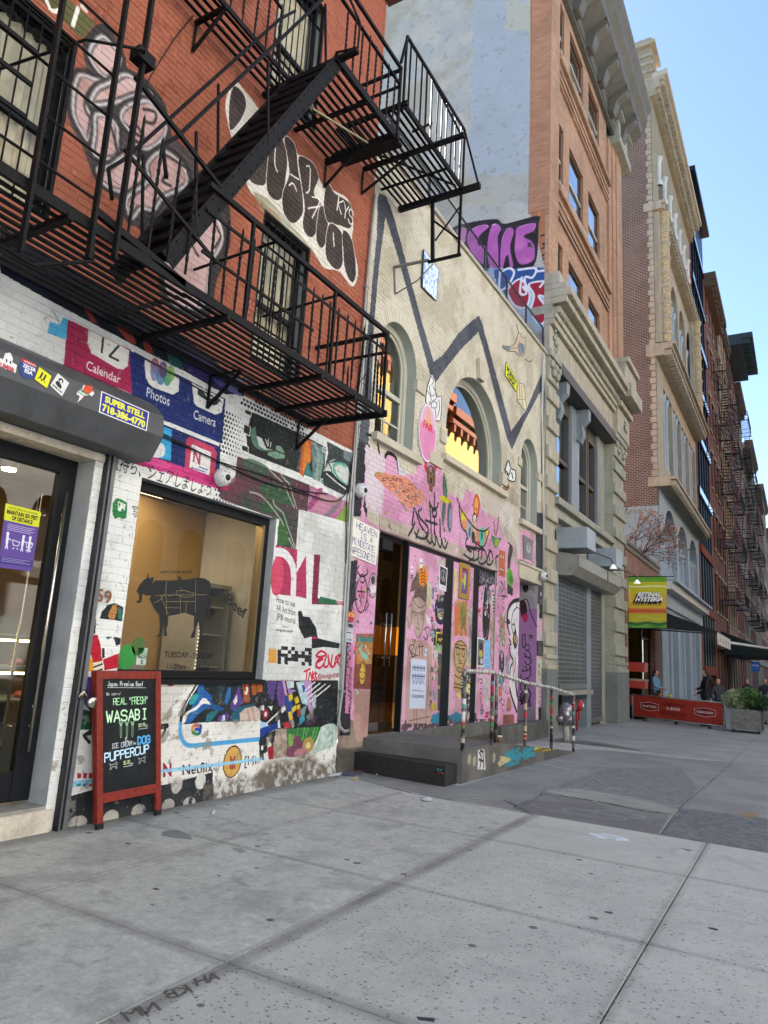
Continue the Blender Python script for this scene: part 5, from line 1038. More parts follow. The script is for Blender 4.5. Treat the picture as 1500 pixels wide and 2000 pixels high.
part('edge_beam',MB().bar((XO+.03,YA,Z3),(XO+.03,YB+.03,Z3),.035,.08));part('end_beam',MB().bar((XI-.03,YB+.05,Z3-.03),(XO+.33,YB+.05,Z3-.03),.07,.09));part('cross_beam',MB().bar((XI-.03,7.98,Z3-.04),(XO+.55,7.98,Z3-.04),.07,.05));part('cross_beam',MB().bar((XI-.03,8.5,Z3-.05),(XO+.03,8.5,Z3-.05),.03,.03));part('end_beam',MB().bar((XI+.1,YA,Z3-.02),(XO+.1,YA,Z3-.02),.05,.06))
part('bracket',MB().bar((XI-.02,7.95,Z3-.08),(XI-.02,7.95,Z3-.5),.03,.012).bar((XI-.02,7.95,Z3-.48),(XI+.75,7.98,Z3-.07),.03,.03))
part('brace',MB().bar((XI+.1,7.4,Z3-.06),(XO,8.9,Z3-.06),.03,.02));part('hatch_plate',MB().box(XI+.1,XO-.05,7.02,7.30,Z2+.05,Z2+.09))
zt=P(908,258,XO+.03)[1]
part('rail',MB().bar((XO+.03,YA,zt+.03),(XO+.03,YB+.05,zt+.03),.03,.045));part('rail',MB().bar((XO+.03,YA,zt-.02),(XO+.03,YA-.12,zt-.5),.03,.03))
balusters((XO+.03,YA+.05),(XO+.03,YB),11,Z3,PL,(zt+.03-Z3)/.98)
for(a_,b_)in(((XO+.03,7.98,zt),(XO+.5,7.98,Z3-.02)),((XO+.03,YB+.05,zt+.02),(XO+.3,YB+.05,Z3)),((XO+.03,YB+.05,zt+.04),(XO+.03,YB+.05,Z3-.05)),((XO+.03,YA,zt+.03),(XO+.03,YA,Z3-.1))):part('post',MB().bar(a_,b_,.028,.028))
for y in(7.98,):part('rail',MB().bar((XO+.03,y,Z3+.35),(XO-.3,y,Z3+.32),.02,.03))
def H(px,py):q=P3(px,py,1,YB+.05);return(q.x,YB+.05,q.z)
part('hanger',MB().bar(H(845,392),H(845,507),.05,.05));part('hanger',MB().bar(H(901,372),H(896,496),.035,.035));part('hanger',MB().bar(H(836,512),H(900,497),.04,.04));part('brace',MB().bar(H(848,432),H(894,466),.02,.03));part('brace',MB().bar(H(898,404),H(850,470),.02,.02))
GA=mat('galvanised_angle','7c7a74',.5,.4,var=.2);sa=thing('wall_bracket','grey steel triangle bracket on the cream wall under the fire escape','bracket')
wp=lambda x,y:(WX+.02,*P(x,y,WX+.02));MB().bar(wp(769,522),H(838,508),.05,.03).build('arm',GA,sa);MB().bar(wp(770,524),wp(772,574),.03,.02).build('wall_plate',GA,sa);MB().tube([wp(773,574),H(815,548),H(846,515)],.012,6).build('strut',GA,sa)
tag(MB().tube([H(607,195)if False else(XO-.3,5.45,7.95),(XO-.28,5.62,7.72),(XO-.05,6.45,7.8)],.014,6).build('steel_rod',mat('pale_rod','a09878',.5,.5)),'bent pale steel rod under the upper balcony','rod')
# ------------------------------------------------------------------ painted front of the cream brick hall
c2=Canvas('cream_hall_paint',8.3,17.2,-.15,9.75,.006,P,'beb7a4')
CRM,CRM2='cac4b2','c0b9a6'
c2.rect(8.3,17.2,-.15,9.75,CRM,CRM2)
k=(np.clip((fbm(c2.H,c2.W,60,6,8)-.55)*3,0,.16))[...,None];c2.a=c2.a*(1-k)+cr('a39a86')*k
V=lambda ox,oy,s_:(lambda L:[(ox+x/s_,oy+y/s_)for x,y in L])
W1=V(680,350,3.3333);W2=V(700,880,7.5);W3=V(880,900,7.5);W4=V(780,1080,5.883);W5=V(900,1090,5.883);W6=V(650,1150,3.);W7=V(660,850,3.409)
BLU='565a64';BL2='454953'
for L in([(200,90),(245,110),(270,170),(275,240),(240,250),(200,560),(165,960),(150,1400),(130,1700),(110,2000),(40,2000),(80,1560),(110,1100),(140,860),(185,360),(190,140)],[(200,100),(260,150),(300,260),(380,560),(470,900),(555,1190),(620,1140),(720,1000),(800,925),(850,890),(862,1000),(850,990),(740,1100),(650,1210),(570,1320),(540,1300),(500,1150),(430,900),(360,640),(290,400),(240,240)],[(850,890),(870,940),(920,1120),(980,1340),(1060,1640),(1160,1500),(1230,1330),(1272,1240),(1275,1360),(1240,1400),(1140,1590),(1065,1762),(1030,1680),(960,1420),(900,1180),(848,1000)],[(1272,1240),(1280,1400),(1275,1700),(1272,2000),(1254,2000),(1256,1700),(1256,1340)]):
 c2.fill(W1(L),BLU,BL2,jag=.012)
c2.fill([(698,935),(716,940),(712,1005),(693,1000)],'2a2b30');c2.fill([(700,860),(722,868),(716,1010),(689,1008),(693,930)],'33343a','25262b',jag=.012)
PK,PK2='d49fbd','c98fb0'
c2.fill(W7([(60,1364),(20,1900),(150,2050),(230,1950),(270,620),(190,560),(170,480),(200,60)]),PK,PK2,jag=.02)
c2.fill(W7([(180,60),(260,110),(320,130),(310,260),(300,560),(180,480)]),'d2c4cc','c8b8c0',jag=.03)
c2.fill(W7([(320,110),(370,120),(400,200),(430,260),(520,250),(530,160),(560,100),(620,110),(680,200),(720,400),(790,400),(860,480),(870,400),(900,370),(980,520),(1070,560),(1110,700),(1180,720),(1215,860),(1215,1500),(1050,1500),(270,620),(290,560)]),PK,PK2,jag=.03)
c2.fill(W3([(150,640),(230,400),(300,470),(340,700),(320,860),(160,900)]),PK,PK2,jag=.02)
c2.fill(W3([(440,480),(560,470),(700,600),(820,620),(940,660),(960,1000),(800,960),(770,900),(620,760),(520,740)]),'d2c8c6','c9bfba',al=.8,jag=.03,thr=.35)
c2.fill(W3([(780,950),(830,1000),(960,1200),(980,1500),(900,1500),(850,1200),(790,1100)]),'bdb2a6','a89c90',al=.85,jag=.03,thr=.3);c2.fill(W3([(760,430),(880,380),(1000,500),(980,680),(900,640),(860,600),(780,580)]),'a09480','8f8270',al=.6,jag=.03,thr=.35)
c2.fill([(936,1110),(970,1118),(973,1200),(1013,1200),(1013,1420),(955,1420)],PK,PK2,jag=.015)
c2.fill([(650,1400),(760,1420),(760,1480),(650,1480)],'9a8878','7c6c5e',jag=.02)
for _ in range(36):c2.line([(RS.uniform(735,1000),RS.uniform(900,1120))]*1+[(RS.uniform(735,1000),RS.uniform(900,1120))],.003,'a8688c',al=.12)
for L in([(1050,1090)],):pass
c2.rect(9.1,14.1,3.44,3.66,'b3aa96','a2998a',al=.9);c2.fill(W2([(300,1010),(560,1110),(720,1200),(750,1260),(310,1060)]),'b3aa96',al=.7)
for _ in range(60):y=RS.uniform(9.2,14);c2.fill([(y,3.44+RS.rand()*.2),(y+RS.rand()*.14,3.44+RS.rand()*.2),(y+.05,3.6)],['d8cfd4','c98fb0','6a625a'][RS.randint(3)],raw=True,al=.6)
c2.fill(W2([(230,350),(280,310),(400,340),(540,360),(700,400),(800,480),(860,560),(930,600),(960,680),(930,760),(850,800),(770,840),(680,790),(560,680),(440,580),(340,480),(260,400)]),'d8957a','c9806a',sm=True,fine=True)
for i in range(170):
 t,u=RS.rand(),RS.rand();x=280+t*620;top=350+max(0,t-.35)*330;bot=400+t*520-max(0,t-.75)*500;y=top+(bot-top)*u
 c2.line(W2([(x,y),(x+26+RS.rand()*20,y+4+t*26*(1 if RS.rand()<.6 else-1))]),.011,['5a3430','6a3c38','b0583c','e0b48c'][RS.randint(4)],al=.85)
c2.line(W2([(940,650),(990,740),(1030,820),(1020,880)]),.035,'a88a68');c2.line(W2([(590,740),(660,800),(740,900)]),.025,'a89050');c2.line(W2([(640,780),(700,890)]),.02,'6a5a30');c2.line(W2([(230,350),(330,330),(400,345)]),.03,'a89058',thr=.4)
c2.line(W2([(390,90),(420,40),(480,50),(540,100),(570,200),(590,320)]),.06,'202024');c2.fill(W2([(560,120),(610,230),(665,350),(590,355)]),'c0c4d0','d8dae2');c2.line(W1([(120,1660),(180,1690),(200,1780)]),.05,'26262a',thr=.3)
c2.fill(W2([(960,230),(985,110),(1005,120),(1000,220),(1040,270),(1030,330),(985,310)]),'d0443c','b8382f',sm=True);c2.fill(W2([(1095,250),(1125,190),(1115,110),(1140,170),(1140,280),(1110,340),(1085,320)]),'d0443c','b8382f',sm=True)
c2.fill(W2([(1000,330),(1010,250),(1055,215),(1100,250),(1120,330),(1120,480),(1100,540),(1080,500),(1085,600),(1040,600),(1030,500),(1005,470)]),'3c4a52','6a5644',sm=True);c2.fill(W2([(1030,350),(1085,340),(1095,440),(1080,560),(1060,615),(1040,560),(1030,440)]),'a8744c','7c5438',sm=True);c2.ell(W2([(1062,440)])[0],.03,.05,'1e1c1e');c2.ell(W2([(1055,275)])[0],.05,.05,'a87884')
c2.fill(W2([(1245,320),(1285,450),(1300,650),(1280,760),(1270,900),(1235,1110),(1215,1000),(1220,850),(1240,700),(1230,500)]),'5a7a68','46604e',fine=True,sm=True);c2.fill(W2([(1195,680),(1240,660),(1300,700),(1360,740),(1340,780),(1250,760),(1210,740)]),'d0c428','b0a820',sm=True,fine=True);c2.ell(W2([(1335,975)])[0],.11,.28,'565a68',tilt=.05);c2.ell(W2([(1345,985)])[0],.06,.2,'8a8fa0',tilt=.05)
TAG='232226'
for L in([(720,1240),(790,1120),(820,1060)],[(780,1080),(800,960),(815,850),(850,930),(900,1080),(960,1180),(1000,1240),(960,1290),(860,1270),(810,1200)],[(920,850),(875,900),(900,990),(990,1090),(1020,1180),(960,1280)],[(830,1280),(870,1150)],[(1040,750),(1050,900),(1060,1100),(1060,1280),(1040,1360),(990,1310)],[(1110,630),(1110,760),(1105,860)],[(1040,760),(1070,830),(1110,850),(1150,830),(1165,770)],[(1080,880),(1140,880),(1130,960),(1090,960),(1080,880)],[(980,1020),(1060,1050),(1150,1080)],[(1110,980),(1110,1200),(1110,1380),(1070,1330)],[(1110,1180),(1160,1380),(1200,1380),(1190,1010)],[(1190,1180),(1220,1380),(1260,1430),(1290,1350)],[(1250,1140),(1258,1180)],[(1255,1290),(1262,1330)]):c2.line(W2(L),.042,TAG,soft=.015)
for L in([(290,1100),(230,1150),(225,1280),(290,1330),(230,1260)],[(290,1110),(360,1200),(370,1300),(300,1280),(270,1290)],[(320,1290),(320,1420),(260,1460)],[(180,1370),(260,1430),(340,1460),(400,1420)],[(400,1330),(400,1480),(460,1510),(520,1440),(500,1320),(440,1280),(400,1340)],[(470,1290),(440,1400),(430,1440)],[(580,1320),(530,1420),(520,1500),(570,1520),(610,1440),(600,1340),(560,1310)],[(560,1340),(555,1460)],[(650,1500),(660,1420),(690,1390)],[(230,1250),(330,1270),(470,1300)]):c2.line(W3(L),.045,TAG,soft=.015)
c2.fill(W3([(335,560),(370,485),(410,530),(430,650),(410,780),(390,830),(340,780),(330,650)]),'c8563c','b84c36',sm=True);c2.fill(W3([(350,600),(375,540),(400,600),(395,740),(370,790),(350,740)]),'d8a850','c89040',sm=True);c2.line(W3([(360,690),(372,720),(380,690)]),.02,'7a4a2c');c2.ell(W3([(350,850)])[0],.1,.1,'d8d4cc',tilt=-.5);c2.ell(W3([(350,850)])[0],.1,.1,'1c1c1e',w=.035,tilt=-.5)
c2.fill(W3([(100,560),(140,680),(220,820),(320,950),(390,1010),(490,1030),(565,990),(540,1100),(490,1240),(420,1260),(370,1190),(330,1150),(270,1140),(220,1040),(160,960),(140,820)]),'c8a088','b88870')
for c_,rx,ry,cc in(((195,850),.12,.14,'d8cc38'),((200,940),.12,.12,'d88a6a'),((270,1000),.1,.2,'9aa8b8'),((275,1040),.05,.1,'2a6a9a'),((350,980),.09,.2,'c8b090'),((455,1110),.14,.2,'5ab8a0'),((455,1100),.05,.08,'1f5a52'),((535,1040),.07,.1,'d8c050'),((410,1215),.08,.06,'b83c34'),((330,1120),.08,.12,'2c2a2c')):c2.ell(W3([c_])[0],rx,ry,cc)
c2.line(W3([(90,550),(140,680),(220,820),(320,950),(390,1010),(490,1030),(568,985),(540,1110),(490,1245),(420,1250),(370,1190)]),.035,'26262c');c2.line(W3([(120,620),(130,800),(160,960),(220,1040),(240,1110)]),.05,'2c3a44')
c2.fill(W3([(590,1090),(620,1100),(680,1130),(740,1130),(710,1200),(660,1280),(620,1220)]),'3a6a8a','5a8a4a',sm=True);c2.fill(W3([(650,1150),(700,1150),(690,1240),(650,1240)]),'a0b838',sm=True,al=.8);c2.line(W3([(630,900),(645,1060)]),.05,'6a4a44');c2.line(W3([(705,830),(680,1000),(660,1090)]),.06,'7a5a4e');c2.line(W3([(590,1140),(560,1250)]),.012,'5a4a44')
c2.fill(W3([(710,1300),(795,1330),(795,1710),(700,1680)]),'b86a4c','a85c40');c2.ell(W3([(735,1400)])[0],.025,.035,'d8c8a8');c2.ell(W3([(770,1410)])[0],.025,.035,'d8c8a8');c2.line(W3([(722,1580),(770,1610)]),.02,'e0dcd0');c2.line(W3([(722,1596),(770,1622)]),.01,'2a2420')
c2.fill(W3([(850,1280),(890,1230),(910,1300),(880,1450),(860,1600),(830,1560)]),'4a4a3a','33342c',sm=True);c2.fill(W3([(820,1640),(870,1600),(905,1680),(890,1800),(850,1860),(825,1780)]),'6cb038','4c8a2c',sm=True,fine=True,thr=.25);c2.line(W3([(840,1200),(880,1240),(880,1290)]),.03,'1f2020')
c2.fill(W5([(540,130),(580,140),(600,250),(570,380),(530,250)]),'64b03c','3f7a2c',sm=True,thr=.3);c2.fill(W5([(530,290),(600,350),(590,440),(540,400)]),'33382c',thr=.3)
for L in([(440,400),(460,280),(490,330),(470,380)],[(430,430),(520,440)],[(500,270),(510,420)],[(530,330),(535,400),(560,400)]):c2.line(W5(L),.03,TAG)
for L in([(480,440),(500,460),(470,480)],[(490,510),(500,540)],[(470,560),(500,580),(480,600)]):c2.line(W5(L),.014,'5a4a50')
c2.fill(W6([(60,60),(110,60),(100,860),(40,860)]),'26262a','303036',jag=.01);c2.fill(W7([(80,840),(130,830),(110,1100),(70,1170),(70,1000)]),'2a2a30','3a3a40',jag=.015)
y7=W7;bt=lambda L:y7(L)
c2.ell(bt([(155,1060)])[0],.16,.26,'cf8cae');c2.ell(bt([(155,1060)])[0],.16,.26,'201f22',w=.02);c2.ell(bt([(160,955)])[0],.07,.06,'201f22',w=.02)
for L in([(150,940),(125,900),(140,870)],[(170,940),(195,920),(190,890)],[(120,1020),(95,1000),(85,1060)],[(190,1020),(205,1030),(210,1070)],[(125,1090),(95,1110),(100,1160)],[(190,1090),(200,1130),(180,1170)],[(130,1040),(185,1045)],[(155,1010),(152,1130)],[(140,1060),(145,1085)],[(165,1060),(168,1085)]):c2.line(bt(L),.02,'201f22')
c2.ell(bt([(232,1000)])[0],.12,.18,'b8a0a8');c2.ell(bt([(232,965)])[0],.055,.06,'4a4048');c2.fill(bt([(215,1000),(250,1000),(255,1050),(210,1050)]),'d8ccd0');c2.ell(bt([(232,1000)])[0],.12,.18,'3a3238',w=.012)
for i in range(7):c2.line(W6([(180+RS.rand()*60,120+i*14),(190+RS.rand()*50,135+i*14)]),.006,'8c5470',al=.6)
c2.fill(W6([(135,262),(238,265),(235,590),(118,585)]),'9a5a4c','7a4238');c2.fill(W6([(140,285),(232,290),(228,440),(135,440)]),'b88a4a','a0703c',fine=True);c2.fill(W6([(140,275),(235,278),(234,312),(138,310)]),'4a7a78',thr=.35)
c2.fill(W6([(150,345),(165,315),(172,330),(165,360),(200,390),(208,420),(180,410),(160,380)]),'7ca8a0','8fb8b0',sm=True);c2.line(W6([(165,320),(148,345)]),.012,'3a4a48');c2.ell(W6([(172,497)])[0],.085,.16,'c8a84a');c2.ell(W6([(172,497)])[0],.085,.16,'4a3420',w=.015)
for L in([(160,485),(165,490)],[(180,488),(185,492)],[(160,520),(172,530),(182,518)],[(165,440),(160,465)],[(178,440),(182,462)]):c2.line(W6(L),.016,'4a3420')
c2.fill(W6([(122,330),(138,330),(132,560),(120,550)]),'c83c5a',thr=.5)
c2.fill(W6([(125,592),(232,595),(225,790),(215,870),(140,900),(120,800)]),'b89488','a5827a',jag=.01)
c2.fill(W6([(85,320),(118,330),(110,560),(95,730),(70,730),(75,560)]),'c682a4','b87498',jag=.008)
for i in range(16):c2.line(W6([(80+RS.rand()*26,335+i*24),(84+RS.rand()*26,350+i*24),(80+RS.rand()*26,362+i*24)]),.012,'2a2428')
for a_,b_,cc in((10.14,11.50,PK),(11.90,12.80,PK),(13.12,13.93,PK)):c2.rect(a_,b_,.42,3.4,cc,PK2)
c2.fill(W4([(70,1900),(380,1860),(375,1990),(100,2000)]),'b0928a',al=.8);c2.rect(10.14,13.95,.3,.62,'2a2628','3a3436',al=.75,thr=.4)
c2.fill(W4([(80,980),(300,1010),(380,1080),(385,1960),(90,1960),(70,1850),(100,1100)]),'b89890','a88880',jag=.01)
c2.fill(W4([(160,500),(220,480),(310,560),(310,700),(290,860),(250,960),(210,960),(160,820),(100,860),(90,740),(130,600)]),'b8a096','a89086',sm=True);c2.fill(W4([(150,330),(190,270),(210,200),(240,230),(250,350),(300,270),(330,380),(350,340),(350,460),(310,570),(240,500),(160,530),(190,430),(130,450)]),'6e5c52','5a4a42',fine=True)
for L in([(160,520),(240,500),(310,580)],[(160,530),(235,630),(310,590)],[(235,500),(232,630)],[(150,660),(220,690),(305,670)],[(165,680),(200,720),(215,690)],[(250,700),(290,710)],[(225,700),(215,800),(235,820),(225,850)],[(200,860),(240,880)],[(290,680),(270,880),(240,960),(210,970),(175,880)],[(110,620),(150,600),(140,800),(105,860)],[(160,420),(210,520)],[(300,430),(260,520)],[(100,740),(130,880)],[(330,500),(340,590),(370,690)],[(110,1090),(180,1900)],[(330,1100),(340,1500),(310,1950)],[(120,1930),(360,1880)],[(200,1800),(210,1960)]):c2.line(W4(L),.014,'4c3e3a',al=.8,soft=.01)
for L in([(120,1080),(160,1200),(120,1080),(180,1060),(150,1140),(190,1180),(140,1200)],[(200,1080),(190,1180),(220,1170)],[(235,1060),(240,1190)],[(270,1050),(268,1200)],[(230,1080),(285,1070)],[(170,1000),(190,1000),(180,1030)],[(180,1040),(190,1020)]):c2.line(W4(L),.016,'2a2426')
c2.fill(W4([(195,115),(240,130),(350,150),(345,300),(290,400),(240,360),(230,250),(195,210)]),'b0905c',al=.5);c2.fill(W4([(240,190),(290,150),(330,250),(320,330),(270,380),(235,330)]),'d87c20','c86c1c',sm=True)
for i in range(5):c2.line(W4([(245+i*3,195+i*38),(275,188+i*36),(300+i*3,205+i*36)]),.014,'3a2014')
for L in((175,25,200,45),(240,60,275,170),(140,145,165,225),(140,250,165,295),(385,400,410,440),(380,480,400,520),(370,730,395,790),(555,790,578,880)):c2.fill(W4([(L[0],L[1]),(L[2],L[1]+5),(L[2],L[3]),(L[0],L[3])]),'d8d4d4' if L[0]<300 and L[1]<240 else '3c3a40');c2.line(W4([(L[0]+5,(L[1]+L[3])/2),(L[2]-4,(L[1]+L[3])/2+4)]),.014,'2a2a30' if L[0]<300 and L[1]<240 else 'c8c4c8')
c2.fill(W4([(305,690),(360,760),(365,840),(320,790)]),'cfd0d2');c2.fill(W4([(330,320),(380,340),(380,640),(350,660),(320,560)]),'c8c0a8','b8b090',fine=True);c2.line(W4([(290,880),(330,850),(350,900),(320,1000),(285,960)]),.02,'3a3436');c2.line(W4([(310,880),(330,960)]),.02,'3a3436')
c2.fill(W4([(390,560),(415,565),(412,640),(390,640)]),'2a4aa8');c2.fill(W4([(300,1090),(330,1095),(325,1190),(298,1180)]),'b8c4d4')
c2.fill(W4([(440,60),(480,60),(600,120),(590,600),(560,1900),(390,1900),(400,600),(430,440)]),PK,PK2);c2.fill(W4([(450,50),(520,80),(600,140),(596,260),(550,200),(450,140)]),'b8b0a8',jag=.01)
c2.fill(W4([(430,500),(470,480),(540,500),(545,620),(555,720),(520,800),(480,825),(430,780),(415,640)]),'2c2a3a','22202c',sm=True);c2.fill(W4([(440,520),(500,480),(530,540),(510,560),(460,560)]),'6a3a5c',thr=.5)
for i in range(6):c2.line(W4([(440,640+i*18),(525,650+i*18)]),.008,'d0ccd4',sm=False)
c2.fill(W4([(455,738),(500,742),(495,765),(465,762)]),'d8d8d8')
c2.fill(W4([(410,860),(540,880),(570,1070),(400,1060)]),'1f1f22');c2.fill(W4([(430,905),(540,915),(535,1060),(425,1050)]),'c8d048');c2.fill(W4([(440,925),(500,930),(510,1045),(432,1040)]),'23231c',thr=.35);c2.text('ARE',W4([(440,975)])[0],W4([(525,985)])[0],W4([(440,925)])[0],'1f1f1c',bold=.06);c2.text('ART',W4([(435,1045)])[0],W4([(525,1055)])[0],W4([(435,990)])[0],'1f1f1c',bold=.06)
c2.line(W4([(470,840),(490,900),(510,840)]),.02,'c87a9c')
c2.fill(W4([(400,1060),(575,1080),(560,1130),(440,1140),(400,1110)]),'5aa888','b8b860',fine=True);c2.fill(W4([(550,1130),(585,1120),(582,1150),(555,1150)]),'b01c34')
c2.fill(W4([(450,1150),(535,1170),(525,1840),(445,1810)]),'5c4c40','4a5a5c',fine=True);c2.fill(W4([(480,1250),(530,1220),(525,1420),(490,1450)]),'a86a3c','3c6a7c',fine=True);c2.fill(W4([(395,1110),(445,1160),(440,1500),(400,1460)]),'c8b8b0','b0705c',fine=True)
c2.fill(W4([(390,1580),(430,1560),(430,1700),(395,1700)]),'6a7c9a','a8a49c',fine=True);c2.fill(W4([(385,1720),(430,1725),(428,1820),(385,1810)]),'d0c42c');
for x in(395,412,425):c2.line(W4([(x,1730),(x-2,1810)]),.012,'2a2418')
for cx_ in(400,620):c2.line(W4([(cx_-15,1880),(cx_+10,1860),(cx_+5,1910),(cx_+30,1870),(cx_+60,1900),(cx_+50,1930),(cx_+85,1870),(cx_+100,1920)]),.045,'2a7a94',soft=.02);
c2.scribble(W4([(455,1900)])[0],.32,.09,26,.03,'2a7a94');c2.scribble(W4([(655,1890)])[0],.3,.1,22,.03,'2a7a94')
c2.fill(W4([(640,180),(670,190),(660,520),(640,540)]),'c8cc60','c8c4b8',fine=True)
c2.fill(W4([(680,540),(790,560),(780,960),(640,940),(650,560)]),'b07050','c89a60',fine=True);c2.fill(W4([(640,600),(690,620),(685,940),(640,960)]),'c8584c','c87a3c');c2.fill(W4([(700,600),(770,600),(775,780),(720,880),(700,780)]),'8a8a50','a88850',fine=True,sm=True)
for i in range(26):c2.line(W4([(700+RS.rand()*70,580+RS.rand()*370),(700+RS.rand()*70,590+RS.rand()*370)]),.008,'4a3826',al=.7)
c2.fill(W4([(620,1180),(640,1040),(710,1000),(775,1060),(785,1200),(740,1370),(730,1580),(630,1580),(640,1400),(625,1300)]),'b89c70','a88c60',sm=True)
for L in([(640,1180),(650,1060),(710,1010),(770,1070),(775,1200),(710,1370),(650,1290),(640,1180)],[(665,1080),(690,1090),(690,1160),(670,1170),(660,1120),(665,1080)],[(735,1110),(755,1120),(750,1190),(730,1180),(728,1130),(735,1110)],[(650,1080),(700,1100),(760,1100)],[(705,1150),(690,1230),(715,1240)],[(690,1265),(730,1270)],[(680,1310),(720,1330)],[(640,1500),(720,1520)],[(640,1540),(720,1560)],[(640,1400),(700,1440),(720,1400)],[(645,1050),(775,1070)]):c2.line(W4(L),.02,'3a2e20')
c2.fill(W4([(790,620),(870,640),(860,1300),(790,1300),(800,1000)]),'cfc4b8','b8a8b0',fine=True);c2.fill(W4([(775,1180),(820,1130),(815,1290),(780,1300)]),'8098c8','c8b868',sm=True)
for i in range(36):c2.line(W4([(795+RS.rand()*60,650+RS.rand()*620),(795+RS.rand()*60,650+RS.rand()*620)][:1]+[(800+RS.rand()*60,650+i*17)]),.007,'3a3438',al=.7)
c2.fill(W4([(720,1350),(860,1350),(850,1900),(720,1880)]),'c8c4b8','3a3a40',fine=True);c2.fill(W4([(720,1390),(780,1360),(770,1700),(725,1720)]),'26262a',sm=True);c2.fill(W4([(775,1500),(840,1490),(835,1600),(780,1600)]),'d0c830',sm=True)
for L in([(790,1480),(830,1520),(830,1620),(790,1640),(770,1560),(790,1480)],[(770,1640),(800,1700),(850,1680)],[(780,1700),(790,1880)],[(830,1700),(830,1880)],[(770,1390),(760,1480)]):c2.line(W4(L),.025,'1f1f22')
c2.ell(W4([(752,1368)])[0],.09,.05,'d8d8d4');c2.ell(W4([(805,1560)])[0],.07,.06,'e0dcd0');c2.ell(W4([(808,1562)])[0],.03,.03,'1f1f22')
for i in range(5):c2.line(W4([(722,1400+i*35),(765,1395+i*35)]),.03,'d8d6d0',sm=False)
c2.fill(W4([(650,1640),(710,1600),(710,1680)]),'d0cc30');c2.fill(W4([(620,1620),(700,1660),(710,1820),(620,1830)]),'c8b0a8','c08aa4',fine=True)
c2.fill(W5([(195,110),(415,150),(415,320),(380,300),(330,330),(300,300),(210,330)]),'2c2a2c','38363a')
for L in([(240,140),(215,210),(230,270),(270,250)],[(260,180),(250,280)],[(230,220),(270,215)],[(285,170),(290,280),(310,290),(315,200)],[(330,230),(325,270),(345,280),(350,230)],[(370,220),(355,260),(375,290),(390,250),(370,220)],[(395,290),(400,300)]):c2.line(W5(L),.04,'b8a8b0');c2.line(W5(L),.022,'2a282c')
c2.ell(W5([(300,640)])[0],.2,.62,'232326');c2.line(W5([(300,800),(295,860)]),.06,'2a2628',thr=.3);c2.fill(W5([(305,355),(355,365),(352,560),(308,480)]),'5a5658','7a7476',fine=True)
for i in range(6):c2.fill(W5([(372,410+i*38),(393,414+i*38),(392,442+i*38),(371,438+i*38)]),'4a484c');c2.line(W5([(372,410+i*38),(393,414+i*38),(392,442+i*38),(371,438+i*38)]),.01,'d8d4d4',sm=False,close=True)
c2.fill(W5([(345,700),(395,680),(395,900),(350,1250),(340,1000)]),'9a8478','b49c90',fine=True);c2.fill(W5([(210,590),(235,570),(235,630),(212,640)]),'b83c48')
c2.fill(W5([(185,1330),(330,1340),(325,1850),(190,1850)]),PK,PK2);c2.fill(W5([(260,1370),(330,1360),(320,1700),(270,1650)]),'cfc8c4','a8a09c',fine=True)
for L in([(225,1390),(255,1400),(250,1440),(220,1430)],[(225,1500),(250,1510),(240,1560),(225,1540)],[(230,1600),(240,1680)]):c2.line(W5(L),.02,'6a2a3a')
c2.scribble(W5([(300,1790)])[0],.12,.1,14,.025,'b02c44');c2.scribble(W5([(250,1750)])[0],.1,.12,12,.02,'3a5a44')
c2.fill(W5([(545,560),(600,490),(670,465),(670,1900),(640,1760),(560,1540),(548,1300),(580,1140),(560,960),(550,800),(525,680)]),'d4d0d2','c6c2c6');
for L,w_ in(([(670,480),(600,500),(550,570),(530,680),(540,800)],.09),([(640,500),(640,560),(600,620),(580,740),(600,880)],.03),([(640,560),(670,580)],.02),([(525,690),(560,740),(530,760),(560,880)],.05),([(555,930),(575,980),(560,1010),(560,1100),(600,1180),(570,1250),(560,1330)],.05),([(620,1140),(625,1240),(600,1340),(590,1420)],.03),([(560,1500),(590,1620),(640,1760)],.07),([(590,770),(610,760),(630,830)],.03),([(610,860),(600,960),(630,1020),(650,960),(645,900)],.05),([(665,990),(660,1110)],.05),([(630,1440),(645,1560),(665,1640)],.09)):c2.line(W5(L),w_,'1f1e22')
c2.ell(W5([(622,930)])[0],.09,.22,'2a2628');c2.ell(W5([(620,925)])[0],.05,.1,'b8903c');c2.ell(W5([(600,1250)])[0],.1,.12,'d08c98',al=.4)
c2.fill(W5([(440,650),(510,660),(505,1020),(440,1010)]),'b08a60','6a8a80',fine=True);c2.fill(W5([(450,670),(500,680),(500,800),(450,800)]),'b85c4c','7a8a7a',fine=True);c2.fill(W5([(440,1100),(470,1060),(495,1110),(490,1290),(440,1290)]),'3a3438','5a4c50',sm=True);c2.ell(W5([(470,1120)])[0],.05,.06,'c89aa4');c2.ell(W5([(468,1170)])[0],.03,.03,'c87a90');c2.fill(W5([(510,1120),(550,1110),(550,1330),(510,1320)]),'9aa4a8','7a8488',fine=True)
c2.fill(W5([(430,1330),(490,1320),(500,1400),(470,1480),(435,1460)]),'6a94a0','4a6470',fine=True);c2.fill(W5([(435,1480),(470,1470),(470,1590),(435,1590)]),'c87c3c','a86a3a',fine=True);c2.fill(W5([(485,1800),(610,1795),(610,1900),(480,1905)]),'8a5a4a','7a4e42');c2.fill(W5([(530,1620),(560,1600),(580,1720),(550,1760),(520,1740)]),'a8786a','8a5c54',sm=True)
for L in([(450,1640),(490,1620),(500,1680),(460,1700),(480,1750)],[(510,1530),(530,1560),(560,1540)],[(440,1650),(500,1700)]):c2.line(W5(L),.018,'7a3c58')
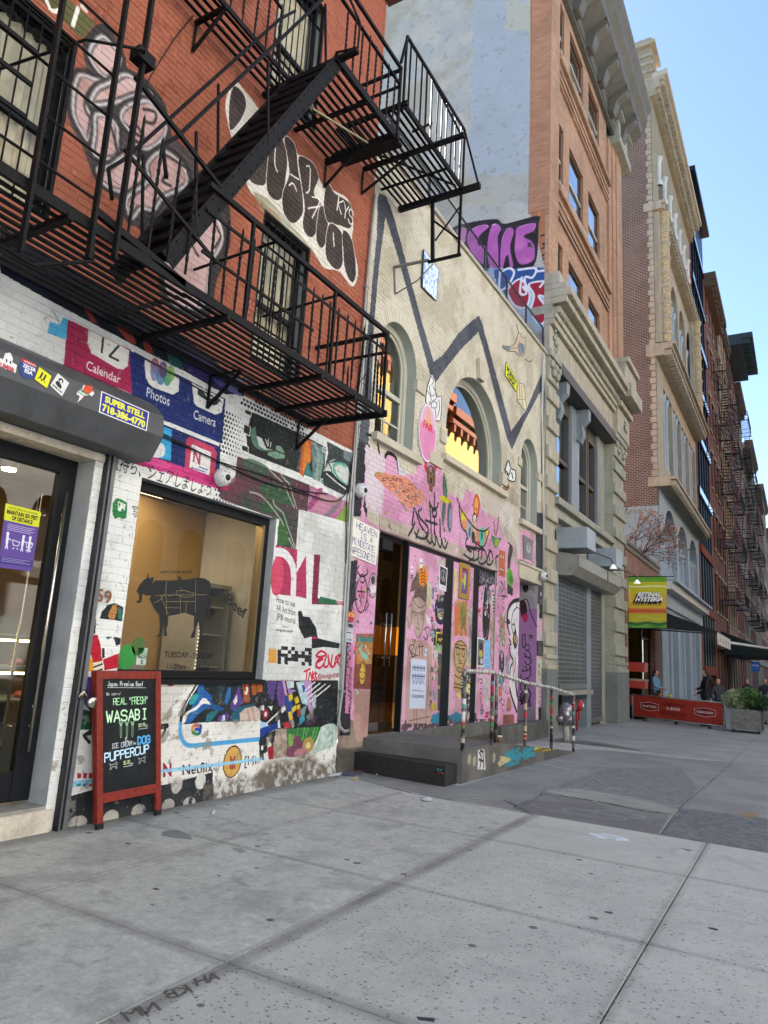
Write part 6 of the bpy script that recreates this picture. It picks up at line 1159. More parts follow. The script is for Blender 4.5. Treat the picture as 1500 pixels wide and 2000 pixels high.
c2.fill(W5([(880,320),(955,330),(955,1900),(880,1900)]),PK,'c8a8b8');c2.fill(W5([(900,330),(955,330),(950,700),(900,690)]),'2a2a2c');c2.fill(W5([(880,1150),(955,1150),(955,1400),(880,1420)]),'c8c8bc','8a9078',fine=True);c2.fill(W5([(890,1720),(940,1700),(935,1880),(895,1880)]),'232326',thr=.3)
for L in([(900,1480),(930,1500),(905,1540),(935,1570),(900,1600)],[(905,1640),(930,1660),(905,1700)]):c2.line(W5(L),.02,'7a2c44')
c2.fill([(1046,1000),(1063,1003),(1063,1180),(1046,1180)],'40424a',thr=.2)
c2.fill(W3([(1000,1030),(1050,990),(1220,1080),(1240,1440),(1210,1530),(1010,1430)]),PK,PK2,al=.8,jag=.015);c2.line(W3([(1010,1450),(1120,1500),(1225,1555)]),.03,'2c2a2c');c2.line(W3([(1180,1460),(1230,1500)]),.012,'2c2a2c')
c2.line(W1([(1040,1840),(1045,1990)]),.03,'4a5058',thr=.3);c2.fill(W3([(750,390),(850,340),(860,400),(800,450)]),'7a5038',thr=.3)
zz2=(np.arange(c2.H)[:,None]*.006-.15);k=(np.clip((.34+.1*(c2.n1-.5)-zz2)/.05,0,1))[...,None]*.92;c2.a=c2.a*(1-k)+(cr('57534c')*(1-.3*c2.n2[...,None]))*k
k=(np.clip((c2.n1-.5)*2.2,0,.18))[...,None];c2.a=c2.a*(1-k)+c2.a*cr('b8b0a0')*k
SC_=['d8d4d0','2c2a2e','c8c4c8','b04a54','5a7a9a','c8b050','3a3a3e','d8d8d8','6a9a7a']
def confetti(y0,y1,z0_,z1_,n,smin=.03,smax=.1):
 for _ in range(n):
  y,z=RS.uniform(y0,y1),RS.uniform(z0_,z1_);w,h=RS.uniform(smin,smax),RS.uniform(smin,smax)*.9;a=RS.randn()*.15;col=SC_[RS.randint(len(SC_))]
  pts=[(y+dx*math.cos(a)-dz*math.sin(a),z+dx*math.sin(a)+dz*math.cos(a))for dx,dz in((0,0),(w,0),(w,h),(0,h))];c2.fill(pts,col,raw=True,al=.9)
  c2.line([pts[0],((pts[1][0]+pts[2][0])/2,pts[2][1]),pts[1]]if RS.rand()<.5 else[pts[0],pts[2]],.008,'2a2a2e' if col in('d8d4d0','c8c4c8','d8d8d8','c8b050')else 'd8d4d4',raw=True,al=.8)
confetti(11.0,11.45,.8,3.1,70);confetti(12.55,12.78,.7,3.2,34,.03,.08);confetti(13.15,13.9,.8,3.2,90);confetti(14.05,14.6,.7,3.2,60);confetti(16.75,17.0,.5,3.3,30,.03,.09);confetti(10.2,11.4,2.9,3.35,8,.03,.06);confetti(8.45,9.0,1.0,2.6,16,.03,.07);confetti(9.2,15.3,3.7,4.7,40,.03,.07)
for _ in range(170):y,z=RS.uniform(10.2,15.3),RS.uniform(.5,3.3);c2.line([(y,z),(y+RS.randn()*.06,z+RS.randn()*.06),(y+RS.randn()*.08,z+RS.randn()*.08)],.007,['2c2a2e','7a3c58','8a5a4a'][RS.randint(3)],raw=True,al=.7)
M2=c2.material('cream_hall_front',rough=.8,bump=.3,bscale=80)
hall=thing('cream_hall','low cream and pink painted brick hall with three arched windows','building')
A1=('a',8.78,10.02,4.86,6.25,6.91);A2=('a',11.26,14.10,5.22,5.75,7.16);A3=('a',15.34,16.56,4.83,6.28,6.90)
DO=('r',9.12,13.98,.30,3.43);AL=('r',15.42,16.70,.30,3.47)
h2=[A1,A2,A3,DO,AL];HY0,HY1=8.35,17.09;RT=9.58
CREAM=mat('cream_masonry','bdb5a1',.8,var=.1,scale=3,bump=.35,bscale=50,stain='8f8776',stain_amt=.35)
REV=mat('grey_green_reveal','a3a89f',.6,var=.08,scale=2,stain='84897f',stain_amt=.3,streak=True)
mb=MB();jm=MB();sheet_with_holes(mb,WX,[(HY0,-.3),(HY1,-.3),(HY1,RT),(HY0,RT)],h2[:3]+[DO,AL],.0);mb.build('wall',M2,hall)
for h,dp in((A1,.3),(A2,.34),(A3,.3),(DO,.16)):
 jm=MB();q=holepoly(h,28)
 for i in range(len(q)):a_,b_=q[i],q[(i+1)%len(q)];jm.add([(WX,*a_),(WX,*b_),(WX-dp,*b_),(WX-dp,*a_)],[(0,1,2,3)],h[0]=='a' and 2<=i<len(q)-1)
 jm.build('reveal',REV if h[0]=='a' else CREAM,hall)
def inring(y,z,e=.26):
 for a in(A1,A2,A3):
  yc=(a[1]+a[2])/2;r=(a[2]-a[1])/2
  if z>a[4]-.05 and math.hypot((y-yc)/(r+e),(z-a[4])/((a[5]-a[4])+e))<1:return True
 return False
RG=[('a',a[1]-.25,a[2]+.25,a[4]-.0,a[4],a[5]+.25)for a in(A1,A2,A3)]
RG=[(k,p,q,s_,t_,u_)for(k,p,q,s_,t_,u_)in RG]
DB=('r',9.1,14.06,-.3,3.70);ALB=('r',15.3,16.9,-.3,3.80)
brick_wall(hall,WX,HY0,HY1,.36,RT-.02,[A1,A2,A3]+RG+[DB,ALB],M2,(9.0,5.2),proud=.006,bl=.208,bh=.064,jt=.0085,jit=.0013)
for a in(A1,A2,A3):
 yc=(a[1]+a[2])/2;r=(a[2]-a[1])/2;rz=a[5]-a[4];n=int(math.pi*(r+.1)/.075);m=MB()
 for i in range(n):
  t0,t1=math.pi*(i+.08)/n,math.pi*(i+.92)/n;q=[(yc+(r+k)*math.cos(t),a[4]+(rz+k)*math.sin(t))for k,t in((.004,t0),(.24,t0),(.24,t1),(.004,t1))];m.prism(q,WX,WX+.008+RS.randn()*.0015)
 for s_ in(-1,1):
  z=a[3]
  while False:pass
 stuff(m.build('arch_bricks',M2,hall))
MB().prism([(12.50,7.60),(12.94,7.60),(12.80,7.18),(12.56,7.18)],WX+.002,WX+.10).build('keystone',CREAM,hall,bev=.006)
for(y0,y1,z0,z1)in((10.0,10.32,6.0,6.2),(14.08,14.36,5.35,5.62),(16.54,16.82,6.05,6.25),(15.1,15.32,6.05,6.25),(11.0,11.24,5.4,5.65),(10.6,11.12,4.9,5.1)):MB().box(WX-.05,WX+.05,y0,y1,z0,z1).build('impost_block',CREAM,hall,bev=.008)
for(y0,y1,z)in((8.70,10.22,4.74),(11.10,14.28,5.08),(15.22,16.70,4.70)):MB().box(WX-.34,WX+.11,y0,y1,z,z+.125).build('sill',CREAM,hall,bev=.008)
MB().box(WX-.4,WX+.06,HY0+.01,HY1,RT,RT+.08).build('coping',mat('coping_stone','a8a294',.7,var=.15,scale=4),hall,bev=.01)
MB().box(WX-.16,WX+.02,9.08,14.04,3.44,3.68).build('door_lintel',M2,hall,bev=.005)
MB().box(WX-.16,WX+.045,15.28,16.86,3.48,3.80).box(WX-.1,WX+.08,15.22,16.92,3.80,3.86).build('alcove_lintel',CREAM,hall,bev=.006)
WFR=mat('window_paint_cream','b9b7a8',.45,var=.06,scale=3);INT=mat('hall_interior','5c5648',.8)
GLA=glass('arch_glass','d0d4cc',refl=3.5)
def ringframe(a,w,x0,x1,name,material,par,bottom=True,smooth=True):
 _,p,q,c,s_,t_=a;yc=(p+q)/2;r=(q-p)/2;rz=t_-s_;out=[(q,c)]+arc(yc,s_,r,rz,28)+[(p,c)];inn=[(q-w,c)]+arc(yc,s_,r-w,rz-w,28)+[(p+w,c)];m=MB()
 for i in range(len(out)-1):
  o0,o1,i1,i0=out[i],out[i+1],inn[i+1],inn[i]
  m.add([(x1,*o0),(x1,*o1),(x1,*i1),(x1,*i0),(x0,*o0),(x0,*o1),(x0,*i1),(x0,*i0)],[(0,1,2,3),(2,1,5,6)[::-1]if False else(3,2,6,7),(0,4,5,1)])
 if bottom:m.box(x0,x1,p+w,q-w,c,c+w)
 return m.build(name,material,par)
for a,dp in((A1,.2),(A2,.24),(A3,.2)):
 xw=WX-dp;wo=ringframe(a,.10,xw-.06,xw+.03,'window',WFR,hall);_,p,q,c,s_,t_=a;yc=(p+q)/2
 i2=(a[0],p+.10,q-.10,c+.10,s_,t_-.10);ringframe(i2,.05,xw-.05,xw-.005,'sash',WFR,wo)
 if a is not A2:
  MB().box(xw-.05,xw+.02,p+.15,q-.15,5.72,5.80).build('meeting_rail',WFR,wo)
  MB().box(xw-.045,xw-.01,yc-.015,yc+.015,c+.15,5.72).box(xw-.045,xw-.01,p+.15,yc-.015,5.28,5.31).box(xw-.045,xw-.01,yc+.015,q-.15,5.28,5.31).build('glazing_bar',WFR,wo)
 gp=[(q-.15,c+.15)]+arc(yc,s_,(q-p)/2-.15,t_-s_-.15,28)+[(p+.15,c+.15)];MB().prism(gp,xw-.03,xw-.024).build('pane',GLA,wo)
 m=MB().box(xw-2.0,xw-.2,p-.2,q+.2,c-.2,t_+.2);m.f=[f[::-1]for i,f in enumerate(m.f)if i!=3];m.sm=m.sm[:5];m.mi=m.mi[:5];m.build('room',INT,wo)
 if a is A2:MB().box(xw-.22,xw-.2,12.9,q,c,t_+.1).build('curtain',mat('grey_green_blind','6f7a70',.8,var=.08),wo)
 else:MB().box(xw-.16,xw-.14,yc,q,c,t_+.1).build('blind',mat('pale_blind','a09a88',.8),wo)
xd=WX-.10;gd=thing('glass_double_door','tall dark glass double door with long steel handles in the pink wall','door')
MB().box(xd-.05,xd+.02,9.13,9.17,.47,3.42).box(xd-.05,xd+.02,9.17,10.04,3.36,3.42).build('frame',FRAME,gd)
GDK=glass('amber_glass','a89878',refl=.8)
for a_,b_ in((9.18,9.59),(9.60,10.02)):
 lf=MB().box(xd-.03,xd-.018,a_,b_,.50,3.35).build('leaf',GDK,gd);MB().box(xd-.035,xd-.012,a_,b_,.475,.60).build('kick_rail',STEEL if a_<9.5 else mat('bronze_rail','4a3f2a',.35,.8),lf)
for y in(9.52,9.68):MB().tube([(xd+.07,y,1.42),(xd+.07,y,2.22)],.013,10).tube([(xd+.07,y,1.55),(xd-.02,y,1.55)],.008,6).tube([(xd+.07,y,2.05),(xd-.02,y,2.05)],.008,6).build('handle',STEEL,gd)
MB().box(xd-.02,xd+.12,9.20,9.52,3.16,3.32).build('door_closer',FRAME,gd,bev=.01)
ORG=mat('orange_wall_glow','d8932c',.8,emit=('e09a30',.07));BRN=mat('brown_wall_glow','4e4634',.7,emit=('8a6a34',.01))  # walls glow a little: interior brightness put into the material
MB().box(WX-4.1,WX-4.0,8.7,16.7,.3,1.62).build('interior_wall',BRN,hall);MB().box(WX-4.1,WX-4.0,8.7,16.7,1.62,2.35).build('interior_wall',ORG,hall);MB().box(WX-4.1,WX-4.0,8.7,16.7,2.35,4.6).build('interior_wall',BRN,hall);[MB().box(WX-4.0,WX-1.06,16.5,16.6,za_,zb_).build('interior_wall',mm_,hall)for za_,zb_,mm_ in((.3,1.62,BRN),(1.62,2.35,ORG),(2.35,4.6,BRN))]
MB().box(WX-4,WX-.36,8.6,16.5,.38,.44).build('interior_floor',mat('hall_floor','7a6038',.3),hall);MB().box(WX-4,WX-.36,8.6,16.5,4.55,4.62).build('interior_ceiling',mat('hall_ceiling','6a5a40',.8),hall)
MB().box(WX-3.2,WX-1.2,10,15,4.5,4.54).build('ceiling_glow_panel',mat('hall_fill_panel','ffe0b0',emit=('fff0dc',1.3)),hall)  # glowing panel added to brighten the hall behind the glass door
for i,y in enumerate((11.0,12.1)):ch=thing('chair',('dark rounded chair seen through the left leaf of the glass door','dark rounded chair seen through the right leaf of the glass door')[i],'chair');MB().lathe([(0,1.62),(.22,1.62),(.26,1.45),(.22,.9),(0,.88)],(WX-3.0,y,0),16).build('backrest',BLACK,ch);MB().lathe([(.03,.44),(.03,.9),(.0,.9)],(WX-3.0,y,0),10).build('stem',STEEL,ch);MB().lathe([(0,.44),(.22,.445),(.22,.46),(0,.47)],(WX-3.0,y,0),14).build('base',STEEL,ch)
pn=thing('folding_panels','three pink poster-covered folding door panels in black frames','folding door')
for y0,y1 in((10.04,10.13),(11.51,11.88),(12.81,13.10),(13.93,13.975)):MB().box(WX-.09,WX-.028,y0,y1,.40,3.42).build('stile',FRAME,pn)
MB().box(WX-.09,WX-.03,10.04,13.97,3.36,3.425).build('head_rail',FRAME,pn)
MB().box(WX-.06,WX+.02,10.02,10.05,.40,3.40).build('edge_strip',FRAME,pn)
for y0,y1 in((10.135,11.505),(11.885,12.805),(13.105,13.925)):MB().box(WX-.06,WX-.012,y0,y1,.42,3.355).build('panel',M2,pn,bev=.003)
ca=Canvas('alcove_paint',-6.5,-5.3,.2,3.6,.006,lambda px,py:(lambda q:(q.x,q.z))(P3(px,py,1,16.68)),'a878a8')
ca.rect(-6.5,-5.3,.2,3.6,'a47ba6','9a70a0');ca.rect(-6.5,-5.3,.2,.6,'8a8088');ca.rect(-6.5,-5.3,2.9,3.6,'a8a4a6','989498')
ca.fill(W5([(675,300),(800,300),(865,330),(870,600),(830,440),(680,420)]),'a8a4a6',al=.8)
for L,w_ in(([(715,320),(720,360),(740,390),(765,370),(770,320),(740,305),(715,330)],.03),([(780,370),(820,350),(850,400)],.01),([(680,500),(760,480),(800,620),(870,790)],.02),([(710,880),(740,880),(735,930),(745,990),(720,1030),(705,960),(710,880)],.02),([(745,1010),(775,990),(790,1040),(760,1060),(740,1040)],.02),([(760,1060),(800,1100),(795,1140),(750,1130),(730,1090)],.02),([(735,1130),(790,1150),(810,1190),(770,1230),(735,1190)],.022),([(730,1240),(760,1270),(740,1300),(710,1280)],.02),([(700,1300),(780,1290),(800,1240),(800,1340),(760,1380),(700,1400),(690,1340)],.02),([(700,1400),(690,1500),(720,1540)],.02),([(770,1380),(790,1450),(810,1480)],.02),([(690,1560),(740,1540),(760,1600),(720,1660),(690,1680)],.03),([(760,1480),(800,1560),(780,1640),(770,1700)],.03),([(785,1600),(800,1680),(790,1700)],.03)):ca.line(W5(L),w_,'221c26')
ca.ell(W5([(740,330)])[0],.06,.1,'1f1c20');ca.fill(W5([(680,500),(740,500),(760,620),(700,680)]),'4a2630','33202a',sm=True);ca.fill(W5([(705,660),(760,640),(770,700),(730,740)]),'b8305c',sm=True);ca.scribble(W5([(715,1610)])[0],.12,.12,20,.02,'1f1c20');ca.fill(W5([(780,870),(830,870),(830,940),(780,930)]),'b090ac');ca.line(W5([(785,880),(825,885),(822,930),(785,925)]),.012,'3a3040',sm=False,close=True);ca.hand('1M8',W5([(786,915)])[0],W5([(822,915)])[0],W5([(786,885)])[0],.01,'2a242c')
MA=ca.material('alcove_wall','xz')
MB().box(WX-1.0,WX-.001,16.68,16.9,.30,3.48).build('alcove_side_wall',MA,hall);MB().box(WX-1.05,WX-1.0,15.3,16.9,.3,3.5).build('alcove_back_wall',mat('alcove_pink','b884a8',.8,var=.1),hall);MB().box(WX-1.0,WX-.01,15.3,15.42,.3,3.48).build('alcove_side_wall',mat('alcove_pink',''),hall);MB().box(WX-1.0,WX-.161,15.42,16.68,3.47,3.5).build('alcove_ceiling',mat('alcove_ceiling','8c8884',.8),hall)
MB().box(WX-.02,WX+.18,14.0,HY1,-.2,.33).build('plinth',mat('hall_plinth','54534f',.85,var=.25,scale=5,bump=.4,stain='7a7870',stain_amt=.5),hall,bev=.01);MB().box(WX-1.0,WX-.021,15.42,16.68,-.2,.30).build('alcove_floor',mat('hall_plinth',''),hall)
MB().box(WX-8,WX-.4,HY0+.02,HY1,RT-.3,RT-.2).build('roof',mat('roofing',''),hall)
m=MB().box(WX-8,WX-.35,HY1-.2,HY1-.02,-.3,RT-.3);m.build('party_wall',RB,hall)
rr=thing('roof_railing','thin steel roof railing with wire mesh on top of the cream hall','railing');xr=WX-.05
RLM=mat('rail_steel_dark','3c4248',.4,.6)
yr=[8.9+i*1.35 for i in range(7)]
for y in yr:MB().box(xr-.02,xr+.02,y-.02,y+.02,RT+.08,RT+.72).build('post',RLM,rr)
MB().tube([(xr,8.6,RT+.73),(xr,HY1-.1,RT+.73)],.02,8).build('handrail',RLM,rr)
m=MB();NM=mat('netting','4a5054',.7)
for i in range(96):
 y=8.9+i*.09
 for dy in(.55,-.55):
  a_,b_=(xr,y,RT+.1),(xr,min(max(y+dy,8.7),HY1-.1),RT+.7);m.bar(a_,b_,.004,.004)
stuff(m.build('mesh_net',NM,rr))
def paste(name,label,cat,pts,par=None,x0=WX+.0125,x1=WX+.015,sm=False,raw=False,m_=None,bev=0):
 if sm:pts=smoothpts(pts,4,True)
 q=[p if raw else P(p[0],p[1],x1)for p in pts];o=MB().prism(q,x0,x1).build(name,m_ or M2,par,bev);return tag(o,label,cat)if label else o
def board(name,label,cat,pix,w,h,paint,x=WX+.014,base='e0ddd4',res=.003,edge=None,thick=.006,par=None):
 cv=Canvas(name+'_print',0,w,0,h,res,None,base);paint(cv);o=uvquad(name,cv.material(name+'_print_%d'%len(MATS),uv=True,bump=0,rough=.5),*[(x,*P(px,py,x))for px,py in pix],parent=par,thick=thick);return tag(o,label,cat)if label else o
def p_heaven(c):
 for t,a,b,d in(('HEAVEN',(.13,.43),(.72,.43),(.13,.52)),('IS A',(.25,.31),(.60,.31),(.25,.40)),('MiNDSTATE.',(.04,.18),(.77,.17),(.04,.28)),('@PESONETO',(.04,.04),(.74,.03),(.04,.14))):c.hand(t,a,b,d,.011,'38306a',raw=True,jit=.12)
board('sign','handwritten white sign about heaven at the corner of the pink wall','sign',[(684,1084),(733,1104),(741,1037),(687,1009)],.8,.56,p_heaven)
def p_tex(c):
 c.rect(.02,.98,.02,1.98,'8ab0e0')
 for i,t in enumerate(('THE','TEX','WAS','HERE')):c.text(t,(.04,1.5-i*.485),(.96,1.5-i*.485),(.04,1.93-i*.485),'dce8f4',bold=.06,raw=True)
board('sign','tall blue sign with white capitals high on the cream wall','sign',[(823,560),(851,588),(856,528),(826,487)],1.,2.,p_tex,x=WX+.03,base='20242c',res=.008,thick=.02)
def p_kest(c):c.rect(.0,.8,.0,.7,'cfd02c');c.line([(.0,.0),(.8,.0),(.8,.7),(0,.7)],.03,'3a3a20',sm=False,raw=True,close=True);c.text('KEST',(.08,.37),(.74,.37),(.08,.6),'26261c',bold=.05,raw=True);c.text('GAK',(.12,.08),(.66,.08),(.12,.32),'26261c',bold=.05,raw=True)
cvk=Canvas('kest_print',0,.8,0,.7,.005,None);p_kest(cvk);MK=cvk.material('kest_print',uv=True,bump=0)
kq=[(WX+.016,*P(px,py,WX+.016))for px,py in((986,733),(1008,766),(1010,745),(988,706))];tag(uvquad('sign',MK,*kq,thick=.01),'yellow hexagonal sign with black capitals above the crown line','sign')
for L in([(1129,620),(1150,578),(1160,600),(1140,650)],):pass
WPR=mat('paste_up_paper','d8d8d6',.7,var=.04);INK=mat('paste_up_ink','202226',.6)
def inked(label,outline,lines,w=.012,colour=None,cat='paste-up',extra=None,f=None):
 f=f or V(700,560,3.947);o=paste('paste_up',label,cat,f(outline),x0=WX+.0125,x1=WX+.016,sm=True,m_=colour or WPR);m=MB()
 for L in lines+[outline+[outline[0]]]:m.tube([(WX+.0168,*P(px,py,WX+.017))for px,py in smoothpts(f(L),4)],w/2,4)
 m.build('ink_line',INK,o)
 if extra:
  for L,mm in extra:paste('patch',None,None,f(L),o,WX+.0161,WX+.0172,True,m_=mm)
 return o
inked('white paste-up drawing of a pyramid of small figures below the crown line',[(565,670),(590,720),(590,780),(610,850),(640,850),(635,1000),(620,1035),(560,1010),(540,920),(520,880),(530,780),(545,730)],[[(560,690),(580,720),(565,760)],[(545,760),(560,840),(590,830)],[(530,800),(560,860),(550,920)],[(590,790),(600,860),(570,880)],[(565,890),(600,890),(600,930),(565,930),(565,890)],[(560,950),(575,1010)],[(590,940),(600,1020)],[(620,870),(625,940),(610,1000)],[(545,880),(550,960)],[(575,770),(590,800)]],.014)
def p_round(c):c.ell((.5,.5),.5,.5,'d88cb0','cf80a8',raw=True);c.ell((.5,.5),.49,.49,'d4d0d8',w=.05,raw=True);c.fill([(.35,.72),(.45,.95),(.65,.72),(.7,.6),(.3,.62)],'d8702c',raw=True,sm=True);c.rect(.05,.95,.62,1.0,'d4ccd4',al=.5);c.text('FAIR',(.22,.55),(.8,.55),(.22,.68),'c82c50',bold=.04,raw=True)
cvr=Canvas('round_print',0,1,0,1,.005,None,'d4d0d8');p_round(cvr);MR=cvr.material('round_print',uv=True,bump=0)
fc=P(832,846);m=MB();rs=thing('round_sign','pink and white round disc sign between the first two arches','sign');yc,zc=fc;ry,rz=.33,.52
m.prism([(yc+ry*math.cos(t*math.pi/16),zc+rz*math.sin(t*math.pi/16))for t in range(32)],WX+.012,WX+.035).build('disc',mat('disc_white','cfcbd0',.5),rs)
uo=MB();n=32;uo.v=[(WX+.0365,yc,zc)]+[(WX+.0365,yc+ry*.98*math.cos(t*2*math.pi/n),zc+rz*.98*math.sin(t*2*math.pi/n))for t in range(n)];uo.f=[(0,1+i,1+(i+1)%n)for i in range(n)];uo.sm=[False]*n;uo.mi=[0]*n
ob=uo.build('print',MR,rs);u=ob.data.uv_layers.new(name='UVMap')
for li,lp in enumerate(ob.data.loops):v_=ob.data.vertices[lp.vertex_index].co;u.data[li].uv=(.5+(v_.y-yc)/ry/2,.5+(v_.z-zc)/rz/2)
inked('cream coloured fist paste-up on the dark crown line',[(1225,770),(1250,745),(1275,760),(1285,850),(1295,930),(1280,950),(1250,910),(1225,870)],[[(1240,760),(1245,850)],[(1258,755),(1262,860)],[(1230,870),(1280,870)],[(1262,880),(1270,920)]],.012,mat('paste_cream','d0c49c',.7))
inked('faded paste-up of a tumbling figure under the roof edge',[(1110,455),(1200,450),(1235,350),(1260,390),(1290,400),(1280,520),(1240,530),(1210,500),(1150,495)],[[(1220,290),(1235,350)],[(1180,470),(1230,470),(1240,420)],[(1250,430),(1270,500)],[(1290,560),(1330,580),(1340,560)]],.012,mat('paste_tan','b8a68c',.8),extra=[([(1115,460),(1170,465),(1165,492),(1120,480)],mat('paste_blue','6f7c86',.8)),([(1235,440),(1280,450),(1275,515),(1240,520)],mat('paste_blue',''))])
inked('small black and white skull paste-up left of the right-hand arch',[(1130,1410),(1155,1340),(1175,1400),(1210,1420),(1205,1500),(1150,1480)],[[(1140,1420),(1160,1450),(1170,1410)],[(1180,1430),(1190,1480)],[(1145,1440),(1160,1470)]],.03)
def p_cease(c):
 for r_ in range(2):
  z=1.12-r_*.22
  for i in range(9):x=.08+i*.062;c.ell((x,z),.012,.016,'22366a',raw=True);c.line([(x,z-.02),(x,z-.14)],.02,'22366a',raw=True);
  c.line([(.07,z-.05),(.6,z-.05)],.025,'22366a',raw=True)
 for i in range(8):x=.1+i*.065;c.line([(x,.72),(x+RS.randn()*.02,.62+RS.rand()*.05)],.022,'22366a',raw=True);c.ell((x,.74-RS.rand()*.03),.012,.014,'22366a',raw=True)
 for i in range(6):x=.1+i*.08;c.line([(x,.46+RS.rand()*.02),(x+.06,.45+RS.rand()*.03)],.018,'5a2434',raw=True)
 c.text('CEASEFIRE!',(.07,.28),(.6,.28),(.07,.36),'2a2440',bold=.02,raw=True)
board('poster','white ceasefire poster with rows of small blue figures on the first panel','poster',[(799,1384),(830,1384),(833,1289),(803,1286)],.66,1.3,p_cease,x=WX-.010,base='c4cce0',thick=.003)
def p_peace(c):c.rect(.06,.54,.2,.84,'1f2026','2c2c34');c.ell((.3,.55),.17,.2,'c4c4cc',w=.02,raw=True);c.line([(.3,.75),(.3,.35)],.02,'c4c4cc',raw=True);c.line([(.3,.52),(.18,.41)],.02,'c4c4cc',raw=True);c.line([(.3,.52),(.42,.41)],.02,'c4c4cc',raw=True);c.text('WIN',(.25,.08),(.4,.08),(.25,.13),'26262a',raw=True)
board('poster','dark peace sign poster with white border on the first panel','poster',[(857,1150),(871,1156),(874,1110),(858,1101)],.6,.9,p_peace,x=WX-.010,base='d4d0d4',thick=.003)
gf=thing('picture_frame','gilt framed colourful portrait fixed to the second panel','picture');GOLD=mat('gilt_frame','b8923c',.4,.6,var=.2,scale=20)
q=[P(px,py,WX)for px,py in((896,1165),(914,1171),(918,1106),(898,1096))];ya,yb=(q[0][0]+q[3][0])/2,(q[1][0]+q[2][0])/2;za,zb=(q[0][1]+q[1][1])/2-.02,(q[2][1]+q[3][1])/2
for s_,(a_,b_,c_,d_)in enumerate(((ya,ya+.09,za,zb),(yb-.09,yb,za,zb),(ya+.09,yb-.09,za,za+.1),(ya+.09,yb-.09,zb-.1,zb))):MB().box(WX-.012,WX+.02,a_,b_,c_,d_).build('frame_side',GOLD,gf,bev=.006)
def p_art(c):
 c.rect(0,.6,0,1.,'8a3a6a','6a4a8a')
 for x,y,rx,ry,cc in((.3,.5,.2,.34,'a8b040'),(.24,.3,.12,.18,'5a6aa8'),(.4,.7,.12,.16,'9a9ac8'),(.34,.55,.12,.22,'b8c050'),(.2,.7,.1,.12,'c8506a')):c.ell((x,y),rx,ry,cc,raw=True)
 c.line([(.2,.1),(.3,.4),(.25,.6),(.4,.9)],.02,'3a3050',raw=True)
cva=Canvas('art_print',0,.6,0,1,.005,None);p_art(cva);uvquad('picture',cva.material('art_print',uv=True,bump=0),(WX-.008,ya+.09,za+.1),(WX-.008,yb-.09,za+.1),(WX-.008,yb-.09,zb-.1),(WX-.008,ya+.09,zb-.1),gf,.003)
def p_dead(c):c.rect(.04,.36,.06,.94,'3a3440','6a6a60');c.ell((.2,.7),.1,.12,'25222a',raw=True);c.ell((.2,.45),.1,.12,'a8b040',raw=True);c.ell((.24,.2),.08,.1,'b8b4b8',raw=True);c.ell((.3,.55),.05,.06,'a83c5a',raw=True)
board('poster','white framed collage poster on the third panel beside the blue paper','poster',[(932,1302),(945,1303),(946,1247),(932,1244)],.4,1.,p_dead,x=WX-.010,base='c8ccd4',thick=.003)
def p_blue(c):
 c.rect(0,.3,0,1,'58a4d8','70b4e0')
 for i in range(4):c.line([(.04,.12+i*.24),(.26,.12+i*.24)],.03,'88c4ec',sm=False,raw=True)
board('poster','bright blue paper sheet on the third panel','poster',[(946.5,1304),(956,1306),(957,1252),(947,1250)],.3,1.,p_blue,x=WX-.010,base='58a4d8',thick=.002)
def p_grey(c):c.rect(0,.6,0,.9,'6c6a70','7c7a80');c.ell((.32,.48),.14,.2,'a8a8ac',raw=True);c.ell((.32,.5),.05,.06,'2a2a2e',w=.02,raw=True);c.line([(.24,.62),(.4,.62)],.03,'2c2c30',raw=True)
board('poster','grey face poster over the alcove door below the right-hand arch','poster',[(1022,1090),(1039,1095),(1041,1056),(1021,1044)],.6,.9,p_grey,x=WX+.014)
def p_blk(c):
 c.rect(0,.4,0,.6,'1c1c20')
 for i in range(14):c.line([(.05,.54-i*.036),(.35-.05*(i%3),.54-i*.036)],.008,'9a9aa0',sm=False,raw=True)
board('poster','small black text notice on the pier right of the alcove','poster',[(1049,1280),(1061,1282),(1061,1252),(1049,1251)],.4,.6,p_blk,x=WX+.014)
for i,(pix,cc,lb)in enumerate((([(679,1212),(690,1215),(693,1197),(681,1194)],'c83c48','red and yellow sticker, topmost of three on the corner strip'),([(678,1234),(689,1236),(690,1218),(680,1215)],'c4c8cc','grey sticker with dark square, middle of three on the corner strip'),([(676,1253),(688,1256),(690,1238),(677,1236)],'c0c4d0','white scribbled sticker, lowest of three on the corner strip'))):
 def pt(c,i=i):c.rect(.02,.38,.25,.45,['d8b84a','3a3e44','c8ccd4'][i]);c.hand(['YES','O','HXN'][i],(.05,.08),(.32,.08),(.05,.2),.02,'2a2430',raw=True);c.rect(.1,.26,.27,.4,['d85a3c','26282c','a8b0c0'][i])
 board('sticker',lb,'sticker',pix,.4,.5,pt,x=WX+.016,base=cc,thick=.002)
dome('white dome camera on the white pipe at the far corner of the hall',1063,1125,.11,WX+.1)
tag(MB().tube([(WX+.06,*P(x,y,WX+.06))for x,y in((1061,690),(1059,800),(1062,1000),(1061,1110))],.025,8).build('downpipe',mat('white_pipe','')),'white pipe at the right corner of the cream hall','pipe')
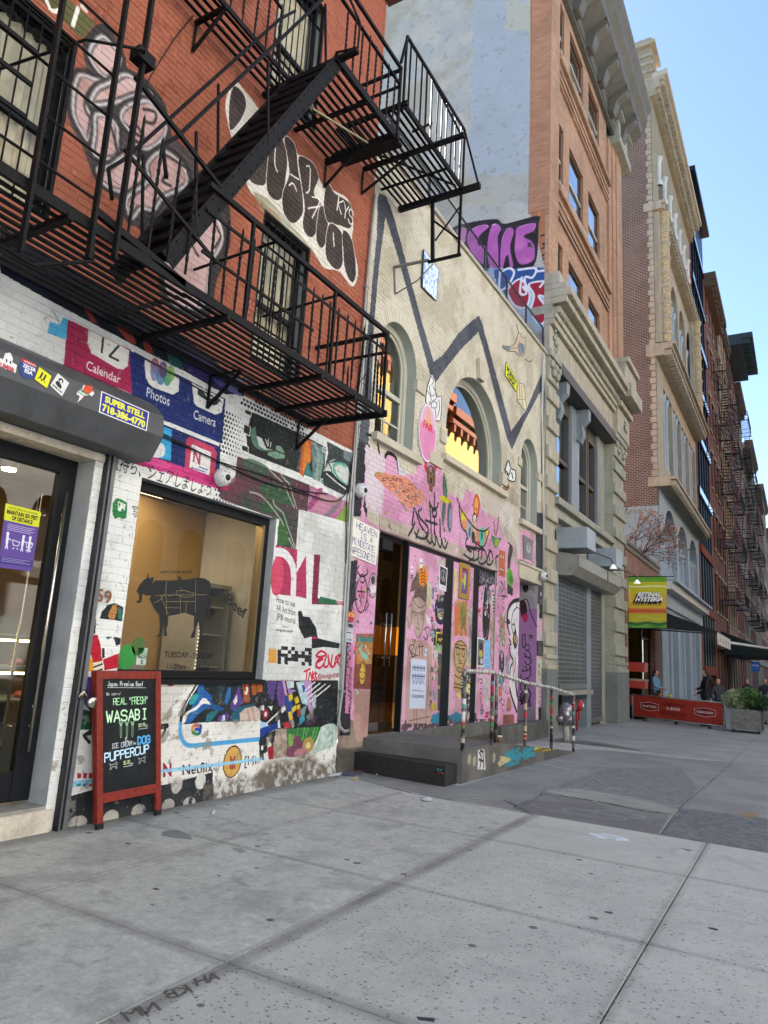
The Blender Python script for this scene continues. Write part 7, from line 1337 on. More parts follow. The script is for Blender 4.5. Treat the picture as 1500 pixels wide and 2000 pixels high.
# ------------------------------------------------------------------ tan brick loft building
TX,TY0,TY1=-5.38,17.12,26.4
LIME=mat('limestone','a8a290',.75,var=.13,scale=2.5,bump=.3,bscale=40,stain='6f6a5c',stain_amt=.6,streak=True)
LIM2=mat('limestone_grey','98988a',.75,var=.15,scale=2.5,bump=.3,bscale=40,stain='5f625a',stain_amt=.5,streak=True)
TBR=brickmat('tan_brick','b49074','a07a60','8f7a6a',.23,.066,.009,bump=.35,var=.26);TBX=brickmat('tan_brick_return','ae8268','9f7258','957a68',.23,.066,.007,'xz',bump=.35,var=.22)
SLT=mat('slate_blue_iron','7c868c',.5,var=.1,scale=3,stain='5c6468',stain_amt=.4,streak=True);DKW=mat('dark_window_frame','3c3834',.5)
loft=thing('loft_building','tall tan brick loft building with limestone base and huge bracketed cornice','building')
cols=[(18.05,18.8),(19.45,21.1),(21.8,23.35)];rows=[(11.98,13.64),(15.38,17.58),(19.85,21.9)]
hh=[('r',a,b,c,d)for a,b in cols for c,d in rows]
m=MB();sheet_with_holes(m,TX-.12,[(TY0,10.5),(24.5,10.5),(24.5,23),(TY0,23)],hh);m.build('wall',TBR,loft)
GLO=glass('loft_glass','a8a8a0',refl=3.)
for h in hh:
 _,a,b,c,d=h;jm=MB();q=holepoly(h)
 for i in range(4):p_,q_=q[i],q[(i+1)%4];jm.add([(TX-.12,*p_),(TX-.12,*q_),(TX-.30,*q_),(TX-.30,*p_)],[(0,1,2,3)])
 jm.build('window_reveal',TBX,loft);f=.07;xw=TX-.2
 w=MB().box(xw-.06,xw,a,a+f,c,d).box(xw-.06,xw,b-f,b,c,d).box(xw-.06,xw,a+f,b-f,c,c+f).box(xw-.06,xw,a+f,b-f,d-f,d).build('window',DKW,loft)
 mz=(c+d)/2;MB().box(xw-.05,xw+.02,a+f,b-f,mz-.04,mz+.04).build('meeting_rail',mat('window_paint_cream','')if c>14 else DKW,w);MB().box(xw-.04,xw-.03,a+f,b-f,c+f,mz-.04).build('pane',GLO,w);MB().box(xw-.03,xw-.02,a+f,b-f,mz+.04,d-f).build('pane',GLO,w);MB().box(xw-.5,xw-.45,a,b,c,d).build('room',DARKR,w)
 MB().box(TX-.2,TX+.02,a-.05,b+.05,c-.16,c-.002).build('sill',LIME,loft)
for z in(14.9,19.35):
 m=MB().box(TX-.119,TX+.06,17.95,24.5,z+.1,z+.3)
 for i in range(5):m.box(TX-.119,TX-.04+.02*(i%2),17.95,24.5,z-.14*i-.02,z-.14*i+.05)
 m.build('string_course',TBR,loft)
m=MB().box(TX-.6,TX,TY0+.004,17.95,11.7,22.7).build('pilaster',[TBR],loft)
MB().box(TX-.6,TX-.012,TY0-.012,TY0-.002,13.9,24.5).build('corner_return',TBX,loft)
for y0,y1,x in((24.5,25.0,TX-.04),(25.0,25.5,TX),(25.5,26.4,TX+.04)):o=MB().box(TX-1,x,y0,y1,11.7,21.6).build('pilaster',TBR,loft);MB().box(TX-.9,x-.002,y0-.004,y0-.001,11.7,21.6).build('pilaster_return',TBX,loft)
cs=Canvas('side_wall_paint',-16.2,-5.3,9.2,25.2,.016,lambda px,py:(lambda q:(q.x,q.z))(P3(px,py,1,TY0)),'a9adab')
cs.rect(-16.2,-5.3,9.2,25.2,'a3a9a8','b2b3ac');k=np.clip((fbm(cs.H,cs.W,90,6,61)-.5)*5,0,.6)[...,None];cs.a=cs.a*(1-k)+cr('9a9686')*k
cs.fill([(925,0),(1035,0),(1032,400),(915,380)],'a0acb8','98a6b2',al=.8,jag=.1);cs.fill([(985,0),(1040,0),(1040,60),(990,60)],'aeb0a2',al=.9,jag=.1);cs.fill([(760,180),(800,300),(900,350),(1035,335),(1035,395),(900,400),(780,330)],'a8a797','9c9a88',al=.6,jag=.15)
ttt=fbm(cs.H,cs.W,10,4,5);k=np.clip((ttt-.68)*8,0,.3)[...,None];cs.a=cs.a*(1-k)+cr('7c7c74')*k
cs.fill([(1036,-20),(1080,-20),(1080,580),(1036,420)],'b07c5c','a06c4c')
for i in range(150):z=12.0+i*.09;cs.line([(-5.97,z),(-5.3,z)],.016,'94785f',al=.5,sm=False,raw=True)
cs.line([(1056,0),(1053,420)],.05,'c08a64',sm=False)
bb=lambda L:[(950+x/2.727,y/2.727)for x,y in L];gg=W1
cs.fill(gg([(680,320),(800,280),(960,260),(1010,290),(1100,270),(1240,240),(1240,300),(1225,520),(1160,590),(1000,590),(860,590),(760,500),(700,400)]),'2a262c',sm=True)
for L,cc in(([(700,340),(740,310),(775,325),(770,400),(740,420)],'c080b8'),([(790,330),(880,290),(920,310),(860,370),(850,420),(900,440),(880,560),(800,480),(770,400)],'b868b4'),([(930,300),(980,290),(1000,330),(980,380),(985,560),(920,580),(900,440)],'b868b4'),([(990,420),(1020,330),(1060,310),(1085,340),(1060,440),(1080,560),(1050,580),(1035,500),(1010,580),(985,560)],'b466b0'),([(1100,310),(1220,280),(1210,340),(1150,370),(1200,400),(1220,450),(1210,530),(1120,560),(1080,480),(1085,370)],'c070b0')):
 cs.fill(gg(L),cc,'a85ca4',sm=True);cs.line(gg(L[:3]),.05,'d8b8d4',soft=.03);cs.line(gg(L),.05,'2a262c',close=True)
cs.hand('R.',gg([(1175,440)])[0],gg([(1215,440)])[0],gg([(1175,415)])[0],.03,'2a262c')
cs.fill(gg([(900,580),(1330,580),(1330,700),(1280,960),(1240,990),(1180,930),(1000,720)]),'a8c0d8','9ab4d0',jag=.06);cs.fill(gg([(950,590),(1220,570),(1330,600),(1200,740),(1060,780),(960,680)]),'3a5a9a','31508c',jag=.04)
for L in([(1040,720),(1120,650),(1180,740),(1160,830),(1100,830),(1060,790)],[(1180,680),(1330,670),(1300,760),(1240,760),(1290,840),(1280,920),(1240,940),(1190,860),(1210,760)]):cs.fill(gg(L),'8e2234','9c2a3c',sm=True);cs.line(gg(L),.06,'d8dce4',close=True)
for L in([(990,600),(985,720),(1040,690),(1080,610),(1050,580),(1000,600)],[(1110,590),(1220,580),(1200,640),(1150,640),(1160,740),(1120,740),(1130,640)],[(1230,600),(1320,600),(1250,700)],[(1140,700),(1150,720)]):cs.line(gg(L),.07,'d8dce4')
for L in([(1255,370),(1290,360),(1300,400),(1270,420),(1290,440),(1260,450)],[(1265,500),(1290,480),(1300,510),(1270,520)]):cs.line(gg(L),.045,'2a242a')
MS=cs.material('side_wall_render','xz',rough=.9,bump=.5,bscale=14)
MB().box(-16.2,TX-.62,TY0,TY0+.35,-.3,25.2).build('side_wall',MS,loft);MB().box(TX-.62,TX-.121,TY0+.001,TY0+.35,-.3,25.2).build('side_wall',MS,loft);MB().box(-16.2,-15.9,TY0+.35,TY1,-.3,25).build('rear_wall',TBX,loft);MB().box(-15.9,TX-.5,TY1-.3,TY1,-.3,24).build('side_wall',TBX,loft);MB().box(-15.9,TX-.2,TY0+.35,TY1-.3,23.9,24.1).build('roof',mat('roofing',''),loft)
CN=mat('cornice_grey','62605a',.6,var=.12,scale=2,stain='45443f',stain_amt=.5,streak=True)
prof_=[(TX-.1,22.2),(TX+.04,22.2),(TX+.06,22.8),(TX+.75,23.2),(TX+.78,23.6),(TX+.98,23.8),(TX+1.0,24.1),(TX+1.15,24.3),(TX+1.15,24.5),(TX-.1,24.5)]
MB().prism(prof_,17.0,27.0,'y').build('cornice',CN,loft)
for i in range(6):
 y=17.5+i*1.62;MB().prism([(TX,22.3),(TX+.25,22.3),(TX+.4,22.7),(TX+.74,22.95),(TX+.74,23.19),(TX,23.19)],y,y+.42,'y').build('console',CN,loft,bev=.03)
 MB().box(TX-.05,TX+.07,y+.5,y+1.5,22.35,22.7).build('frieze_panel',CN,loft)
MB().box(TX-.6,TX+.32,24.9,27.0,21.6,21.95).box(TX-.6,TX+.2,25.2,26.85,21.95,22.9).box(TX-.6,TX+.38,24.9,27.05,22.9,23.15).build('cornice_block',LIM2,loft,bev=.02)
for x1,z0,z1_ in((.05,9.75,10.45),(.16,10.45,10.62),(.22,10.62,10.78),(.5,11.02,11.2),(.62,11.2,11.44),(.5,11.44,11.6),(.3,11.6,11.95)):MB().box(TX-.119,TX+x1,TY0-.02*x1,24.5,z0,z1_).build('entablature',LIME,loft,bev=.02)
MB().box(TX-.5,TX+.1,TY0,24.5,10.78,11.02).build('dentil_ground',LIM2,loft)
for i in range(48):o=MB().box(TX+.1,TX+.3,TY0+.1+i*.153,TY0+.18+i*.153,10.8,10.98).build('dentil',LIME,loft)if i==0 else o
dn=o
for i in range(1,48):o=dn.copy();COL.objects.link(o);o.location.y=i*.153
for x1,z0,z1_ in((.22,9.75,10.7),(.36,10.7,10.9),(.7,11.0,11.5),(.5,11.5,12.3),(.62,12.3,12.5)):MB().box(TX-.5,TX+x1,24.5,26.45,z0,z1_).build('entablature',LIME,loft,bev=.02)
def orn(y,x,z,s_=.3,n=7):
 m=MB()
 for i in range(n):t=i*2.4;r=s_*.12*i**.7;m.lathe([(0,0),(s_*.16,.01),(s_*.12,.05),(0,.07)],(x,y+r*math.cos(t),z+r*math.sin(t)*1.2),7,'x')
 return m.build('rosette',LIM2,loft)
for y,z in((17.55,10.2),(17.6,9.85),(25.6,10.2)):orn(y,TX+.06+(.18 if y>20 else 0),z,.42)
for y0,y1,x0,xm in((TY0,17.95,TX-.02,LIME),(24.5,26.2,TX+.04,LIM2)):
 MB().box(TX-.9,x0,y0,y1,1.55,9.3).build('pier',xm,loft);MB().box(TX-.9,x0+.14,y0-.04,y1+.06,9.55,9.75).build('capital_slab',LIM2,loft,bev=.02);MB().box(TX-.9,x0+.08,y0-.01,y1+.02,8.9,9.55).build('capital',LIM2,loft,bev=.03)
 for j in range(5):yy_=y0+.1+(y1-y0-.2)*j/4;MB().lathe([(0,0),(.1,0),(.13,.06),(.06,.12),(0,.13)],(x0+.06,yy_,9.35-.2*(j%2)),9,'x').build('leaf',LIM2,loft)
 for i in range(9):MB().box(TX-.9,x0+.09,y0-.015,y1+.05,2.05+i*.79,2.4+i*.79).build('stone_band',xm,loft,bev=.03)
 for k_,(e_,z0,z1_)in enumerate(((.12,1.5,1.62),(.05,1.62,1.75),(.1,1.75,1.85))):MB().box(TX-.9,x0+e_,y0-.02,y1+.04,z0,z1_).build('base_moulding',xm,loft,bev=.02)
 MB().box(TX-.9,x0+.11,y0-.02,y1+.08,-.3,1.5).build('pier_base',mat('dark_stone','6a706c',.8,var=.2,scale=3,stain='8f8c7e',stain_amt=.5,bump=.3),loft,bev=.02)
MB().box(TX-.9,TX-.25,23.75,24.5,-.3,9.75).build('pier',LIM2,loft)
MB().box(TX-1.0,TX-.9,17.95,24.5,-.3,9.75).build('backing',mat('dark_room_shade',''),loft)
for y0,y1 in((17.95,18.72),(20.25,21.05),(23.4,23.75)):
 MB().box(TX-.6,TX-.22,y0,y1,5.9,9.3).build('iron_pilaster',SLT,loft,bev=.01)
 if y1<23:MB().prism([(TX-.22,8.4),(TX-.12,8.3),(TX-.02,8.55),(TX-.06,8.8),(TX+.12,9.0),(TX+.14,9.3),(TX-.22,9.3)],y1-.3,y1,'y').build('scroll_bracket',SLT,loft,bev=.02)
MB().box(TX-.9,TX+.18,17.95,24.5,9.32,9.45).box(TX-.9,TX+.1,17.95,24.5,9.45,9.74).build('window_head',mat('dark_bronze','3f3e3b',.5),loft)
for a,b in((18.74,20.23),(21.07,22.3),(22.42,23.38)):
 w=MB().box(TX-.5,TX-.3,a,a+.1,6.0,9.3).box(TX-.5,TX-.3,b-.1,b,6.0,9.3).box(TX-.5,TX-.3,a+.1,b-.1,8.85,9.3).box(TX-.5,TX-.3,a+.1,b-.1,6.0,6.1).build('window',mat('window_brown','4c4844',.5),loft);MB().box(TX-.46,TX-.31,a+.1,b-.1,7.3,7.42).build('meeting_rail',DKW,w)
 MB().box(TX-.42,TX-.41,a+.1,b-.1,6.1,8.85).build('pane',GLO,w);MB().box(TX-.6,TX-.55,a,b,6,9).build('curtain',mat('grey_curtain','9a9a8c',.9,var=.25,scale=7),w)
for x1,z0,z1_ in((.1,5.75,5.95),(-.05,5.62,5.75),(0.02,5.42,5.62)):MB().box(TX-.9,TX+x1,17.95,24.5,z0,z1_).build('sill_course',LIM2,loft,bev=.02)
MB().box(TX-.9,TX-.2,17.95,23.75,4.15,5.42).build('spandrel',mat('spandrel_grey','9a9a92',.7,var=.1),loft)
MB().box(TX-.9,TX-.18,17.95,18.9,-.3,4.15).build('iron_post',SLT,loft,bev=.01);MB().box(TX-.9,TX-.14,21.72,22.22,-.3,4.15).build('iron_post',SLT,loft,bev=.01)
MTL=mat('shutter_metal','75797c',.4,.5,var=.12);HSG=mat('housing_grey','96958c',.5,.2,var=.1,stain='6c6a62',stain_amt=.5)
for i,(a,b,z0)in enumerate(((18.9,21.7,1.0),(22.24,23.72,.0))):
 s_=thing('roller_shutter',('wide grey perforated roller shutter raised above the red standpipe','narrow grey perforated roller shutter down to the pavement')[i],'shutter','roller shutters of the loft building');s_['group']
 m=MB();nx=int((b-a)/.13);nz=int((4.1-z0)/.12)
 for k in range(nx+1):y=a+(b-a)*k/nx;m.bar((TX-.2,y,z0+.1),(TX-.2,y,4.15),.05,.03,up=(1,0,0))
 stuff(m.build('vertical_links',MTL,s_));m=MB()
 for k in range(nz+1):z=z0+.1+(4.05-z0)*k/nz;m.bar((TX-.195,a,z),(TX-.195,b,z),.02,.026)
 stuff(m.build('cross_bars',MTL,s_));MB().box(TX-.24,TX-.14,a,b,z0,z0+.14).build('bottom_rail',MTL,s_)
 p_=[(TX-.2,4.62),(TX+.42,4.5),(TX+.42,4.2),(TX+.22,3.98),(TX-.2,3.98)];MB().prism(p_,a-.2,b+.15,'y').build('housing',HSG,s_,bev=.012)
MB().box(TX-.3,TX+.05,18.9,21.7,.86,.98).build('low_sill',HSG,loft)
for i,(a,b,z0)in enumerate(((18.5,19.4,4.66),(21.9,22.8,4.64))):
 o=MB().box(TX-.15,TX+.68,a,b,z0,z0+.56).build('cabinet',mat('metal_cabinet','9aa2a8',.45,.2,var=.08,stain='7a8488',stain_amt=.6),thing('wall_cabinet',('blue-grey metal box mounted over the wide shutter','blue-grey metal box mounted over the narrow shutter')[i],'box','metal boxes over the shutters'),bev=.01)
 sp=thing('spotlight',('gooseneck spotlight beside the left metal box','gooseneck spotlight beside the right metal box')[i],'lamp','spotlights over the shutters');y=a+1.9
 MB().tube([(TX,y-1,z0),(TX+.6,y-.6,z0+.05),(TX+.85,y,z0-.02),(TX+.9,y+.1,z0-.15)],.015,6).build('arm',BLACK,sp);MB().lathe([(.02,.12),(.11,0),(.0,0.0)],(TX+.9,y+.12,z0-.28),10).build('shade',mat('lamp_white','d0d0cc',.4,emit=('ffffff',.12)),sp)
def sp_at(px,py,yy):q=P3(px,py,1,yy);return q
MX=mat('stickered_metal','8c8c90',.3,.6,var=.7,scale=22,stain='5a2a2a',stain_amt=.9);q=sp_at(1106,1400,16.3)
s_=thing('standpipe','sticker-covered domed siamese standpipe at the end of the ramp rail','standpipe');g_=gz(16.3)
MB().lathe([(.05,g_),(.07,g_),(.065,.35)],(q.x,16.3,0),14).build('stem',mat('old_white_paint','a8a49c',.6,var=.4,scale=20),s_);MB().lathe([(0,.32),(.13,.32),(.15,.40),(.155,.62),(.13,.72),(.07,.78),(0,.8)],(q.x,16.3,0),18).build('cover',MX,s_)
for dx in(-.1,.1):MB().lathe([(0,-.2),(.075,-.2),(.075,0),(0,0)],(q.x+dx,16.3,.45),12,'y').build('outlet',MX,s_)
q=P(1135,1378,TX+.1);s_=thing('fire_valve','red round fire department valve with white centre below the raised shutter','valve');RDV=mat('valve_red','9c1c20',.4)
MB().lathe([(0,0),(.155,0),(.16,.03),(.12,.08),(0,.1)],(TX+.04,q[0],q[1]),20,'x').build('disc',RDV,s_);MB().lathe([(0,.14),(.065,.14),(.055,.155),(0,.16)],(TX,q[0]+.04,q[1]),14,'x').build('plate',WHI,s_);MB().tube([(TX,q[0]-.05,q[1]-.1),(TX,q[0]-.05,-.1)],.025,8).tube([(TX,q[0]+.12,q[1]-.1),(TX,q[0]+.12,q[1]-.4)],.03,8).build('pipe',RDV,s_)
# ------------------------------------------------------------------ steps, platform and ramp with hand rail
CC=mat('dark_concrete','605f5c',.85,var=.22,scale=4,bump=.4,bscale=70,stain='8c8a84',stain_amt=.3)
rp=thing('entrance_ramp','dark concrete platform and ramp in front of the pink hall','ramp')
q0,q1=P(710,1445),G(905,1532);xe=-3.92;ya=P(697,1496)[0]+.12
cr_=Canvas('ramp_side_print',8.9,16.2,-.2,.6,.006,lambda px,py:P(px,py,xe),'5a5956');cr_.rect(8.9,16.2,-.2,.6,'4d4c49','66645f');cr_.fill(W6([(850,945),(888,940),(895,1060),(848,1058)]),'c8c8c4',jag=.01)
for L in([(860,960),(870,990),(862,1050)],[(880,960),(885,1050)],[(858,1000),(880,1010)],[(865,950),(882,955)]):cr_.line(W6(L),.03,'26262a')
cr_.scribble(W6([(1050,985)])[0],.55,.13,34,.035,'2f7f90');cr_.scribble(W6([(1150,960)])[0],.5,.09,20,.03,'2f7f90');cr_.scribble(W6([(1000,1000)])[0],.3,.1,12,.025,'b8a878');cr_.fill(W6([(1185,920),(1305,920),(1300,945),(1185,955)]),'c0a838',jag=.02);cr_.scribble(W6([(1245,935)])[0],.9,.04,26,.015,'6a5a1c')
for c_ in((800,1000),(830,1010),(945,990)):cr_.ell(W6([c_])[0],.06,.07,'9a9680',thr=.3)
MR_=cr_.material('ramp_paint',bump=.3)
def rz_(y):return.43 if y<10.2 else.43-(y-10.2)*.105
m=MB();yl=[9.03,10.2,12,14.4];F_=ya
def ringpt(y,i):return ya if(i==0)else y
v=[];
for i,y in enumerate(yl):yy2=F_ if i==0 else y;v+=[(WX-.09,yy2,rz_(y)),(xe,y,rz_(y)),(WX-.09,yy2,-.3),(xe,y,-.3)]
f=[(0,2,3,1)]
for i in range(3):o=i*4;f+=[(o,o+1,o+5,o+4),(o+1,o+3,o+7,o+5)]
f.append((12,13,15,14));m.add(v,f);m.mi=[0,0,1,0,1,0,1,0];m.build('platform',[CC,MR_],rp)
MB().box(WX-.09,WX+.02,9.1,14.0,.2,.445).build('threshold',CC,rp)
st_=thing('metal_step','dark tread-plate step box at the foot of the platform','step');v=[(WX+.0,ya-.20,.25),(-3.98,8.65,.25),(-3.98,9.02,.25),(WX+.0,ya-.01,.25)];m=MB().add([(a,b,-.02)for a,b,c in v]+v,[(0,1,5,4),(1,2,6,5),(4,5,6,7),(2,3,7,6)])
TP=mat('tread_plate','3a3634',.5,.4,var=.4,scale=30,bump=.8,bscale=120);m.build('step',TP,st_,bev=.006)
def p_sub(c):c.text('Mother',(.02,.3),(.36,.3),(.02,.36),'4ab0c8',bold=.03,raw=True);c.text('Earth',(.02,.2),(.26,.2),(.02,.26),'5ab860',bold=.03,raw=True);[c.ell((.05+i*.08,.09),.03,.03,'c83040',raw=True)for i in range(3)];c.line([(.28,.14),(.36,.05)],.02,'d8d8d8',raw=True)
fs=lambda px,py:(lambda d,n,p0_:Vector((0,0,EYE))+d*((p0_-Vector((0,0,EYE))).dot(n)/d.dot(n)))(Vector(ray(px,py)),(Vector(v[1])-Vector(v[0])).cross(Vector((0,0,1))).normalized(),Vector(v[0])+(Vector(v[1])-Vector(v[0])).cross(Vector((0,0,1))).normalized()*.003)
cw=Canvas('step_sticker',0,.4,0,.4,.004,None,'1c1e22');p_sub(cw);tag(uvquad('sticker',cw.material('step_sticker',uv=True,bump=0),fs(853,1512),fs(868,1514),fs(868,1501),fs(853,1499),thick=.002),'small black sticker with red dots on the metal step','sticker')
hr=thing('handrail','sticker-covered steel hand rail along the ramp edge','railing')
RP=mat('rail_dark_paint','33292a',.45,var=.4,scale=16,stain='b8b4b0',stain_amt=.7)
tp=[(9.03,1.44),(10.05,1.43),(11.52,1.28),(12.95,1.19),(14.38,1.05)]
for i,(y,z)in enumerate(tp):MB().tube([(xe,y,rz_(y)-.02),(xe,y,z)],.026,10).build('post',RP,hr)
MB().tube([(xe,10.22,rz_(10.2)),(xe,10.22,1.42)],.026,10).build('post',RP,hr)
MB().tube([(xe-.0,8.98,1.36)]+[(xe,y,z)for y,z in tp]+[(xe,14.42,1.0)],.028,10).build('top_rail',mat('worn_rail','8c8a86',.4,.3,var=.9,scale=24,stain='1c1c1e',stain_amt=1.),hr)
SK=[mat('sticker_white','cfcfcc',.5),mat('sticker_red','a83038',.5),mat('sticker_teal','4a9a8c',.5),mat('sticker_cream','b8a890',.5),mat('sticker_green','')]
for i in range(34):
 y,z=tp[i%5];zb=rz_(y)+.08;z0=RS.uniform(zb,z-.15);mm=SK[RS.randint(5)];MB().tube([(xe,y,z0),(xe,y,z0+RS.uniform(.03,.1))],.0272+.0002*i/34,10,caps=False).build('rail_sticker',mm,hr)
for i in range(46):
 t=i/46;k=t*4;a=int(k);p_=Vector((xe,*tp[a])).lerp(Vector((xe,*tp[a+1])),k-a);q_=Vector((xe,*tp[a])).lerp(Vector((xe,*tp[a+1])),min(1,k-a+.045));MB().tube([p_,q_],.0292,10,caps=False).build('rail_sticker',SK[0 if i%3 else 3],hr)
cp=thing('paper_cup','brown paper cup standing on the ramp behind the second rail post','cup');q=P3(975,1452,0,-4.25);MB().lathe([(0,0),(.032,0),(.043,.11),(.045,.115),(.04,.115),(.03,.01)],(-4.25,q.y,rz_(q.y)),14).build('cup',mat('cup_card','8c6a42',.7),cp);MB().lathe([(.046,.1),(.047,.118),(.04,.12)],(-4.25,q.y,rz_(q.y)),14).build('rim',WHI,cp)
def litter(label,pts,mtl,cat='litter'):
 m=MB();n=len(pts);c=[G(*p)for p in pts];cen=sum(c,Vector())/n;v=[cen+Vector((0,0,.018))]+[p+Vector((0,0,.003+RS.rand()*.012))for p in c];m.add(v,[(0,1+i,1+(i+1)%n)for i in range(n)]);o=m.build('litter',mtl);sol=o.modifiers.new('s','SOLIDIFY');sol.thickness=.001;return tag(o,label,cat)
PAP=mat('paper_white','c4c8c8',.8,var=.2,scale=40)
litter('crumpled white paper on the pavement at the corner of the mural wall',[(633,1510),(640,1503),(650,1500),(662,1505),(672,1508),(664,1516),(648,1518),(636,1517)],PAP)
litter('dark wet newspaper scrap beside the crumpled white paper',[(660,1508),(680,1504),(705,1508),(708,1514),(690,1517),(672,1516)],mat('paper_dark','5a5c6a',.7,var=.5,scale=60));litter('flattened white scrap in the middle of the pavement',[(822,1562),(838,1558),(846,1561),(842,1566),(828,1566)],PAP)
litter('tiny white scrap under the metal step',[(733,1512),(738,1510),(740,1514),(735,1515)],PAP);litter('small torn white scrap in front of the chalkboard',[(412,1586),(420,1584),(420,1590),(413,1592)],PAP);litter('yellowish scrap near the pile of dry leaves',[(688,1521),(698,1519),(700,1524),(692,1526)],mat('paper_yellow','b8a468',.8))
LV=mat('dry_leaf','7c5230',.8,var=.4,scale=30);m=MB()
for i in range(90):
 q=G(RS.uniform(688,722),RS.uniform(1499,1511));a=RS.rand()*6;s2=RS.uniform(.012,.028);z=q.z+RS.rand()*.03;d1,d2=Vector((math.cos(a),math.sin(a),RS.randn()*.4))*s2,Vector((-math.sin(a),math.cos(a),RS.randn()*.4))*s2*.5;m.quad(*[q+Vector((0,0,.006+RS.rand()*.03))+k_ for k_ in(-d1,-d2,d1,d2)])
o=stuff(m.build('dry_leaves',LV))
# ------------------------------------------------------------------ low brick restaurant
RX=-5.45;RB2=brickmat('restaurant_brick','8a5444','6e4034','9c8f84',.21,.07,.012,bump=.4,var=.25);RBX=brickmat('restaurant_brick_return','8a5444','6e4034','9c8f84',.21,.07,.012,'xz',bump=.4,var=.25)
rest=thing('restaurant_building','low brick restaurant front with dark open doorway between two tall buildings','building')
m=MB();sheet_with_holes(m,RX,[(26.85,-.4),(34.1,-.4),(34.1,6.2),(26.85,6.2)],[('r',27.3,32.9,-.35,3.9)],.3);m.build('wall',RB2,rest);MB().box(RX-9,RX-.31,26.86,27.1,-.4,6.0).build('side_wall',RBX,rest)
MB().box(RX-9,RX+.1,26.85,34.1,6.2,6.32).box(RX-.3,RX+.05,26.85,34.1,6.0,6.2).build('parapet',mat('rest_coping','6f6a60',.7),rest);MB().box(RX-9,RX-.31,27,34.1,6.0,6.1).build('roof',mat('roofing',''),rest)
m=MB().box(RX-5,RX-.31,27.1,34.0,-.15,4.5);m.f=[f[::-1]for i,f in enumerate(m.f)if i!=3];m.sm=m.sm[:5];m.mi=m.mi[:5];m.build('dining_room',mat('dining_dark','33302c',.8),rest)
MB().box(RX-.3,RX-.2,27.3,27.4,-.2,3.9).box(RX-.3,RX-.2,30.9,31.1,-.2,3.9).box(RX-.3,RX-.2,31.1,32.9,2.9,3.0).box(RX-.3,RX-.2,32.8,32.9,-.2,3.9).build('door_frame',FRAME,rest);MB().box(RX-.26,RX-.25,31.1,32.8,-.1,2.9).build('pane',GLO,rest)
for i in range(5):lp=thing('pendant_lamp',('first','second','third','fourth','deepest')[i]+' small warm pendant lamp from the doorway inside the restaurant','lamp','pendant lamps in the restaurant');MB().lathe([(0,0),(.04,.02),(.05,.07),(.02,.12),(0,.12)],(RX-1.2-.7*(i%3),28.3+i*.9,2.9+.15*(i%2)),10).build('bulb',mat('warm_bulb','ffd9a0',emit=('ffc878',14.)),lp)
REDB=mat('red_crate','a5372a',.5);g_=gz(28)
for i,z in enumerate((.0,.62,1.22)):t_=thing('red_crate',('red box on the floor, lowest of three at the doorway','red box, middle of the three stacked at the doorway','red box, topmost of the three at the doorway')[i],'box','red boxes at the restaurant doorway');MB().box(RX-.5,RX+.35,28.45,29.1,z+.35,z+.68).build('box',REDB,t_,bev=.01);MB().box(RX-.52,RX+.37,28.43,29.12,z+.62,z+.69).build('lid',mat('box_lid','a88a74',.6),t_)if i==1 else MB().box(RX-.51,RX+.36,28.44,29.11,z+.64,z+.70).build('lid',REDB,t_)
tag(MB().box(RX-.4,RX+.3,28.5,29.05,g_,.345).box(RX-.45,RX-.4,28.45,29.1,g_,1.95).build('crate_rack',BLACK),'black rack holding the red boxes at the doorway','rack')
bn=thing('banner','yellow and green hanging cloth banner with white slanted title over the restaurant','banner')
cv=Canvas('banner_print',0,1.4,0,1.95,.006,None,'c8a82c');cv.rect(0,1.4,1.75,1.95,'5f9c34','7aa838');cv.rect(0,1.4,1.3,1.75,'c0b82c','ccc034');cv.rect(0,1.4,.75,1.3,'cca832','d0b038');cv.rect(0,1.4,.55,.75,'c8703c','cc8440');cv.line([(0,.64),(.5,.66),(1.4,.63)],.08,'b0342c',al=.8,soft=.1,raw=True);cv.rect(0,1.4,.1,.55,'c4a030','b8b038');cv.rect(0,1.4,0,.14,'4c8c34','6aa040')
cv.line([(0,.2),(.3,.16),(.7,.2),(1.1,.15),(1.4,.19)],.09,'1f5c3c',raw=True,soft=.06);cv.line([(0,.28),(.3,.34),(.4,.46),(.8,.4),(1.1,.34),(1.4,.4)],.05,'b8c040',raw=True,soft=.05);cv.line([(0,1.58),(.4,1.56),(.9,1.59),(1.4,1.57)],.05,'e4e4c0',raw=True,soft=.04);cv.line([(.05,1.5),(.06,1.2),(.1,1.0)],.03,'dcd89c',raw=True,soft=.03)
for k in range(9):o_=k*.012;[cv.text(t,(a-o_,b-o_),(c_-o_,b-o_),(a-o_+.02,b+.15-o_),'15151a' if k<8 else '15151a',bold=.06,shear=.25,raw=True)for t,a,b,c_ in(('RETINAL',.32,1.2,1.18),('HYSTERIA',.24,1.02,1.26))]
for t,a,b,c_ in(('RETINAL',.32,1.2,1.18),('HYSTERIA',.24,1.02,1.26)):cv.text(t,(a,b),(c_,b),(a+.02,b+.15),'e8e8e4',bold=.06,shear=.25,raw=True)
cv.text('CURATED BY ROBERT STORR',(.2,.87),(1.2,.87),(.2,.905),'2c2414',bold=.03,raw=True)
YB_=27.4;q=[P3(px,py,1,YB_)for px,py in((1228,1227),(1302,1227),(1302,1126),(1227,1126))];uvquad('cloth',cv.material('banner_cloth',uv=True,bump=0,rough=.8),*q,parent=bn,thick=.006)
for a,b in((q[3],q[2]),(q[0],q[1])):MB().tube([(RX,YB_,a.z),(b.x+.25,YB_,b.z)],.02,8).build('pole',BLACK,bn)
aw=thing('awning','black sloping awning with a white valance over the restaurant patio','awning');AWM=mat('awning_black','14161c',.8)
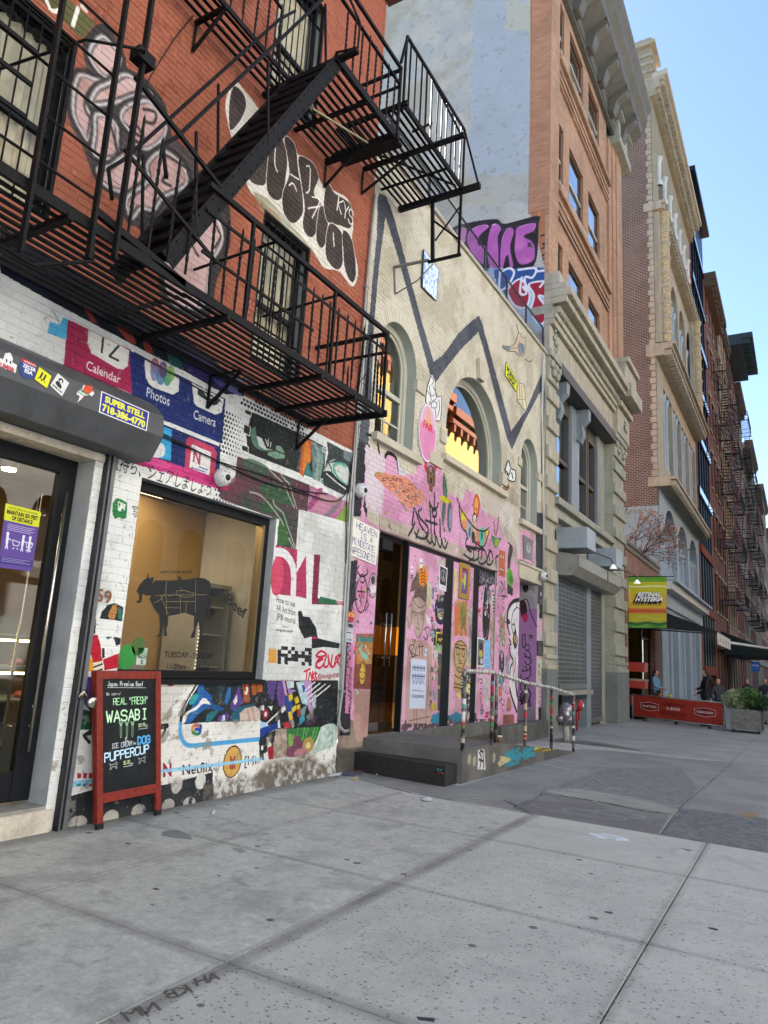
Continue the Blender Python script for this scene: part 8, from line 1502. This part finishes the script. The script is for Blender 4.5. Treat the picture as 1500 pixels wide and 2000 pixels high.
A3_=lambda px,py,y:P3(px,py,1,y)
a0,a1,a2,a3=A3_(1302,1203,28.2),A3_(1402,1236,28.6),P3(1440,1262,0,A3_(1402,1236,28.6).x),P3(1330,1190,0,RX)
m=MB();z0,z1__=a0.z,a1.z;xo=a1.x;pts=[Vector((RX,28.0,4.15)),Vector((xo,28.3,z1__)),Vector((xo,33.6,z1__)),Vector((RX,33.6,4.15))]
m.add(pts+[p+Vector((0,0,.04))for p in pts],[(3,2,1,0),(4,5,6,7),(0,1,5,4),(1,2,6,5),(2,3,7,6),(3,0,4,7)]);m.build('canopy',AWM,aw);MB().box(xo,xo+.02,28.3,33.6,z1__-.42,z1__).build('valance',mat('valance_white','bcbab4',.8,var=.15,scale=8),aw)
for i in range(4):MB().box(xo+.021,xo+.024,29+i*1.1,29.4+i*1.1,z1__-.3,z1__-.15).build('faded_print',mat('faded_print','9a8c84',.8),aw)
m=MB().add([pts[0]-Vector((0,.01,.02)),pts[1]-Vector((0,.01,.02)),(RX,27.99,z1__+.1)],[(0,1,2)]);m.build('side_flap',AWM,aw);MB().tube([(RX,28.2,z1__+.05),(xo-.1,28.3,z1__-.05)],.03,6).build('arm',BLACK,aw)
m=MB().tube([(xo-.2,33.5,z1__-.1),(xo+2.6,52,3.3)],.06,6);tag(m.build('awning_bar',WHI),'white front bar of the next awning running across the pavement','bar')
gaw=thing('awning','dark green awning further down the street behind the blue sign','awning');m=MB().prism([(-5.4,5.1),(-1.8,3.7),(-1.8,3.3),(-5.4,3.3)],62,75,'y');m.build('canopy',mat('awning_green','1f302a',.8),gaw)
bl,br_=G(1236,1405),G(1417,1427);zt_=1.02;ba=thing('patio_barrier','red fabric patio barrier in a steel frame with restaurant lettering','barrier')
bz=bl.z+.14;hB=P3(1238,1355,1,bl.y).z;hB2=P3(1416,1372,1,br_.y).z
def BB(u,z,d=0.):p=bl.lerp(br_,u);n=(br_-bl).cross(Vector((0,0,1))).normalized();t=(hB-bl.z)*(1-u)+(hB2-br_.z)*u;return Vector((p.x,p.y,p.z+t*z))+n*d
cb2=Canvas('barrier_print',0,3.3,0,.85,.006,None,'a53226');cb2.rect(0,3.3,0,.85,'b03a2a','a63426')
for x0,t in((.28,'PANETTERIA'),(2.35,'FORMAGGERIA')):
 L=[(x0,.55),(x0+.35,.62),(x0+.72,.55),(x0+.72,.33),(x0+.35,.26),(x0,.33)];cb2.fill(L,'86261e',raw=True);cb2.line(L,.018,'d8d0c8',raw=True,sm=False,close=True);cb2.text(t,(x0+.07,.4),(x0+.65,.4),(x0+.07,.48),'dcd4cc',bold=.04,raw=True)
cb2.text('ALIMENTARI',(1.1,.52),(2.0,.52),(1.1,.68),'6a1a18',bold=.02,raw=True);cb2.text('IL BUCO',(1.32,.4),(1.82,.4),(1.32,.5),'dcd4cc',bold=.05,raw=True);cb2.text('&VINERIA',(1.08,.16),(2.04,.16),(1.08,.34),'6a1a18',bold=.02,raw=True)
uvquad('cloth',cb2.material('barrier_cloth',uv=True,bump=0,rough=.7),BB(.02,.17,.02),BB(.98,.17,.02),BB(.98,.95,.02),BB(.02,.95,.02),ba,.004)
for u in(0,1):MB().tube([BB(u,0),BB(u,1.0)],.022,8).build('post',GP,ba)
for z in(.14,.98):MB().tube([BB(0,z),BB(1,z)],.02,8).build('rail',GP,ba)
for i in range(9):[MB().tube([BB(u,.2+i*.09),BB(u+(.02 if u<.5 else-.02),.2+i*.09,.02)],.006,4).build('lacing',WHI,ba)for u in(0,1)]
m=MB();[m.box(BB(u,0).x-.03,BB(u,0).x+.03,BB(u,0).y-.2,BB(u,0).y+.2,BB(u,0).z-.0,BB(u,.12).z)for u in(.15,.5,.85)];m.build('foot',BLACK,ba)
tb=[(RX+1.0,29.3),(RX+2.2,29.0)]
for i,(x,y)in enumerate(tb):
 t_=thing('patio_table',('dark patio table with white napkins near the doorway','dark patio table with menus nearer the standing person')[i],'table');MB().box(x-.45,x+.45,y-.4,y+.4,.56,.6).build('tabletop',BLACK,t_);MB().lathe([(.25,-.15),(.03,-.1),(.03,.56)],(x,y,0),10).build('pedestal',BLACK,t_)
 for j in range(3):n_=MB().box(x-.3+j*.22,x-.15+j*.22,y-.38,y-.2,.601,.615+.01*j).build('napkin',WHI);tag(n_,('leftmost','middle','rightmost')[j]+' white folded napkin on the patio table '+('near the doorway','nearer the standing person')[i],'napkin','napkins on the '+('first','second')[i]+' patio table')
for x,c_,lb in((RX+.95,mat('orange_tin','c85a20',.4),'orange tin on the patio table'),(RX+1.3,mat('lime_tin','a8b83a',.4),'lime green tin on the patio table')):tag(MB().lathe([(0,.61),(.08,.61),(.08,.8),(.06,.82),(0,.8)],(x-.2,29.2,0),12).build('tin',c_),lb,'tin')
# ------------------------------------------------------------------ planters
WDG=mat('weathered_wood','6f6d69',.8,var=.3,scale=9,bump=.3,bscale=50);LEAF=[mat('leaf_green','4e6b34',.6,var=.4,scale=20),mat('leaf_variegated','8f9a72',.6,var=.3,scale=20),mat('leaf_dark','2e4a2a',.6,var=.4,scale=20)]
def leafball(c,r,n,s_,rs,squash=.8):
 m=MB()
 for _ in range(n):
  d=Vector(rs.randn(3)).normalized()*(rs.rand()**.4)*r;d.z*=squash;p=c+d;a=Vector(rs.randn(3)).normalized();b=a.cross(Vector(rs.randn(3))).normalized();k=s_*(.6+.8*rs.rand());m.quad(p-a*k,p-b*k*.45,p+a*k,p+b*k*.45)
 return m
def planter(c,w,d,h,label,lm,ng):
 t_=thing('planter',label,'planter','wooden planters at the patio');z=c.z+.1
 for i in range(4):MB().box(c.x-w/2,c.x+w/2,c.y,c.y+.03,z+i*h/4+.006,z+(i+1)*h/4).build('plank',WDG,t_);MB().box(c.x-w/2,c.x-w/2+.03,c.y+.03,c.y+d,z+i*h/4+.006,z+(i+1)*h/4).build('plank',WDG,t_)
 MB().box(c.x+w/2,c.x+w/2+.03,c.y,c.y+d,z,z+h).build('side_panel',mat('planter_dark','3c3a38',.7),t_);MB().box(c.x-w/2+.03,c.x+w/2,c.y+.04,c.y+d,z,z+h-.06).build('soil_box',mat('soil','2e2620',.9),t_)
 for sx in(-1,1):MB().lathe([(0,-.02),(.045,-.02),(.045,.02),(0,.02)],(c.x+sx*(w/2-.08),c.y+.06,c.z+.05),12,'y').build('caster',BLACK,t_)
 rs=np.random.RandomState(int(abs(c.x)*100))
 for k,(dx,dz,r,mi)in enumerate(lm):p_=tag(leafball(Vector((c.x+dx,c.y+d*.4,z+h+dz)),r,ng,.05,rs).build('shrub',LEAF[mi]),('pale variegated','bright green feathery','dark green')[mi if mi<3 else 0]+' shrub growing in the '+('front','rear')[c.y>27.6]+' planter'+('',', further right')[k>1],'shrub')
pc_=G(1457,1432);planter(pc_,.88,1.2,.62,'weathered wooden planter box on casters at the right end of the red barrier',[(-.3,.28,.42,1),(.35,.22,.36,2),(.1,.38,.4,0)],1500)
p2_=G(1500,1418);planter(p2_+Vector((.25,1.2,0)),.9,1.0,.5,'second wooden planter half cut off by the right edge behind the first',[(-.1,.3,.42,1),(.4,.4,.4,0)],1200)
# ------------------------------------------------------------------ people
def person(c,label,pose,coat,legs,hair,skin='b98a70',hgt=1.72,face=0.,arms=None,longhair=False,hood=None):
 """c: feet; face: heading in radians; body grown as one skin from a joint skeleton"""
 root=thing('person',label,'person',loc=c,rz=face);s_=hgt/1.72
 J={'pel':(0,0,.93),'wai':(0,0,1.08),'che':(0,.01,1.28),'nec':(0,.01,1.45),'hed':(0,-.01,1.52)}
 R_={'pel':.125,'wai':.115,'che':.14,'nec':.055,'hed':.06}
 ed=[('pel','wai'),('wai','che'),('che','nec'),('nec','hed')]
 for sx,n in((-1,'l'),(1,'r')):
  J['hip'+n]=(sx*.09,0,.88);J['kne'+n]=(sx*.10,-.02*(1 if sx>0 else-3)*pose,.48);J['ank'+n]=(sx*.10,.06*pose*sx,.09);J['toe'+n]=(sx*.11,.06*pose*sx-.15,.03)
  J['sho'+n]=(sx*.18,.01,1.39);e,h=(arms or{}).get(n,((sx*.25,.02,1.12),(sx*.22,-.12,.9)));J['elb'+n]=e;J['wri'+n]=h
  for k,r in(('hip',.10),('kne',.065),('ank',.045),('toe',.04),('sho',.075),('elb',.055),('wri',.035)):R_[k+n]=r
  ed+=[('pel','hip'+n),('hip'+n,'kne'+n),('kne'+n,'ank'+n),('ank'+n,'toe'+n),('che','sho'+n),('sho'+n,'elb'+n),('elb'+n,'wri'+n)]
 ks=list(J);me=bpy.data.meshes.new('body');me.from_pydata([Vector(J[k])*s_ for k in ks],[(ks.index(a),ks.index(b))for a,b in ed],[]);o=bpy.data.objects.new('body',me);COL.objects.link(o);o.parent=root
 md=o.modifiers.new('skin','SKIN');sv=me.skin_vertices[0].data
 for i,k in enumerate(ks):sv[i].radius=(R_[k]*s_*(1.15 if k in('che','wai','pel')else 1),R_[k]*s_*(.8 if k in('che','wai','pel')else 1));sv[i].use_root=k=='pel'
 o.modifiers.new('sub','SUBSURF').levels=1;o.modifiers['sub'].render_levels=2;me.materials.append(coat)
 SKN=mat('skin_'+skin,skin,.6,var=.05);HR=mat('hair_'+hair,hair,.7,var=.3,scale=30)
 hz=1.62*s_;hd=MB().lathe([(0,-.115),(.045,-.105),(.068,-.06),(.078,0),(.077,.05),(.055,.095),(0,.115)],(0,0,hz),16).build('head',SKN,root);hd.scale=(1,1.15,1)
 MB().prism([(-.012,-.03),(.012,-.03),(.006,.02),(-.006,.02)],-.108,-.085,'y').build('nose',SKN,root,loc=(0,0,hz-.005))
 for sx in(-1,1):MB().lathe([(0,0),(.009,.003),(0,.006)],(sx*.03,-.088,hz+.012),8,'y').build('eye',BLACK,root);MB().lathe([(0,-.02),(.012,0),(0,.02)],(sx*.08,.01,hz-.01),6).build('ear',SKN,root)
 MB().box(-.022,.022,-.09,-.082,hz-.052,hz-.044).build('mouth',mat('lips','8a4a44',.6),root)
 hm=MB().lathe([(.086,-.02),(.09,.03),(.072,.09),(.03,.122),(0,.126)],(0,.018,hz),16)
 if longhair:hm.tube([(0,.06,hz+.02),(0,.085,hz-.08),(0,.09,hz-.2),(0,.08,hz-.32)],[.08,.085,.075,.03],12)
 hm.build('hair',HR,root)
 for n,sx in(('l',-1),('r',1)):
  w_,e_=Vector(J['wri'+n])*s_,Vector(J['elb'+n])*s_;d=(w_-e_).normalized();sd_=d.cross(Vector((0,0,1))).normalized();hm=MB().tube([w_,w_+d*.05,w_+d*.09],[.03,.038,.03],8)
  for f_ in range(4):b_=w_+d*.085+sd_*(f_-1.5)*.017;hm.tube([b_,b_+d*.035+Vector((0,0,-.006)),b_+d*(.055+.006*(f_ in(1,2)))+Vector((0,0,-.022))],[.009,.008,.006],5)
  hm.tube([w_+d*.03+sd_*.03*sx,w_+d*.06+sd_*.05*sx,w_+d*.085+sd_*.05*sx],[.011,.01,.007],5);hm.build('hand',SKN,root)
 m=MB()
 for n in 'lr':m.tube([Vector(J['hip'+n])*s_+Vector((0,0,.03)),Vector(J['kne'+n])*s_,Vector(J['ank'+n])*s_+Vector((0,0,.02))],[.112*s_,.08*s_,.065*s_],12)
 m.tube([(0,0,1.0*s_),(0,0,.86*s_)],[.155*s_,.15*s_],14);m.build('trousers',legs,root)
 for n in 'lr':a_=Vector(J['ank'+n])*s_;MB().tube([a_+Vector((0,.04,-.03)),a_+Vector((0,-.06,-.045)),a_+Vector((0,-.16,-.055))],[.045,.048,.035],10).build('shoe',BLACK,root)
 if hood:MB().lathe([(.0,-.12),(.13,-.1),(.16,0),(.13,.09),(.06,.12)],(0,.10,1.45*s_),14).build('hood',hood,root)
 return root
NVY=mat('coat_black','15171c',.8,var=.1);TSH=mat('tshirt_blue','6f96b4',.8,var=.06);JN=mat('trousers_dark','24262c',.8)
q=G(1302,1405);person((RX+.62,29.2,gz(29)+.1),'woman in light blue t-shirt standing in the restaurant doorway',.3,TSH,JN,'1c1614',face=1.35,arms={'l':((-.22,-.04,1.14),(-.1,-.26,1.08)),'r':((.22,-.05,1.14),(.05,-.28,1.06))},longhair=True)
person((-2.98,27.85,gz(28)),'person in bulky black coat with hood standing behind the red barrier',.3,NVY,NVY,'1a1614',face=-1.2,hgt=1.9,arms={'l':((-.24,-.05,1.15),(-.06,-.26,1.12)),'r':((.26,-.05,1.12),(.08,-.28,.98))},longhair=True,hood=NVY)
person((-2.62,28.3,gz(28)),'person in dark grey jacket bending beside the one in the black coat',.2,mat('jacket_grey','2f3438',.8),JN,'3a2a20',face=.6,hgt=1.62,hood=mat('jacket_grey',''))
q=P3(1457,1290,1,37);person((q.x,37,gz(37)),'woman in dark coat and sunglasses walking behind the planters',.8,NVY,JN,'4a3526','c09a84',face=.1,hgt=1.72,longhair=True)
q=P3(1492,1290,1,36);person((q.x,36,gz(36)),'man in dark jumper at the right edge behind the planters',.7,mat('jumper_navy','1e2430',.8),JN,'2a211c','b98a70',face=.0,hgt=1.78)
q=P3(1392,1300,1,33.5);person((-3.3,33.2,gz(33)-.4),'seated person with brown hair at the far end of the patio',.1,mat('shirt_white','b8b8b8',.8),JN,'6a3c28',face=-.4,hgt=1.62,longhair=True)
bs=thing('hanging_sign','small blue square sign hanging beside a doorway down the street','sign');q=[P3(px,py,1,46)for px,py in((1468,1311),(1484,1312),(1484,1293),(1468,1293))];cvb=Canvas('blue_sign_print',0,1,0,1,.02,None,'2456a0');cvb.text('Fish Bar',(.1,.55),(.9,.55),(.1,.75),'c8d4e4',bold=.03,raw=True);cvb.line([(.15,.35),(.85,.35)],.04,'7c9cc8',raw=True,sm=False);uvquad('panel',cvb.material('blue_sign',uv=True,bump=0),*q,parent=bs,thick=.03);MB().tube([q[3]+Vector((-.6,0,.1)),q[2]+Vector((0,0,.1))],.02,6).build('arm',BLACK,bs)
# ------------------------------------------------------------------ maroon and buff romanesque building
BX,BY0,BY1=-5.38,34.2,49.0
MRB=brickmat('maroon_brick','63433a','44302a','8f867c',.23,.082,.02,'xz',bump=.3,var=.2);BUF=mat('buff_stone','a8a08e',.8,var=.14,scale=1.5,stain='6f6650',stain_amt=.5,streak=True);BUB=brickmat('buff_brick','a69e8a','98907c','7e786a',.23,.066,.008,var=.12);PBL=mat('pale_blue_paint','98a8b4',.7,var=.08,scale=1)
rb=thing('romanesque_building','maroon brick side wall and buff arcaded stone front with tall chimney','building')
MB().box(-22,BX-.03,BY0,BY0+.4,9.2,31.6).build('side_wall',MRB,rb);MB().box(-22,BX-.03,BY0,BY0+.4,-.4,9.2).build('painted_side_wall',mat('pale_blue_brick','94a6ae',.85,var=.1,scale=2,bump=.5,bscale=18),rb);MB().box(-22,BX-.5,BY0+.4,BY1,30.2,30.4).build('roof',mat('roofing',''),rb);MB().box(BX-2.2,BX-.9,BY0-.03,BY0+.4,31.6,32.3).build('parapet',mat('parapet_grey','a5a5a0',.8),rb)
for i in range(64):z=10.6+i*.33;MB().box(BX-.3+.08*(i%2),BX-.02,BY0-.05,BY0+.3,z,z+.29).build('quoin',BUF,rb)
o=MB().box(BX-.9,BX+.1,BY0-.12,BY0+1.3,32.3,34.3).build('chimney',BUB,rb);[MB().box(BX-.9-e,BX+.1+e,BY0-.12-e,BY0+1.3+e,z,z+.18).build('chimney_band',BUF,rb)for z,e in((32.6,.06),(33.1,.06),(33.6,.06),(34.2,.22),(34.4,.1),(34.6,.0))]
AT=[('a',BY0+1.9+i*1.85,BY0+3.3+i*1.85,25.4,28.6,29.3)for i in range(7)];AM=[('a',BY0+2.2+i*3.2,BY0+4.9+i*3.2,17.8,22.2,23.6)for i in range(4)];AL_=[('r',BY0+2.0+i*3.2,BY0+4.8+i*3.2,11.6,15.7)for i in range(4)];AG=[('a',BY0+1.5+i*4.4,BY0+5.2+i*4.4,6.3,8.2,9.6)for i in range(3)];AS=[('r',BY0+1.4+i*4.4,BY0+5.0+i*4.4,-.2,4.4)for i in range(3)]
for(z0,z1_,hs_,mm)in((-.4,5.5,AS,PBL),(5.5,10.6,AG,PBL),(10.6,17.2,AL_,BUF),(17.2,24.8,AM,BUF),(24.8,31.6,AT,BUB)):m=MB();sheet_with_holes(m,BX,[(BY0+.01,z0),(BY1,z0),(BY1,z1_),(BY0+.01,z1_)],hs_,.5);m.build('front_wall',mm,rb)
for h in AT+AM+AL_+AG+AS:
 q=holepoly(h,10);w=MB().prism(q,BX-.56,BX-.5).build('window',GLO,rb);MB().prism(q,BX-.9,BX-.8).build('room',DARKR,w)
 if h in AM+AL_+AG+AS:n=2;[MB().lathe([(.16,h[3]),(.17,h[3]+.2),(.12,h[3]+.3),(.11,(h[4])-.5),(.2,h[4]-.2),(.2,h[4])],(BX-.2,h[1]+(h[2]-h[1])*(k+1)/3,0),10).build('column',PBL,rb)for k in range(n)]
 elif h in AT:MB().lathe([(.2,27),(.2,27.3),(.14,27.4),(.14,28.4),(.24,28.7)],(BX+.05,h[1]-.2,0),10).build('column',WHI,rb)
for yp in(BY0+.75,BY1-1.0):
 MB().box(BX,BX+.25,yp-.6,yp+.6,17.4,24.6).build('pilaster',BUF,rb);MB().lathe([(.34,17.5),(.34,24.3),(.45,24.6)],(BX+.3,yp,0),14).build('carved_column',mat('carved_stone','a89878',.8,var=.5,scale=9,bump=1.,bscale=8),rb)
 for i in range(8):MB().lathe([(.34,0),(.40,.05),(.40,.12),(.34,.16)],(BX+.3,yp,17.9+i*.82),14).build('column_band',BUF,rb)
for z,e,h_,mm in((5.3,.5,.35,WHI),(5.65,.7,.12,PBL),(10.1,.55,.3,BUF),(10.4,.8,.14,BUF),(16.6,.4,.3,BUF),(16.9,.75,.2,BUF),(17.1,.9,.12,BUF),(24.5,.4,.3,BUF),(24.8,.6,.14,BUF),(31.2,.25,.4,BUB),(31.6,.45,.4,BUF),(32.0,.7,.25,BUF),(32.25,.85,.3,mat('cream_cornice','b8b2a0',.7,var=.08)),(4.6,.12,.7,PBL)):MB().box(BX-.45,BX+e,BY0-.09,BY1,z,z+h_).build('cornice',mm,rb)
for zz_,e,n in((16.62,.7,40),(24.55,.55,40),(10.1,.75,36),(31.35,.45,44),(31.75,.68,44)):
 o=MB().box(BX+.1,BX+e,BY0+.05,BY0+.22,zz_,zz_+.26).build('dentil',BUF,rb)
 for i in range(1,n):c_=o.copy();COL.objects.link(c_);c_.location.y=(BY1-BY0-.3)*i/n
# ------------------------------------------------------------------ dark glazed building and the row beyond
gb=thing('glass_fronted_building','slim building with black steel windows in a red brick frame beyond the arcaded one','building')
RDP=brickmat('red_panel_brick','8a4232','7c3a2c','6f4436',.23,.07,.008,var=.12);NV=mat('navy_steel','22262e',.35,.5)
MB().box(-20,BX,49.03,49.7,-.4,33).build('brick_pier',RDP,gb);MB().box(-20,BX,57.4,58.2,-.4,33).build('brick_pier',RDP,gb);MB().box(-20,BX-.5,49.7,57.4,-.4,36.5).build('core',DARKR,gb)
for i in range(9):
 z=2.2+i*3.9;MB().box(BX-.5,BX+.12,49.7,57.4,z-.55,z).build('spandrel',[RDP,NV][i>2],gb);MB().box(BX+.121,BX+.14,49.7,57.4,z-.5,z-.1).build('reflective_panel',GLO,gb)if i>2 else None
 MB().box(BX-.3,BX-.29,49.7,57.4,z,z+3.35).build('pane',GLO,gb)
 for k in range(6):MB().box(BX-.29,BX+.02,49.7+k*1.5,49.82+k*1.5,z,z+3.35).build('mullion',NV,gb)
MB().box(-18,BX+.55,49.05,58.2,36.9,37.3).build('roof_slab',NV,gb);MB().box(BX-.4,BX,49.1,58.1,33,36.9).build('penthouse_wall',NV,gb)
BRW=['6e4436','8a5040','9a8468','7a3a30','8c7c6c','6c3c34','93806c'];WT=mat('window_trim','9c9078',.7)
IR2=mat('rust_red_iron','3c211f',.6)
def far_fe(x,y0,y1,zs,label,mtl,r=.02):
 t_=thing('fire_escape',label,'fire escape','fire escapes down the street')
 for i,z in enumerate(zs):
  MB().box(x,x+1.15,y0,y0+.06,z-.1,z).box(x,x+1.15,y1-.06,y1,z-.1,z).box(x+1.1,x+1.15,y0+.06,y1-.06,z-.1,z).build('platform_frame',mtl,t_);m=MB()
  for k in range(9):m.box(x+.05+k*.12,x+.10+k*.12,y0+.06,y1-.06,z-.03,z)
  stuff(m.build('platform_slats',mtl,t_));m=MB()
  for h_ in(.5,1.0):m.tube([(x,y0,z+h_),(x+1.13,y0,z+h_),(x+1.13,y1,z+h_),(x,y1,z+h_)],r,5)
  for k in range(int((y1-y0)/.4)+1):m.bar((x+1.13,y0+k*.4,z),(x+1.13,y0+k*.4,z+1),.02)
  for k in range(4):m.bar((x+.28*k,y0,z),(x+.28*k,y0,z+1),.02)
  m.build('railing',mtl,t_);MB().bar((x+.1,y0,z+1),(x+1.1,y0,z+.05),.05,.04).build('brace',mtl,t_)
  if i+1<len(zs):
   zn=zs[i+1];
   for dx in(.45,1.0):MB().bar((x+dx,y0+.5,z),(x+dx,y1-.6,zn),.04,.14).build('stringer',mtl,t_)
   for k in range(14):t=k/14;MB().box(x+.45,x+1.0,y0+.5+(y1-y0-1.1)*t,y0+.68+(y1-y0-1.1)*t,z+(zn-z)*t,z+(zn-z)*t+.03).build('tread',mtl,t_)
 return t_
def row_house(y0,y1,H,col,label,floors,nb,x=-5.38,crn='5a4a3c',ce=.7,win=True):
 t_=thing('row_building',label,'building');bm_=brickmat('row_brick_%s'%col,col,col,'6a5a50',.23,.07,.01,var=.2);MB().box(-20,x-.25,y0,y1,-.8,H).build('core',bm_,t_)
 hs_=[('r',y0+(y1-y0)*(k+.25)/nb,y0+(y1-y0)*(k+.72)/nb,1.0+f*H/floors+(.6 if f else-.9),1.0+f*H/floors+H/floors*.72)for f in range(floors)for k in range(nb)]
 m=MB();sheet_with_holes(m,x,[(y0,-.8),(y1,-.8),(y1,H),(y0,H)],hs_,.25);m.build('front_wall',bm_,t_)
 for h in hs_:w=MB().box(x-.22,x-.2,h[1],h[2],h[3],h[4]).build('window',GLO,t_);MB().box(x-.02,x+.1,h[1]-.1,h[2]+.1,h[4],h[4]+.22).build('lintel',WT,t_);MB().box(x-.02,x+.1,h[1]-.1,h[2]+.1,h[3]-.15,h[3]).build('sill',WT,t_);MB().box(x-.199,x-.17,h[1],h[2],(h[3]+h[4])/2-.04,(h[3]+h[4])/2+.04).build('meeting_rail',WT,t_)
 cm=mat('cornice_'+crn,crn,.7,var=.1);MB().box(x-.4,x+ce,y0,y1,H-.3,H+.3).box(x-.3,x+ce*.6,y0,y1,H-.9,H-.3).build('cornice',cm,t_)
 o=MB().box(x,x+ce*.9,y0+.1,y0+.35,H-.85,H-.31).build('console',cm,t_);n=int((y1-y0)/1.1)
 for i in range(1,n):c_=o.copy();COL.objects.link(c_);c_.location.y=i*1.1
 MB().box(x-.1,x+.3,y0,y1,3.6,4.2).build('shop_cornice',cm,t_);return t_
row_house(58.25,68,33.5,BRW[0],'dark brownstone building with carved cornice past the glazed one',7,4,ce=.9)
row_house(68.05,79,35.5,BRW[2],'buff building with red iron fire escape down the street',8,4,x=-5.3,ce=.4)
row_house(79.05,90,37.2,BRW[3],'red building with a huge dark projecting bracket cornice',8,4,ce=2.6,crn='23343a')
for a,b,H,c_,n_,lb in((90.05,101,36,4,4,'grey-buff building with black fire escape further down the row'),(101.05,114,31,5,5,'plain dark red building in the far row'),(114.05,130,36,6,5,'pale stone building in the far row'),(130.05,150,33,1,5,'reddish building near the far end of the row'),(150.05,175,38,4,6,'pale tall building at the far end of the row'),(175.05,220,34,0,7,'last dark building before the street bends')):row_house(a,b,H,BRW[c_],lb,8,n_)
row_house(-12,1.17,14,BRW[4],'plain grey-buff neighbour on the near side of the red brick house',4,4,x=-5.4,ce=.5)
far_fe(-5.3,61.5,66,[7.5,12.3,17.0,21.8,26.5],'rust-red iron fire escape nearest beyond the glazed building',IR2);far_fe(-5.25,71,77,[8,12.7,17.4,22,26.8],'dark iron fire escape on the buff building',IRON);far_fe(-5.3,91.5,98.5,[8,12.8,17.6,22.4,27.2,32],'black fire escape with tall stairs on the grey-buff building',IRON,.03);far_fe(-5.3,104,111,[8,13,18,23,28],'thin black fire escape on the plain dark red building',IRON,.04);far_fe(-5.3,117,126,[9,14,19,24,29],'farthest visible iron fire escape in the row',IRON,.04)
# ------------------------------------------------------------------ small autumn tree behind the restaurant parapet
tr=thing('autumn_tree','bare twiggy tree with a few rusty leaves over the restaurant roof','tree');BK=mat('bark','5a4a40',.9,var=.3,scale=20);rs=np.random.RandomState(5);m=MB();lf=[]
def grow(p,d,r,L,k):
 q_=p+d*L;mid=p+d*L*.5+Vector(rs.randn(3))*L*.05;m.tube([p,mid,q_],[r,r*.85,r*.65],5 if k>1 else 7,caps=False)
 if k>2:lf.extend([q_+Vector(rs.randn(3))*.12 for _ in range(3)])
 if k<6:
  for _ in range(3 if k<4 else 2):grow(q_,(d*.9+Vector(rs.randn(3))*.42+Vector((.12,-.02,.06))).normalized(),r*.6,L*.74,k+1)
q=P3(1190,1130,1,30.0);grow(Vector((q.x-.2,30.0,4.2)),Vector((.35,-.05,.93)).normalized(),.07,1.35,0);grow(Vector((q.x-.1,30.0,5.2)),Vector((.75,-.1,.6)).normalized(),.045,1.1,1)
m.build('branches',BK,tr);MB().tube([(q.x-.2,30,4.25),(q.x-.25,30.0,-.3)],[.12,.18],10).build('trunk',BK,tr);m=MB()
for p in lf:
 if rs.rand()<.3:a=Vector(rs.randn(3)).normalized()*.055;b=a.cross(Vector(rs.randn(3))).normalized()*.035;m.quad(p-a,p-b,p+a,p+b)
stuff(m.build('leaves',mat('rust_leaf','a0623c',.8,var=.4,scale=9),tr))
# ------------------------------------------------------------------ the other side of the street, seen in the windows
OPB=[('d2d4d4','a09c94',24),('d8dadc','9a9894',22),('d4d6d8','a8a098',25),('d4d4d0','a09c94',24),('d4cabc','8a7a6c',24),('d8ac60','9a5a40',25),('d8b068','8a5440',24),('d8ac64','7c5040',25)]  # near fronts made pale and tall to bounce fill light
OX=15.5
for i in range(8):
 c1_,c2_,H=OPB[i];y0,y1=-28+i*14.0,-14.06+i*14.0;H=H if i>4 else(19,20,21,20,22)[i];t_=thing('opposite_building','sunlit arcaded building across the street, number %d from the near end'%(i+1),'building');t_['label']=('ochre','sand','golden','brick red','amber','rust','late ochre','distant sand')[i]+' arcaded building across the street, shaped for bounce light and window reflections'
 wm_=mat('opposite_wall_%d'%i,c1_,.85,var=.1);cm=mat('opposite_cornice_%d'%i,c2_,.8);nb=5;fl=5 if i>4 else 3;hs_=[('a',y0+.7+k*2.65,y0+2.3+k*2.65,4.6+f*4.1,6.6+f*4.1,7.4+f*4.1)for f in range(fl-1)for k in range(nb)]
 m=MB();polys=[[(y0,-.3),(y1,-.3),(y1,H),(y0,H)]]+[holepoly(h,8)for h in hs_];flat=[p for q in polys for p in q]
 for t in tessellate_polygon([[Vector((p[0],p[1],0))for p in q]for q in polys]):m.add([(OX,*flat[j])for j in t],[(0,1,2)])
 m.build('front_wall',wm_,t_);MB().box(OX+.5,OX+12,y0,y1,-.3,H-.5).build('core',mat('opposite_core','3a3a3c',.6),t_);MB().box(OX-.9,OX+.6,y0,y1,H-.5,H+.3).box(OX-.6,OX+.5,y0,y1,H-1.2,H-.5).build('cornice',cm,t_);MB().box(OX-.3,OX+.2,y0,y1,3.9,4.3).box(OX-.12,OX+.1,y0,y1,12.2,12.5).build('string_course',cm,t_)
 o=MB().box(OX-.55,OX,y0+.4,y0+.8,H-1.9,H-1.2).build('console',cm,t_)
 for k in range(1,9):c_=o.copy();COL.objects.link(c_);c_.location.y=k*1.5
